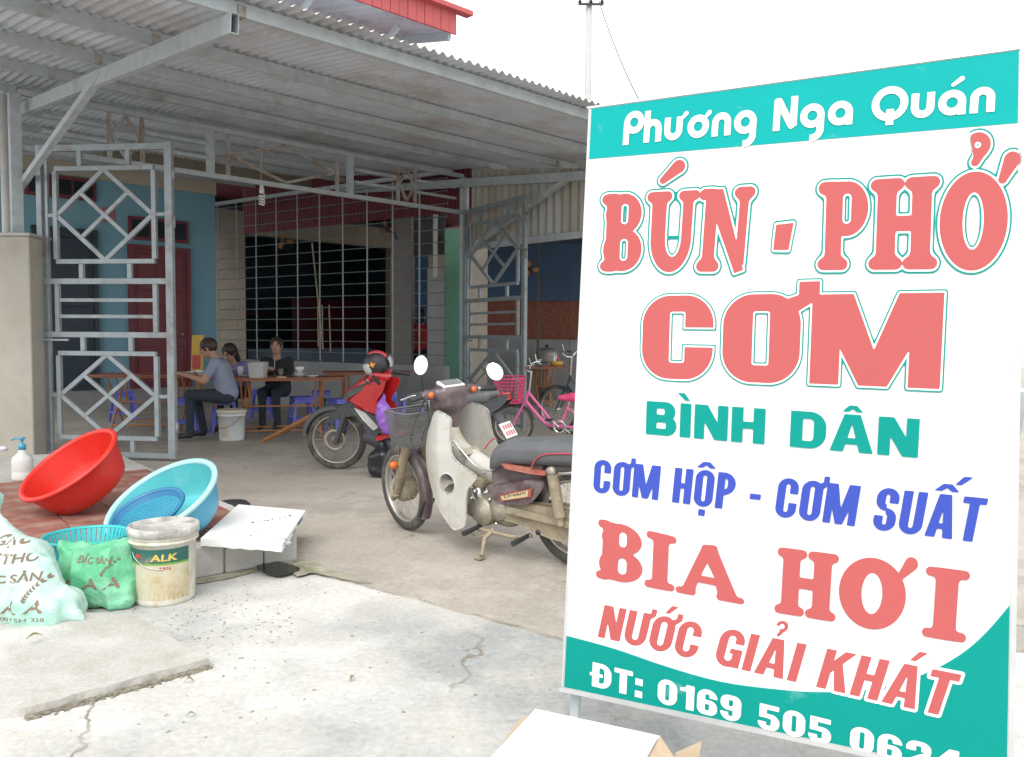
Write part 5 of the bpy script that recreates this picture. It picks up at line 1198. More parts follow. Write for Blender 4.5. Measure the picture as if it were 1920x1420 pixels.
for k, (y0, y1) in enumerate(((-.12, -.05), (.10, .03), (-.05, .05))):
    MB().tube(spline([tuple(HB @ T3(-.03, y0, .03)), tuple(HB @ T3(-.13 - .02 * k, y0 * .8, -.02)), tuple(ST @ T3(.23 + .02 * k, y1, .70)), tuple(ST @ T3(.17, y1, .56)), tuple(ST @ T3(.11, y1 - .03, .44))], 5, False), .0045, 6).build('control_cable', m_blackp, mbk)
# frame, engine
MB().tube([T3(.44, 0, .62), T3(.62, 0, .48), T3(.92, 0, .44), T3(1.1, 0, .58), T3(1.6, 0, .60)], .022, 8).build('frame_tube', m_blackp, mbk)
def f_eng(Pt):
    d = rbox(Pt, (.80, 0, .265), (.15, .085, .085), .05); d = smin(d, cone(Pt, (.68, 0, .27), (.46, 0, .31), .068, .062), .03)
    return smin(d, ell(Pt, (.93, 0, .26), (.09, .08, .08)), .05)
net2('engine', f_eng, (.36, -.13, .13), (1.06, .13, .40), .013, m_alloy, mbk)
for k in range(7):
    x_ = .50 + .025 * k; MB().lathe([(.001, -.003), (.078, -.003), (.078, .003), (.001, .003)], 20, Matrix.Translation((x_, 0, .303 - .008 * k)) @ Matrix.Rotation(R(98), 4, 'Y')).build('cooling_fin', m_alloy, mbk)
def cover(x, z, r, y, d, name='engine_cover', m=None): MB().lathe([(.001, d), (r * .35, d), (r * .5, d * .78), (r * .8, d * .72), (r * .95, d * .4), (r, 0), (r, -.02)], 28, Matrix.Translation((x, y, z)) @ Matrix.Rotation(R(90), 4, 'X')).build(name, m or m_alloy, mbk)
cx1 = D2(905, 962, -.12); cover(cx1[0], cx1[1], .088, -.085, .05)
cx2 = D2(932, 958, -.12); cover(cx2[0] + .01, cx2[1], .072, -.085, .04)
cx3 = D2(893, 928, -.1); MB().lathe([(.001, .02), (.034, .018), (.045, .0), (.045, -.05)], 20, Matrix.Translation((cx3[0], -.075, cx3[1])) @ Matrix.Rotation(R(90), 4, 'X')).build('cylinder_cover', m_chrome, mbk)
for (x_, z_) in ((.69, .335), (.83, .345), (.90, .315), (.73, .20), (.87, .205)): MB().lathe([(.001, .006), (.009, .006), (.009, -.02)], 6, Matrix.Translation((x_, -.108, z_)) @ Matrix.Rotation(R(90), 4, 'X')).build('bolt', m_chrome, mbk)
def f_carb(Pt): return smin(cone(Pt, (.66, -.01, .40), (.80, -.01, .47), .035, .045), rbox(Pt, (.70, -.03, .40), (.03, .03, .05), .012), .02)
net2('carburettor', f_carb, (.56, -.12, .30), (.92, .10, .56), .012, m_mud, mbk)
# chain case, swingarm
c0 = D2(945, 958, -.10); c1 = D2(1070, 1000, -.10)
ccx = spline([(c0[0], c0[1] + .03), (c0[0] - .02, c0[1] - .01), (c0[0] + .02, c0[1] - .055), (c0[0] + .1, c0[1] - .06), (WB - .1, .175), (WB + .03, .185), (WB + .085, .245), (WB + .07, .325), (WB - .02, .365), (c0[0] + .15, c0[1] + .065)], 4)
mb = MB(); panel(mb, ccx, (), lambda x, z: -.105, -.05, .018); mb.build('chain_case', m_mud, mbk)
mb = MB(); mb.bar((c0[0] + .02, -.112, c0[1] + .005), (WB + .03, -.112, .285), .010, .022); mb.build('case_rib', m_mud, mbk)
MB().lathe([(.001, .006), (.014, .006), (.018, -.006)], 14, Matrix.Translation((1.17, -.107, .20)) @ Matrix.Rotation(R(90), 4, 'X')).build('inspection_cap', m_blackp, mbk)
for y in (-.13, .13): MB().bar((.98, y, .31), (WB + .05, y, WR), .024, .032).build('swingarm', m_mud, mbk)
MB().tube([T3(.62, .09, .25), T3(.80, .14, .16), T3(1.1, .15, .18), T3(1.75, .16, .27)], [.018, .022, .042, .045], 12).build('exhaust', m_chrome, mbk)
# stand and pedals
s0, s1 = D2(930, 1003, -.10), D2(902, 1041, -.23)
MB().tube([(s0[0], -.10, s0[1] + .03), (s0[0] - .03, -.15, .12), (s1[0] + .02, -.23, .045)], [.018, .014, .012], 8).build('side_stand', m_mud, mbk)
MB().box((s1[0] + .005, -.235, .035), (.05, .04, .012)).build('stand_foot', m_mud, mbk)
MB().tube([(s0[0] + .02, -.11, .15), (s0[0] - .10, -.13, .11), (s0[0] - .16, -.13, .13)], .007, 6).build('gear_pedal', m_mud, mbk)
for x_ in (.74, 1.10): MB().tube([(x_, -.09, .17), (x_, -.25, .165)], [.012, .017], 8).build('foot_peg', m_blackp, mbk)
MB().tube([T3(.70, -.06, .165), T3(.74, -.11, .155), T3(1.0, -.12, .15), T3(1.12, -.10, .17)], .012, 8).build('step_bar', m_mud, mbk)
# side cover, seat, rear
sc_ = spline([D2(*p, -.13) for p in ((928, 918), (936, 908), (965, 904), (1000, 900), (1025, 906), (1016, 925), (1003, 940), (985, 947), (945, 944), (928, 938))], 4)
mb = MB(); panel(mb, sc_, (), lambda x, z: -.135 + .35 * (z - .45) ** 2, -.008, .014); sco = mb.build('side_cover', m_plum, mbk)
sx = [D2(*p, -.14) for p in ((940, 928), (1003, 915), (1000, 932), (944, 940))]
mb = MB(); mb.add([(x, -.1445, z) for x, z in sx], [(0, 1, 2, 3)]); mb.build('side_decal', mat('red and gold decal', (.32, .07, .05), .4, var=.3, scale=20), sco)
mb = MB(); sx2 = [D2(*p, -.14) for p in ((944, 930), (996, 919), (994, 931), (947, 938))]; mb.add([(x, -.1455, z) for x, z in sx2], [(0, 1, 2, 3)]); mb.build('decal_plate', mat('gold plate', (.5, .42, .25), .4), sco)
vs, fs = text2d('Dream', .01); w_ = max(a for a, b in vs); a0 = np.array(D2(951, 934, -.14)); a1 = np.array(D2(991, 926, -.14)); uu = a1 - a0; nrm = np.array([-uu[1], uu[0]]) / np.linalg.norm(uu) * .019
mb = MB(); mb.add([((a0 + uu * (a / w_) + nrm * b)[0], -.1465, (a0 + uu * (a / w_) + nrm * b)[1]) for a, b in vs], fs); mb.build('decal_lettering', mat('dark print', (.05, .03, .03), .5), sco)
MB().box((1.02, 0, .50), (.36, .17, .16)).build('under_seat_box', m_plum, mbk)
def f_seat(Pt):
    x = Pt[..., 0]; top = .695 + .035 * np.clip((x - .95) / .5, 0, 1) - .10 * np.clip((.98 - x) / .16, 0, 1) ** 2
    q = Pt.copy(); q[..., 2] = q[..., 2] - (top - .73)
    return smin(rbox(q, (1.28, 0, .665), (.44, .125, .068), .055), ell(q, (.92, 0, .66), (.13, .10, .06)), .06)
so_ = net2('seat', f_seat, (.74, -.17, .52), (1.78, .17, .84), .016, m_seat, mbk)
p1 = [D2(*p, -.13) for p in ((1000, 878), (1008, 862), (1024, 853), (1050, 851), (1080, 851), (1130, 851))]
MB().tube([(x, -.1295, z) for x, z in spline(p1, 4, False)], .0045, 6).build('piping', m_piping, so_)
p1 = [D2(*p, -.10) for p in ((912, 842), (922, 828), (932, 822))]
MB().tube([(x, -.095, z) for x, z in spline(p1, 4, False)], .0045, 6).build('piping', m_piping, so_)
mb = MB(); q = [D2(*p, -.125) for p in ((940, 868), (1010, 880), (1026, 884), (1026, 893), (1000, 890), (950, 880))]; panel(mb, q, (), lambda x, z: -.118, -.006, .012); mb.build('seat_trim', mat('red trim', (.36, .08, .06), .45, var=.3, scale=12, dirt=(.3, .24, .16), damt=.3), mbk)
mb = MB(); arc_strip(mb, WB, WR, WR + .045, R(165), R(5), .075, 22, .05, .004); mb.build('rear_fender', m_plum, mbk)
MB().box((1.70, 0, .60), (.14, .13, .10)).build('tail_cowl', m_plum, mbk); MB().box((1.785, 0, .60), (.03, .12, .08)).build('tail_light', m_redsh, mbk)
for y in (-.16, .16):
    t0, t1 = (D2(1040, 890, -.16), D2(1056, 984, -.16)); sh = MB().tube([(t0[0], y, t0[1]), (t1[0] - .005, y, t1[1] + .04)], [.032, .030], 14).build('shock_absorber', m_mud, mbk)
    MB().tube([(t1[0] - .006, y, t1[1] + .045), (t1[0], y, t1[1] - .005)], .018, 10).build('shock_rod', m_mud, sh)
    MB().lathe([(.001, .014), (.026, .014), (.026, -.014), (.001, -.014)], 14, Matrix.Translation((t0[0], y - .012 * (1 if y < 0 else -1), t0[1] + .02)) @ Matrix.Rotation(R(90), 4, 'X')).build('shock_mount', m_alloy, sh)
g0_, g1_ = D2(1052, 888, -.17), D2(1130, 884, -.17)
MB().tube([(g0_[0] - .02, -.14, g0_[1] - .02), (g0_[0], -.17, g0_[1]), (g1_[0], -.17, g1_[1]), (g1_[0] + .1, -.10, g1_[1] + .02), (g1_[0] + .1, .10, g1_[1] + .02), (g1_[0], .17, g1_[1]), (g0_[0], .17, g0_[1])], .011, 8).build('grab_rail', m_chrome, mbk)
# wire carrier on the tunnel
for k, y in enumerate((-.10, -.05, .0, .05)):
    pts = spline([D2(854, 826, y), D2(872, 848, y), D2(895, 873, y), D2(920, 884, y), D2(934, 878, y)], 3, False)
    MB().tube([(x, y, z) for x, z in pts], .0042, 6).build('carrier_wire', m_chrome, mbk)
for p_ in ((862, 836), (884, 862), (922, 884)):
    x, z = D2(*p_, -.025); MB().tube([(x, -.105, z + .002), (x, .055, z + .002)], .004, 6).build('carrier_wire', m_chrome, mbk)
xk, zk = D2(871, 850, -.1); MB().box((xk, -.03, zk), (.05, .15, .012), Matrix.Rotation(R(38), 3, 'Y')).build('carrier_clip', m_alloy, mbk)

# ------------------------------------------------------------------ red and black motorbike
rf = BikeFrame(G(637, 881), G(865, 905), .07)
rb_ = thing('motorbike', 'red and black motorbike with a helmet on its handlebar', 'motorbike', M=rf.M); mbk = rb_
WB2 = rf.L; WR2 = .295; sa2 = R(22)
S2 = Matrix.Translation((.08, 0, 0)) @ Matrix.Rotation(sa2, 4, 'Z') @ Matrix.Translation((-.08, 0, 0))
def E2(px, py, y=-.1): return rf.px(px, py, y)
m_rp = mat('glossy red paint', (0.50, 0.018, 0.022), 0.22, var=.06, coat=.5); m_gp = mat('dark grey plastic', (0.058, 0.062, 0.068), .42, var=.15, dirt=(.2, .19, .17), damt=.2)
wheel(rb_, 'front_wheel', S2 @ Matrix.Translation((0, 0, WR2)), WR2, .058, .045, .09, m_hub=m_alloy)
wheel(rb_, 'rear_wheel', Matrix.Translation((WB2, 0, WR2)), WR2, .068, .07, .1, m_hub=m_alloy)
MB().lathe([(.075, -.002), (.108, -.002), (.108, .002), (.075, .002), (.075, -.002)], 32, S2 @ Matrix.Translation((0, -.06, WR2)) @ Matrix.Rotation(R(90), 4, 'X')).build('brake_disc', m_alloy, rb_)
for y in (-.085, .085):
    MB().tube([S2 @ T3(.02, y, WR2 - .02), S2 @ T3(.08, y, .45), S2 @ T3(.17, y, .66)], [.03, .026, .024], 10).build('fork_leg', m_gp, rb_)
mb = MB(); arc_strip(mb, 0, WR2, WR2 + .045, R(172), R(28), .06, 22, .05, .004, S2); mb.build('front_fender', m_gp, rb_)
# front body: beak, cowl, leg shield
bk = spline([E2(*p) for p in ((588, 797), (604, 778), (640, 758), (672, 750), (690, 758), (700, 776), (692, 792), (672, 782), (640, 784), (612, 796))], 3)
mb = MB(); panel(mb, bk, (), lambda x, z: -.075, -.012, .016); mb.build('fender_side', m_gp, rb_)
rd = spline([E2(*p) for p in ((654, 748), (668, 734), (690, 722), (712, 712), (728, 714), (722, 736), (712, 752), (722, 764), (718, 776), (700, 772), (676, 760))], 3)
for s in (-1, 1):
    mb = MB(); panel(mb, rd, (), (lambda s_: lambda x, z: s_ * (.10 + (.05 if s_ < 0 else -.02) * min(1, max(0, (x - .15) / .4))))(s), .008 * s, .016); mb.build('front_panel', m_rp, rb_)
    sd2 = spline([E2(*p) for p in ((660, 762), (690, 772), (712, 782), (718, 800), (706, 822), (694, 812), (684, 794))], 3)
    mb = MB(); panel(mb, sd2, (), (lambda s_: lambda x, z: s_ * .135)(s), .008 * s, .016); mb.build('leg_shield', m_gp, rb_)
    tr_ = [E2(*p) for p in ((668, 762), (690, 772), (716, 800), (706, 806), (686, 786))]
    mb = MB(); panel(mb, tr_, (), (lambda s_: lambda x, z: s_ * .147)(s), .004 * s, .014); mb.build('silver_trim', mat('silver trim', (.55, .55, .53), .3, .3), rb_)
    lf = spline([E2(*p) for p in ((648, 742), (664, 728), (688, 718), (706, 712), (690, 728), (664, 742), (652, 750))], 3)
    mb = MB(); panel(mb, lf, (), (lambda s_: lambda x, z: s_ * (.165 - .03))(s), .006 * s, .014); mb.build('dark_cowl_stripe', m_gp, rb_)
def f_nose(Pt): 
    d = cone(Pt, (.20, 0, .72), (.47, 0, .86), .075, .10); return smin(d, cone(Pt, (.30, 0, .70), (.44, 0, .50), .09, .09), .06)
net2('front_cowl', f_nose, (.08, -.2, .36), (.64, .2, 1.02), .017, m_rp, rb_)
hx, hz = E2(712, 706, 0); H2 = Matrix.Translation((hx, 0, hz)) @ Matrix.Rotation(sa2 * .6, 4, 'Z')
H2I = np.array(H2.inverted())
def f_hl(Pt):
    q = Pt @ H2I[:3, :3].T + H2I[:3, 3]; return smin(ell(q, (0, 0, .0), (.11, .13, .07)), cone(q, (.02, -.2, .03), (.02, .2, .03), .025, .025), .05)
net2('headlight_cowl', f_hl, (hx - .26, -.3, hz - .16), (hx + .26, .3, hz + .18), .016, m_rp, rb_)
MB().lathe([(.001, .012), (.05, .01), (.07, 0)], 20, H2 @ Matrix.Translation((-.10, 0, -.0)) @ Matrix.Rotation(R(-90), 4, 'Y')).build('headlight', m_lens, rb_)
for s in (-1, 1):
    MB().tube([H2 @ T3(.02, s * .19, .03), H2 @ T3(.07, s * .27, .01), H2 @ T3(.15, s * .36, -.02)], [.014, .018, .018], 10).build('grip', m_blackp, rb_)
    MB().tube([H2 @ T3(-.02, s * .2, .03), H2 @ T3(-.03, s * .28, .0), H2 @ T3(.06, s * .36, -.03)], .006, 6).build('lever', m_blackp, rb_)
# engine, floor, seat, tail
def f_e2(Pt): return smin(rbox(Pt, (.72, 0, .29), (.19, .10, .10), .05), cone(Pt, (.55, 0, .28), (.38, 0, .34), .075, .07), .04)
net2('engine', f_e2, (.26, -.15, .14), (.98, .15, .46), .017, m_gp, rb_)
for s in (-1, 1): MB().lathe([(.001, .03), (.05, .028), (.085, .01), (.09, -.02)], 24, Matrix.Translation((.66, s * .095, .27)) @ Matrix.Rotation(R(90 * -s) if s > 0 else R(90), 4, 'X')).build('engine_cover', m_gp, rb_)
MB().tube([T3(.42, 0, .62), T3(.60, 0, .50), T3(.95, 0, .50), T3(1.15, 0, .62)], [.06, .055, .055, .06], 10).build('spine', m_gp, rb_)
rdl = [E2(*p) for p in ((706, 818), (738, 810), (760, 806), (764, 812), (740, 818), (710, 826))]
mb = MB(); panel(mb, rdl, (), lambda x, z: -.13, -.01, .012); mb.build('red_trim', m_rp, rb_)
def f_s2(Pt):
    x = Pt[..., 0]; q = Pt.copy(); q[..., 2] -= .07 * np.clip((x - 1.25) / .5, 0, 1); return rbox(q, (1.30, 0, .72), (.44, .12, .055), .05)
net2('seat', f_s2, (.80, -.16, .62), (1.80, .16, .90), .018, m_seat, rb_)
tl_ = spline([E2(*p) for p in ((842, 775), (880, 762), (930, 745), (948, 740), (946, 752), (925, 772), (890, 785), (850, 795))], 3)
for s in (-1, 1):
    mb = MB(); panel(mb, tl_, (), (lambda s_: lambda x, z: s_ * (.13 - .06 * max(0, (x - 1.3) / .55)))(s), .01 * s, .018); mb.build('tail_panel', m_gp, rb_)
tx, tz = E2(947, 745, 0); MB().box((tx, 0, tz), (.05, .13, .06), Matrix.Rotation(R(-20), 3, 'Y')).build('tail_light', mat('red lens', (.5, .03, .02), .2), rb_)
mb = MB(); arc_strip(mb, WB2, WR2, WR2 + .05, R(150), R(22), .07, 18, .05, .004); mb.build('rear_fender', m_gp, rb_)
px_, pz_ = E2(953, 806, 0)
Mp = Matrix.Translation((px_, 0, pz_)) @ Matrix.Rotation(R(-32), 4, 'Y')
MB().bar((px_ - .12, 0, pz_ + .14), (px_ - .01, 0, pz_ + .0), .10, .02).build('plate_bracket', m_gp, rb_)
po = bevel(MB().box((0, 0, 0), (.012, .19, .14)).xf(Mp).build('licence_plate', mat('white plate', (.72, .74, .72), .4), rb_), .003)
for (tx_, z0, hg) in (('1', 0, 0),): pass
mb = MB(); rnd = random.Random(4)
for rw in (0, 1):
    for c_ in range(4): mb.box((.0075, -.062 + .041 * c_, .03 - .06 * rw), (.002, .026, .04))
mb.xf(Mp)
o = mb.build('plate_marks', mat('faded red marks', (.45, .12, .14), .5), po); o['kind'] = 'stuff'
for y in (-.14, .14): MB().tube([(WB2 - .02, y, WR2 + .02), (WB2 - .14, y, .66)], [.022, .028], 10).build('shock_absorber', m_alloy, rb_)
for y in (-.11, .11): MB().bar((.90, y, .30), (WB2 + .04, y, WR2), .03, .04).build('swingarm', m_gp, rb_)
MB().tube([T3(.5, .10, .2), T3(.8, .14, .15), T3(1.1, .15, .2), T3(1.75, .17, .32)], [.018, .02, .045, .05], 12).build('exhaust', m_gp, rb_)
MB().tube([T3(.80, -.08, .2), T3(.76, -.20, .02)], [.014, .012], 8).build('side_stand', m_blackp, rb_)
# helmet hanging on the red bike
hc = rf.M @ Vector((*[E2(706, 684, -.05)[0]], -.05, E2(706, 684, -.05)[1]))
ht = thing('helmet', 'black and white helmet with a red peak on the red motorbike', 'helmet', M=Matrix.Translation(hc) @ Matrix.Rotation(R(-20), 4, 'Y') @ Matrix.Rotation(R(10), 4, 'X') @ Matrix.Scale(0.94, 4))
def f_hel(Pt): return np.maximum(np.maximum(ell(Pt, (0, 0, 0), (.135, .115, .135)), -ell(Pt, (0, 0, -.03), (.115, .095, .12))), -(Pt[..., 2] + .085))
ho = net_obj('shell', f_hel, (-.18, -.16, -.14), (.18, .16, .18), .011, [m_blackp, mat('scuffed white shell', (.5, .52, .5), .4, dirt=(.2, .25, .25), damt=.4, dscale=14)], ht, cls=lambda v: ((v[:, 0] < -.05) & (v[:, 2] < .05)).astype(int))
mb = MB(); arc_strip(mb, 0, 0, .139, R(20), R(100), .05, 10, .01, .004); mb.build('stripe', mat('red peak', (.55, .06, .08), .4), ht)
mb = MB(); arc_strip(mb, .02, 0, .140, R(-25), R(18), .075, 10, .02, .005); mb.build('visor_band', mat('grey band', (.35, .34, .35), .4), ht)
q = [(-.035, .0), (-.012, .012), (0, .035), (.012, .012), (.035, 0), (.012, -.012), (0, -.035), (-.012, -.012)]
mb = MB(); mb.add([(-.02 + a, -.1165 + .55 * ((a - .02) ** 2 + (b + .03) ** 2), .03 + b) for a, b in q], [tuple(range(8))]); mb.build('star_sticker', mat('orange sticker', (.75, .28, .02), .5), ht)
# purple plastic bag hanging on the red bike
pc = rf.M @ Vector((E2(723, 772, -.17)[0], -.19, E2(723, 772, -.17)[1]))
def f_bag(Pt): 
    d = smin(ell(Pt, (0, 0, -.02), (.085, .06, .11)), ell(Pt, (.03, -.01, -.12), (.075, .055, .09)), .04); d = smin(d, cone(Pt, (-.03, .01, .05), (-.02, .05, .13), .045, .02), .04)
    return d + wrinkle(Pt, 55, .010, 2.0)
t = thing('plastic_bag', 'crumpled purple plastic bag hanging on the red motorbike', 'bag', M=Matrix.Translation(pc))
net_obj('bag', f_bag, (-.15, -.12, -.26), (.16, .14, .18), .010, mat('purple film', (.26, .11, .50), .28, var=.2, scale=12, sub=.2), t)
MB().tube([(-.02, .05, .12), (-.02, .075, .16), (-.01, .10, .15)], .005, 6).build('handle', mat('purple film', (.26, .11, .50), .28), t)
# black bag standing under it
bc2 = rf.M @ Vector((E2(715, 832, -.16)[0], -.20, 0)); bc2.z = .012
t = thing('bin_bag', 'black plastic bag standing by the red motorbike engine', 'bag', M=Matrix.Translation(bc2))
net_obj('bag', lambda Pt: np.maximum(smin(rbox(Pt, (0, 0, .12), (.11, .08, .12), .06), cone(Pt, (0, 0, .2), (.01, .02, .30), .08, .04), .05) + wrinkle(Pt, 30, .008, 5.), -Pt[..., 2] + .002), (-.18, -.15, -.02), (.18, .15, .38), .012, mat('black film', (.018, .019, .022), .3, var=.3), t)
MB().tube([(0.0, .02, .29), (.02, .05, .33), (.03, .03, .29)], .008, 6).build('knot', m_blackp, t)

# ------------------------------------------------------------------ bicycles
def bicycle(label, gf, gr, m_fr, m_acc, m_bsk, basket=True, r=.255, hb_h=1.0, sad_h=.66, steer=0.0):
    b = BikeFrame(gf, gr, .05); t = thing('bicycle', label, 'bicycle', M=b.M); L = b.L
    S = Matrix.Translation((.1, 0, 0)) @ Matrix.Rotation(steer, 4, 'Z') @ Matrix.Translation((-.1, 0, 0))
    wheel(t, 'front_wheel', S @ Matrix.Translation((0, 0, r)), r, .036, .025, .06, 28, m_hub=m_chrome); wheel(t, 'rear_wheel', Matrix.Translation((L, 0, r)), r, .036, .03, .08, 28, m_hub=m_chrome)
    hd = T3(.20, 0, r * 2 + .16); hl = T3(.155, 0, r * 2 + .02); bb = T3(L * .56, 0, r * 1.02); sd_ = T3(L * .66, 0, sad_h - .05)
    MB().tube([hl, hd], .019, 10).build('head_tube', m_fr, t)
    MB().tube(spline([tuple(hd - T3(0, 0, .03)), (L * .36, 0, r * 1.75), (L * .47, 0, r * 1.25), tuple(bb.lerp(sd_, .22))], 5, False), .017, 10).build('top_tube', m_fr, t)
    MB().tube(spline([tuple(hl + T3(.01, 0, .01)), (L * .30, 0, r * 1.5), (L * .42, 0, r * 1.06), tuple(bb)], 5, False), .021, 10).build('down_tube', m_fr, t)
    MB().tube([bb, sd_], .016, 10).build('seat_tube', m_fr, t); MB().tube([sd_, sd_ + T3(.02, 0, .07)], .012, 8).build('seat_post', m_chrome, t)
    for y in (-.055, .055):
        MB().tube([S @ T3(.145, y * .8, r * 2 + .02), S @ T3(.06, y, r * 1.4), S @ T3(0, y, r)], [.013, .012, .009], 8).build('fork_blade', m_fr, t)
        MB().tube([bb + T3(.02, y * .6, 0), T3(L, y, r)], .009, 8).build('chain_stay', m_fr, t); MB().tube([sd_.lerp(bb, .15) + T3(0, y * .3, 0), T3(L, y, r)], .008, 8).build('seat_stay', m_fr, t)
    for nm, c_, a0, a1, xf in (('front_fender', 0, 165, 15, S), ('rear_fender', L, 190, 20, None)):
        mb = MB(); arc_strip(mb, c_, r, r + .022, R(a0), R(a1), .026, 18, .012, .003, xf or Matrix.Identity(4)); mb.build(nm, m_acc, t)
    def f_sad(Pt): return smin(cone(Pt, (sd_.x - .10, 0, sad_h + .03), (sd_.x + .03, 0, sad_h + .035), .030, .05), ell(Pt, (sd_.x + .10, 0, sad_h + .04), (.085, .085, .045)), .05)
    net_obj('saddle', f_sad, (sd_.x - .2, -.14, sad_h - .06), (sd_.x + .25, .14, sad_h + .14), .014, m_bsk if basket else m_blackp, t)
    hz_ = hb_h; st = S @ T3(.225, 0, hz_ - .10)
    MB().tube([S @ hd, st], .012, 8).build('stem', m_chrome, t)
    for s in (-1, 1):
        pts = spline([tuple(st), tuple(S @ T3(.19, s * .10, hz_ - .08)), tuple(S @ T3(.20, s * .21, hz_ - .02)), tuple(S @ T3(.30, s * .245, hz_)), tuple(S @ T3(.40, s * .25, hz_ - .01))], 5, False)
        MB().tube(pts, .011, 8).build('handlebar', m_chrome, t); MB().tube([pts[-6], pts[-1]], .016, 8).build('grip', m_acc, t)
        MB().tube([pts[-8], Vector(pts[-8]) + T3(-.02, s * .02, .09)], .004, 6).build('bell_rod', m_chrome, t)
    MB().lathe([(.055, -.003), (.075, -.003), (.078, .0), (.075, .003), (.055, .003), (.055, -.003)], 28, Matrix.Translation(bb + T3(0, -.045, 0)) @ Matrix.Rotation(R(90), 4, 'X')).build('chainring', m_chrome, t)
    for s in (-1, 1):
        MB().tube([bb + T3(0, s * .06, 0), bb + T3(s * .10, s * .07, -s * .09)], .009, 8).build('crank', m_chrome, t); MB().box(bb + T3(s * .10, s * .12, -s * .09), (.08, .085, .022)).build('pedal', m_acc, t)
    MB().tube([T3(L - .02, -.06, r), T3(L + .03, -.10, .01)], .008, 6).build('kick_stand', m_chrome, t)
    MB().tube([sd_ + T3(.02, -.05, -.06), T3(L + .12, -.06, r * 2 + .09), T3(L + .12, .06, r * 2 + .09), sd_ + T3(.02, .05, -.06)], .007, 6).build('rear_carrier', m_chrome, t)
    if basket:
        M = S @ Matrix.Translation((-.03, 0, r * 2 + .02))
        ly, lx, h_ = .38, .33, .29
        # moulded plastic basket of broad strips
        def pt(a, b_, z): k = .78 + .22 * z / h_; return M @ Vector((a * lx / 2 * k, b_ * ly / 2 * k, z))
        def loop(z): return [pt(a, b_, z) for a, b_ in ((-1, -.75), (-.75, -1), (.75, -1), (1, -.75), (1, .75), (.75, 1), (-.75, 1), (-1, .75))]
        bo = MB().tube(loop(h_), .008, 8, closed=True).build('basket', m_bsk, t)
        for i in range(7): MB().tube(loop(h_ * i / 7 + .005), .0065, 6, closed=True, flat=.7).build('basket_band', m_bsk, bo)
        for i in range(7):
            f = -.9 + 1.8 * i / 6
            for s in (-1, 1):
                MB().tube([pt(f, s, 0), pt(f, s, h_)], .004, 5).build('basket_rib', m_bsk, bo); MB().tube([pt(s, f, 0), pt(s, f, h_)], .004, 5).build('basket_rib', m_bsk, bo)
        MB().add([pt(a, b_, .004) for a, b_ in ((-1, -1), (1, -1), (1, 1), (-1, 1))], [(0, 1, 2, 3)]).build('basket_floor', m_bsk, bo)
    return t
m_pinkf = mat('pink bicycle paint', (0.66, 0.13, 0.34), .3, var=.05, coat=.3); m_pinkb = mat('hot pink plastic', (0.72, 0.075, 0.20), .4, var=.05, sub=.05)
m_dkb = mat('dark bicycle paint', (.035, .05, .07), .3, coat=.3)
bicycle('pink step-through bicycle with a pink plastic basket', G(962, 838), G(1122, 846), m_pinkf, m_blackp, m_pinkb, True, .25, .98, .56, R(8))
bicycle('dark bicycle parked behind the pink one', G(1046, 812), G(1185, 822), m_dkb, m_dkb, m_blackp, False, .31, 1.12, .80, R(-6))
# ================================================================== tables, stools, crockery
m_stool = mat('violet blue plastic', (0.15, 0.17, 0.66), 0.35, var=.05, sub=.05)
m_top = mat('red brown tabletop', (0.26, 0.085, 0.05), 0.35, var=.15, scale=5); m_orng = mat('orange brown tube', (0.42, 0.17, 0.055), 0.4, var=.12)
m_china = mat('white china', (0.68, 0.69, 0.68), .2, var=.03); m_nap = mat('grey plastic box', (0.42, 0.43, 0.43), .5)
FZ = .012
def make_stool():
    t = thing('plastic_stool', 'blue plastic stool', 'stool', M=Matrix.Identity(4)); H_, a, b = .455, .125, .175
    net_obj('seat', lambda Pt: np.maximum(rbox(Pt, (0, 0, H_ - .014), (a + .012, a + .012, .016), .012), .014 - np.linalg.norm(Pt[..., :2], axis=-1)), (-.16, -.16, H_ - .05), (.16, .16, H_ + .03), .011, m_stool, t)
    for sx in (-1, 1):
        for sy in (-1, 1):
            mb = MB(); top = Vector((sx * a, sy * a, H_ - .02)); bot = Vector((sx * b, sy * b, 0)); vs = []
            for p, w_ in ((top, .042), (top.lerp(bot, .5), .034), (bot, .026)):
                for dx, dy in ((0, 0), (-sx * w_, 0), (-sx * w_, -sy * .012), (-sx * .012, -sy * .012), (-sx * .012, -sy * w_), (0, -sy * w_)): vs.append(p + Vector((dx, dy, 0)))
            fs = [(r_ * 6 + i, r_ * 6 + (i + 1) % 6, (r_ + 1) * 6 + (i + 1) % 6, (r_ + 1) * 6 + i) for r_ in range(2) for i in range(6)] + [tuple(range(6)), tuple(range(17, 11, -1))]
            mb.add(vs, fs); mb.build('leg', m_stool, t)
    for s in (-1, 1):
        for ax_ in (0, 1):
            for z, hh, k in ((H_ - .05, .055, a + .004), (.15, .03, a + (b - a) * .62)):
                L_ = 2 * k - .05; c = Vector((0, s * (k - .008), z)) if ax_ == 0 else Vector((s * (k - .008), 0, z))
                MB().box(c, (L_, .012, hh) if ax_ == 0 else (.012, L_, hh)).build('apron' if hh > .04 else 'rail', m_stool, t)
    return t
proto = make_stool()
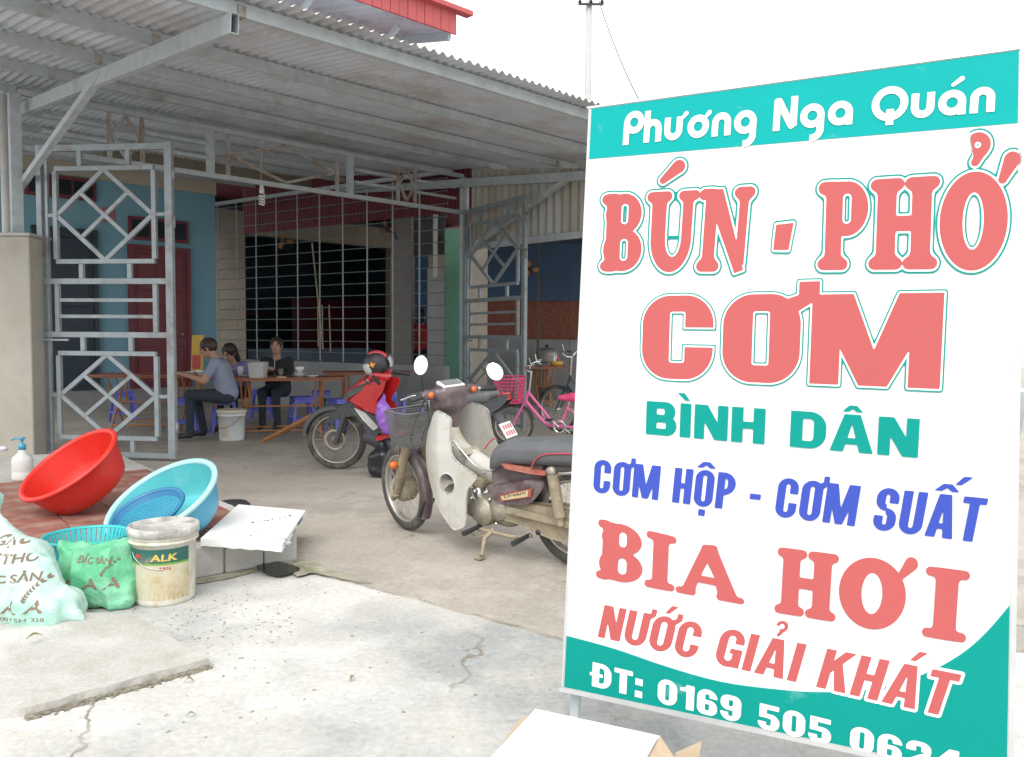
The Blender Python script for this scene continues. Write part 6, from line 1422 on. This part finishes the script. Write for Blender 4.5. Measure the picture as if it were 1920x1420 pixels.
spots = [((345, 812), 18, 'blue stool beside the near gate leaf post'), ((421, 812), 24, 'blue stool under the man in the grey shirt'), ((232, 792), 35, 'blue stool seen through the left gate leaf'),
         ((490, 786), 10, 'blue stool in the dark under the left end of the table'), ((566, 806), 30, 'blue stool in front of the woman in black'), ((602, 789), 12, 'blue stool at the right end of the table'),
         ((640, 812), 40, 'blue stool behind the red motorbike front wheel'), ((722, 800), 25, 'blue stool behind the red motorbike handlebar'), ((772, 806), 15, 'blue stool between the two motorbikes'), ((905, 790), 20, 'blue stool behind the far right gate leaf')]
for i, ((px, py), a, lb) in enumerate(spots):
    o = proto if i == 0 else copy_tree(proto); p = G(px, py, FZ); o.matrix_world = Matrix.Translation((p.x, p.y, FZ)) @ Matrix.Rotation(R(a), 4, 'Z'); o['label'] = lb; o['group'] = 'blue plastic stools in the yard'
p = G(722, 800, FZ); o = copy_tree(proto); o.matrix_world = Matrix.Translation((p.x, p.y, FZ + .10)) @ Matrix.Rotation(R(25), 4, 'Z'); o['label'] = 'blue stool stacked on another behind the red motorbike'; o['group'] = 'blue plastic stools in the yard'

def table(label, c, rot, L_=1.4, Wd=.62, h=.755):
    t = thing('folding_table', label, 'table', M=Matrix.Translation((c.x, c.y, FZ)) @ Matrix.Rotation(R(rot), 4, 'Z'), group='folding tables')
    bevel(MB().box((0, 0, h - .011), (L_, Wd, .022)).build('tabletop', m_top, t), .004)
    MB().box((0, 0, h - .032), (L_ - .1, Wd - .08, .018)).build('sub_frame', m_orng, t)
    for s in (-1, 1):
        x = s * (L_ / 2 - .28)
        MB().tube([(x, -Wd * .44, h - .045), (x, Wd * .46, .012)], .0125, 8).build('leg', m_orng, t); MB().tube([(x - s * .03, Wd * .44, h - .045), (x - s * .03, -Wd * .46, .012)], .0125, 8).build('leg', m_orng, t)
        MB().tube(spline([(x - s * .08, Wd * .30, h - .05), (x - s * .10, Wd * .16, h * .56), (x - s * .11, 0, h * .47), (x - s * .10, -Wd * .16, h * .56), (x - s * .08, -Wd * .3, h - .05)], 5, False), .010, 8).build('brace_loop', m_orng, t)
    for y in (-Wd * .40, Wd * .40): MB().tube([(-(L_ / 2 - .31), y, .09), (L_ / 2 - .31, y, .09)], .0105, 8).build('stretcher', m_orng, t)
    MB().tube([(-(L_ / 2 - .30), .0, h * .5), (L_ / 2 - .30, .0, h * .5)], .010, 8).build('stretcher', m_orng, t)
    return t
def on(px, Y): p = P(px, 700, Y); return V(p.x, Y, 0)
TZ = .755 + FZ
table('red-brown folding table behind the near gate leaf', on(285, 10.75), 6, 1.5)
table('red-brown folding table with orange legs where the woman in black sits', on(530, 10.25), 14, 1.55)
table('red-brown folding table behind the red motorbike', on(690, 11.9), 14, 1.3)
table('small red-brown folding table beyond the pink bicycle', on(1018, 14.6), 8, .85)
def lathe_thing(name, label, cat, c, prof, m, part, n=20, group=None, extra=None):
    t = thing(name, label, cat, c, group); MB().lathe(prof, n, Matrix.Translation(c)).build(part, m, t)
    if extra: extra(t, Vector(c))
    return t
def bowl(label, px, Y, r=.065, h=.055, m=None, z=None):
    p = P(px, 700, Y); c = (p.x, Y, (z or TZ) + .0005); e_ = lambda t, c_: MB().lathe([(r * .45, .0), (r * .5, .012)], 16, Matrix.Translation(c_)).build('foot_ring', m or m_china, t)
    return lathe_thing('bowl', label, 'bowl', c, [(.001, .008), (r * .48, .010), (r * .85, h * .55), (r, h), (r * .96, h), (r * .8, h * .58), (r * .4, .016), (.001, .014)], m or m_china, 'bowl_body', extra=e_, group='crockery on the tables')
bowl('white bowl on the table in front of the man', 378, 10.55, .08, .06); bowl('small white bowl left of the man', 361, 10.65, .055, .04); bowl('white bowl near the gate leaf edge', 346, 10.6, .06, .035)
bowl('white bowl upon the stack of dishes', 562, 10.3, .06, .075, z=TZ + .05)
def dish(label, px, Y, z, r=.09):
    p = P(px, 700, Y); lathe_thing('dish', label, 'dish', (p.x, Y, z), [(.001, .004), (r * .6, .005), (r, .022), (r * 1.0, .026), (r * .6, .010), (.001, .009)], m_china, 'plate', group='crockery on the tables', extra=lambda t, c: MB().lathe([(r * .55, 0), (r * .6, .005)], 16, Matrix.Translation(c)).build('foot_ring', m_china, t))
dish('lowest white plate of the dish stack', 562, 10.3, TZ + .001, .10); dish('upper white plate of the dish stack', 562, 10.3, TZ + .025, .085); dish('white plate right of the dish stack', 585, 10.15, TZ + .001, .085); dish('white plate beside the grey napkin box', 460, 10.1, TZ + .001, .075)
p = P(484, 700, 9.98); bxc = V(p.x, 9.98, TZ); t = thing('napkin_box', 'grey square napkin box standing on the table edge', 'box', bxc)
mb = MB(); vs = [(-.085, -.085, 0), (.085, -.085, 0), (.085, .085, 0), (-.085, .085, 0), (-.10, -.10, .19), (.10, -.10, .19), (.10, .10, .19), (-.10, .10, .19)]
mb.add([bxc + Vector(v) for v in vs], [(3, 2, 1, 0), (0, 1, 5, 4), (1, 2, 6, 5), (2, 3, 7, 6), (3, 0, 4, 7)]); mb.add([bxc + Vector((x * .96, y * .96, z + .002)) for x, y, z in vs], [(1, 0, 4, 5), (2, 1, 5, 6), (3, 2, 6, 7), (0, 3, 7, 4)]); mb.build('box', m_nap, t)
MB().tube([bxc + Vector(v) for v in ((-.10, -.10, .19), (.10, -.10, .19), (.10, .10, .19), (-.10, .10, .19))], .005, 6, closed=True).build('rim', m_nap, t)
def cup(label, px, Y, m, z=TZ, h=.10, r=.036):
    p = P(px, 700, Y); lathe_thing('cup', label, 'cup', (p.x, Y, z), [(.001, .001), (r * .75, .001), (r, h), (r * .94, h), (r * .70, .006), (.001, .006)], m, 'cup_body', group='crockery on the tables', extra=lambda t, c: MB().lathe([(r, h), (r * 1.06, h + .002), (r * .98, h + .005)], 20, Matrix.Translation(c)).build('rim', m, t))
cup('clear glass in front of the woman in black', 526, 10.1, mat('tea glass', (.35, .33, .28), .1, trans=.6)); cup('white paper cup beside the long-haired person', 451, 10.25, m_china, h=.12); cup('white cup on the far right table', 1011, 14.45, m_china, h=.12, r=.05)
p = P(528, 700, 9.98); o = bevel(MB().box((p.x, 9.98, TZ + .008), (.11, .05, .014)).build('phone', mat('pale phone case', (.55, .48, .32), .4), None, (p.x, 9.98, TZ)), .003); tag(o, 'pale flat phone lying at the table edge', 'phone')
# right-hand table: sauce bottles in a yellow basket
p = P(1043, 700, 14.6); t = thing('sauce_basket', 'yellow basket of sauce bottles on the far right table', 'basket', (p.x, 14.6, TZ))
MB().lathe([(.001, .002), (.10, .002), (.13, .09), (.125, .09), (.097, .008), (.001, .008)], 20, Matrix.Translation((p.x, 14.6, TZ))).build('basket_body', mat('yellow plastic', (.5, .32, .04), .4), t)
for k, (dx, dy, m_, h_) in enumerate(((-.04, -.02, m_lens, .24), (.04, .0, m_redsh, .2), (0, .05, m_china, .22))): MB().lathe([(.001, .012), (.03, .012), (.03, h_ * .6), (.012, h_ * .78), (.012, h_), (.001, h_)], 12, Matrix.Translation((p.x + dx, 14.6 + dy, TZ))).build('bottle', m_, t)
p = P(1025, 690, 16.6); lathe_thing('cooking_pot', 'dull metal pot standing behind the far right table', 'pot', (p.x, 16.6, .0), [(.001, .0), (.20, .0), (.22, .9), (.23, 1.02), (.12, 1.06), (.001, 1.08)], mat('dull pot', (.3, .27, .25), .5, .4), 'drum', extra=lambda t, c: MB().lathe([(.02, 1.08), (.04, 1.10), (.04, 1.13), (.001, 1.14)], 12, Matrix.Translation(c)).build('knob', m_blackp, t))
# white bucket with a label
c = G(426, 828, FZ); c = V(c.x, c.y + .16, FZ); wb = thing('white_bucket', 'white lidded bucket with a beige label near the table', 'bucket', c)
bucket(wb, c, .145, .163, .375, mat('white pail plastic', (.66, .68, .69), .4, var=.05, dirt=(.45, .42, .36), damt=.15), mat('beige pail lid', (.58, .53, .42), .5, var=.06))
mb = MB(); vs = []
for j in range(2):
    for i in range(7): a = -math.pi / 2 - .55 + .62 * i / 6; r_ = .152 + .006 * j; vs.append((c.x + r_ * math.cos(a), c.y + r_ * math.sin(a), c.z + .05 + .18 * j))
mb.add(vs, [(i, i + 1, 8 + i, 7 + i) for i in range(6)], 0, True); mb.build('label', mat('beige label', (.52, .47, .35), .6, var=.1), wb)
MB().tube(spline([c + V(.15, -.07, .30), c + V(.06, -.165, .20), c + V(-.05, -.168, .16), c + V(-.13, -.10, .16)], 5, False), .0025, 6).build('handle', m_blackp, wb)
# fallen wooden leg lying under the table
a = G(494, 827, .03); b = P(590, 777, a.y - .35)
o = MB().tube([a, a.lerp(b, .5), b], [.024, .027, .034], 10).build('wooden_leg', m_orng, None, a); tag(o, 'loose orange wooden stick propped against the table leg', 'stick')
# yellow and red menu board behind the man
c = P(371, 690, 11.6); t = thing('menu_board', 'yellow and red board leaning by the maroon door', 'board', (c.x, 11.6, .75))
MB().box((c.x, 11.6, 1.02), (.17, .03, .54), Matrix.Rotation(R(-6), 3, 'X')).build('panel', mat('yellow board', (.52, .33, .03), .5, var=.1), t)
MB().box((c.x - .01, 11.575, .90), (.12, .012, .2), Matrix.Rotation(R(-6), 3, 'X')).build('red_field', mat('red board field', (.45, .04, .03), .5), t)
MB().box((c.x, 11.62, .37), (.05, .04, .72)).build('leg', m_orng, t)
c = G(607, 795, FZ); lathe_thing('water_jug', 'dark teal water jug standing between the stools', 'jug', (c.x, c.y, FZ), [(.001, 0), (.10, 0), (.11, .02), (.11, .22), (.06, .28), (.04, .30), (.04, .34), (.001, .34)], mat('teal jug', (.02, .16, .14), .4), 'jug_body', extra=lambda t, q: MB().lathe([(.045, .33), (.05, .34), (.05, .37), (.001, .375)], 16, Matrix.Translation(q)).build('cap', m_blackp, t))

# ------------------------------------------------------------------ hanging bulb
bp0 = FPL(490, 262); bz = FPL(490, 350); t = thing('hanging_bulb', 'white spiral energy-saving bulb hanging from the transom', 'bulb', bp0)
MB().tube([bp0, V(bz.x, bz.y, bz.z + .03)], .004, 6).build('cord', m_gold, t); bc0 = V(bp0.x, bp0.y, bz.z)
MB().lathe([(.001, .05), (.018, .05), (.024, .03), (.024, -.02), (.03, -.03), (.032, -.07), (.022, -.085), (.001, -.09)], 18, Matrix.Translation(bc0)).build('socket', m_china, t)
MB().tube([bc0 + V(.030 * math.cos(q_), .030 * math.sin(q_), -.10 - .0052 * q_) for q_ in np.arange(0, 25, .45)], .0125, 8).build('spiral_tube', m_china, t)
# ------------------------------------------------------------------ wall fans
def fan(label, px, py, Y, r=.21, yaw=0.0):
    c = P(px, py, Y); t = thing('wall_fan', label, 'fan', M=Matrix.Translation(c) @ Matrix.Rotation(yaw, 4, 'Z') @ Matrix.Rotation(R(14), 4, 'X'), group='wall fans')
    Mf = Matrix.Rotation(R(90), 4, 'X'); mb = MB()
    for k in range(5): a = r * (.3 + .175 * k); mb.tube([Mf @ Vector((a * math.cos(q_), a * math.sin(q_), .05 * (1 - (a / r) ** 2))) for q_ in np.linspace(0, 2 * math.pi, 25)[:-1]], .003, 4, closed=True)
    for k in range(16): a = 2 * math.pi * k / 16; mb.tube([Mf @ Vector((.05 * math.cos(a), .05 * math.sin(a), .05)), Mf @ Vector((r * math.cos(a), r * math.sin(a), 0))], .0025, 4)
    o = mb.build('cage', m_blackp, t); o['kind'] = 'stuff'
    for k in range(3):
        a = 2.1 * k; q = [(.03, -.02), (.10, -.06), (r * .85, -.05), (r * .88, .03), (.10, .035), (.03, .02)]
        MB().prism([(x * math.cos(a) - y * math.sin(a), x * math.sin(a) + y * math.cos(a)) for x, y in q], .004, Mf).build('blade', m_orng, t)
    MB().lathe([(.001, .03), (.04, .03), (.045, -.01), (.07, -.03), (.07, -.12), (.001, -.13)], 18, Mf).build('motor', m_blackp, t); MB().tube([(0, .10, 0), (0, .16, -.05), (0, .24, -.22)], .018, 8).build('bracket', m_blackp, t)
    return t
fan('dark wall fan on the left inside the kitchen opening', 533, 452, 18.2, .23, R(25)); fan('tilted dark wall fan on the grey column', 727, 430, 14.75, .20, R(-30)); fan('dark fan in front of the blue tarpaulin', 995, 505, 15.1, .19, R(20))
for k, (x0, y0, x1, y1, lb) in enumerate(((585, 455, 606, 655, 'long thin bamboo pole slanting behind the grille'), (596, 574, 597, 650, 'short pale rod left of centre behind the grille'), (604, 572, 605, 655, 'bright short rod hanging behind the grille'), (617, 572, 620, 660, 'short rod on the right of the hanging rods'))):
    a = P(x0, y0, 15.6); b = P(x1, y1, 15.5); o = MB().tube([a, b], .014, 8).build('hanging_rod', mat('bamboo', (.38, .34, .2), .6, var=.2), None, b); tag(o, lb, 'rod', 'rods behind the grille')

# ================================================================== people
m_skin = mat('skin', (0.42, 0.245, 0.165), .55, var=.06, sub=.1); m_hair = mat('black hair', (0.022, 0.017, 0.014), .5, var=.3, scale=40, stretch=(1, 1, .2)); m_hairb = mat('brown black hair', (0.045, 0.022, 0.016), .5, var=.3, scale=40)
def person(label, M, spec, shirt, trousers, hair_m, hair='short', sleeves='short', group='diners at the tables', extra=None, hgrid=.0125):
    """spec: joints in metres, figure facing -y, z up from the floor"""
    J = {k: np.asarray(v, float) for k, v in spec.items()}
    t = thing('person', label, 'person', M=M, group=group)
    pr = []                                    # (distance function, material 0 skin 1 shirt 2 trousers 3 shoes)
    def c_(a, b, r0, r1, m): pr.append((lambda Pt, a=a, b=b, r0=r0, r1=r1: cone(Pt, a, b, r0, r1), m))
    hip, che, nek, hd = J['hip'], J['chest'], J['neck'], J['head']; f = J.get('face', np.array([0, -1, 0.])); f = f / np.linalg.norm(f)
    upv = hd - nek; upv = upv - f * (upv @ f); upv /= np.linalg.norm(upv); sdv = np.cross(f, upv)
    for s in (-1, 1):
        c_(hip + [s * .055, 0, .02], che + [s * .07, 0, 0], .115, .11, 1)
        sh = J['shR' if s > 0 else 'shL']; c_(che + [s * .04, 0, .03], sh, .10, .062, 1)
        el, wr = J['elR' if s > 0 else 'elL'], J['wrR' if s > 0 else 'wrL']
        md = sh + (el - sh) * .62
        c_(sh, md, .056, .052, 1); c_(md, el, .046, .038, 1 if sleeves == 'long' else 0); c_(el, wr, .040, .027, 1 if sleeves == 'long' else 0)
        hv = (wr - el) / np.linalg.norm(wr - el); hv = J.get('hdR' if s > 0 else 'hdL', hv); hv = hv / np.linalg.norm(hv)
        sidev = np.cross(hv, [0, 0, 1.]) if abs(hv[2]) < .8 else np.array([1., 0, 0]); sidev /= np.linalg.norm(sidev); curl = np.cross(sidev, hv) * (-1 if abs(hv[2]) < .8 else 0) 
        palm = wr + hv * .05; c_(wr, palm, .026, .033, 0)
        for k in range(4):
            q0 = palm + hv * .02 + sidev * (.027 - .018 * k); ln = (.036, .042, .039, .030)[k]; q1 = q0 + hv * ln; c_(q0, q1, .0105, .0095, 0); c_(q1, q1 + hv * ln * .55 + curl * .018, .0095, .0085, 0)
        th0 = wr + hv * .02 + sidev * (-s * .024); c_(th0, th0 + hv * .035 - sidev * s * .025, .012, .010, 0)
        kn, an = J['knR' if s > 0 else 'knL'], J['anR' if s > 0 else 'anL']
        c_(hip + [s * .08, 0, -.02], kn, .095, .062, 2); c_(kn, an, .060, .042, 2); c_(an, an + [0, 0, -.035], .040, .036, 2)
        tv = J.get('toe', f * [1, 1, 0]); tv = tv / np.linalg.norm(tv); c_(an + [0, 0, -.045], an + tv * .14 + [0, 0, -.055], .036, .030, 3)
    c_(nek - (hd - nek) * .15, hd - upv * .03, .050, .047, 0)
    pr.append((lambda Pt: ell((Pt - hd) @ np.stack([sdv, f, upv], 1), (0, -.008, .022), (.074, .094, .092)), 0))
    pr.append((lambda Pt: ell((Pt - hd) @ np.stack([sdv, f, upv], 1), (0, .028, -.045), (.052, .060, .068)), 0))
    c_(hd + f * .085 + upv * .01, hd + f * .108 - upv * .022, .010, .014, 0)
    for s in (-1, 1): c_(hd + sdv * s * .074 - f * .005 + upv * .01, hd + sdv * s * .078 - f * .004 - upv * .03, .013, .009, 0)
    def fn(Pt):
        d = None
        for g, m in pr: v = g(Pt); d = v if d is None else smin(d, v, .022)
        return d
    allp = np.array([v for k, v in J.items() if k not in ('face', 'toe', 'hdR', 'hdL')]); lo = allp.min(0) - .22; hi = allp.max(0) + .20; lo[2] = max(lo[2], -.005)
    def cls(vs):
        D = np.stack([g(vs) for g, m in pr], 1); return np.array([pr[i][1] for i in D.argmin(1)])
    bo = net_obj('body', fn, lo, hi, hgrid, [m_skin, shirt, trousers, m_blackp], t, cls=cls)
    B3 = np.stack([sdv, f, upv], 1)
    def hq(Pt): return (Pt - hd) @ B3
    def f_hair(Pt):
        q = hq(Pt); d = ell(q, (0, -.020, .030), (.088, .104, .100)); cut = ell(q, (0, .095, -.035), (.072, .085, .085))
        if hair == 'short': d = np.maximum(d, -(q[..., 2] + .045 + .25 * np.clip(q[..., 1], -.1, .1) * -1)); d = np.maximum(d, -cut)
        elif hair == 'long':
            d = smin(d, rbox(q, (0, -.05, -.07), (.082, .045, .11), .04), .04); d = np.maximum(d, -ell(q, (0, .09, -.05), (.062, .085, .095)))
        else:
            d = np.maximum(d, -ell(q, (0, .095, -.04), (.066, .085, .090))); d = smin(d, ell(q, (0, -.115, -.02), (.04, .04, .045)), .02)
        return d + .0035 * np.sin(60 * q[..., 0] + 9 * np.sin(30 * q[..., 2]))
    net_obj('hair', f_hair, hd - .24, hd + .2, .0115, hair_m, t)
    for s in (-1, 1):
        e0 = Vector(hd + sdv * s * .030 + f * .082 + upv * .012); MB().lathe([(.001, .006), (.008, .004), (.011, 0), (.008, -.004), (.001, -.005)], 10, frame3(e0, Vector(sdv), Vector(upv), Vector(-f))).build('eye', m_hair, bo)
        MB().tube([Vector(hd + sdv * s * .014 + f * .094 + upv * .030), Vector(hd + sdv * s * .032 + f * .090 + upv * .035), Vector(hd + sdv * s * .046 + f * .078 + upv * .029)], .0035, 5).build('eyebrow', m_hair, bo)
    MB().tube([Vector(hd - sdv * .020 + f * .086 - upv * .052), Vector(hd + f * .094 - upv * .050), Vector(hd + sdv * .020 + f * .086 - upv * .052)], .0055, 6).build('mouth', mat('lips', (.33, .11, .10), .5), bo)
    if extra: extra(t, J)
    return t
m_shirt = mat('grey blue shirt', (.24, .27, .36), .85, var=.12, scale=6, bump=.2, bscale=20); m_jean = mat('dark jeans', (.025, .035, .055), .85, var=.2); m_blkj = mat('black jacket', (.013, .013, .018), .75, var=.3)
pm = P(424, 733, 9.72)
person('man in a grey shirt and dark jeans hunched on a blue stool', Matrix.Translation((pm.x, 9.72, FZ)) @ Matrix.Rotation(R(-82), 4, 'Z'),
       dict(hip=(0, .02, .56), chest=(0, -.06, .86), neck=(0, -.13, 1.01), head=(0, -.205, 1.12), face=(0, -.88, -.35), shR=(.17, -.09, .95), shL=(-.17, -.09, .95), elR=(.24, -.20, .74), elL=(-.24, -.14, .70), wrR=(.14, -.42, .80), wrL=(-.20, -.16, .50),
            hdL=(0, -.1, -1), knR=(.10, -.40, .56), knL=(-.12, -.38, .55), anR=(.10, -.40, .12), anL=(-.13, -.30, .12), toe=(0, -1, 0)), m_shirt, m_jean, m_hairb, 'short', 'short')
sit = dict(hip=(0, .03, .52), chest=(0, -.01, .80), neck=(0, -.03, .97), shR=(.165, -.02, .90), shL=(-.165, -.02, .90), elR=(.23, -.14, .70), elL=(-.23, -.14, .70), knR=(.09, -.40, .50), knL=(-.09, -.40, .50), anR=(.10, -.36, .10), anL=(-.10, -.36, .10), toe=(0, -1, 0))
pw = P(520, 640, 10.95)
def zipper(t, J): MB().tube([(0, -.135, .92), (0, -.135, .80), (0, -.125, .70)], .006, 6).build('zipper', m_nap, t)
person('woman in a black zipped jacket facing the street', Matrix.Translation((pw.x, 10.95, FZ + .03)), dict(sit, head=(0, -.05, 1.11), face=(.08, -1, -.04), wrR=(.05, -.36, .80), wrL=(-.05, -.36, .80), hdR=(-.7, -.6, .15), hdL=(.7, -.6, .15)), m_blkj, m_jean, m_hair, 'tied', 'long', extra=zipper)
pw = P(440, 648, 10.95)
person('long-haired person bending over a bowl behind the man', Matrix.Translation((pw.x + .02, 10.95, FZ)), dict(sit, chest=(0, -.06, .79), neck=(0, -.14, .93), head=(-.02, -.21, 1.045), face=(-.28, -.80, -.55), shR=(.165, -.10, .87), shL=(-.165, -.10, .87), elR=(.24, -.22, .70), elL=(-.23, -.22, .70), wrR=(.08, -.40, .82), wrL=(-.07, -.42, .82)), mat('lilac top', (.16, .15, .32), .8, var=.15), m_jean, m_hair, 'long', 'long')
pr_ = P(789, 640, 15.9)
o = MB().box((pr_.x, 16.0, .08), (1.2, .9, .155)).build('doorstep', m_grey, None, (pr_.x, 16.0, 0)); tag(o, kind='structure')
person('person in a red jacket standing behind the grille', Matrix.Translation((pr_.x, 15.9, .16)) @ Matrix.Rotation(R(160), 4, 'Z'), dict(hip=(0, 0, .90), chest=(0, -.01, 1.22), neck=(0, -.02, 1.40), head=(0, -.04, 1.56), face=(0, -1, -.2), shR=(.18, 0, 1.34), shL=(-.18, 0, 1.34), elR=(.24, -.03, 1.08), elL=(-.24, -.03, 1.08), wrR=(.18, -.2, .98), wrL=(-.18, -.2, .98), knR=(.10, -.02, .50), knL=(-.10, -.02, .50), anR=(.10, 0, .09), anL=(-.10, 0, .09), toe=(0, -1, 0)), mat('red jacket', (.55, .03, .04), .6, var=.15, bump=.3, bscale=15), m_jean, m_hair, 'long', 'long', group='people behind the grille', hgrid=.015)
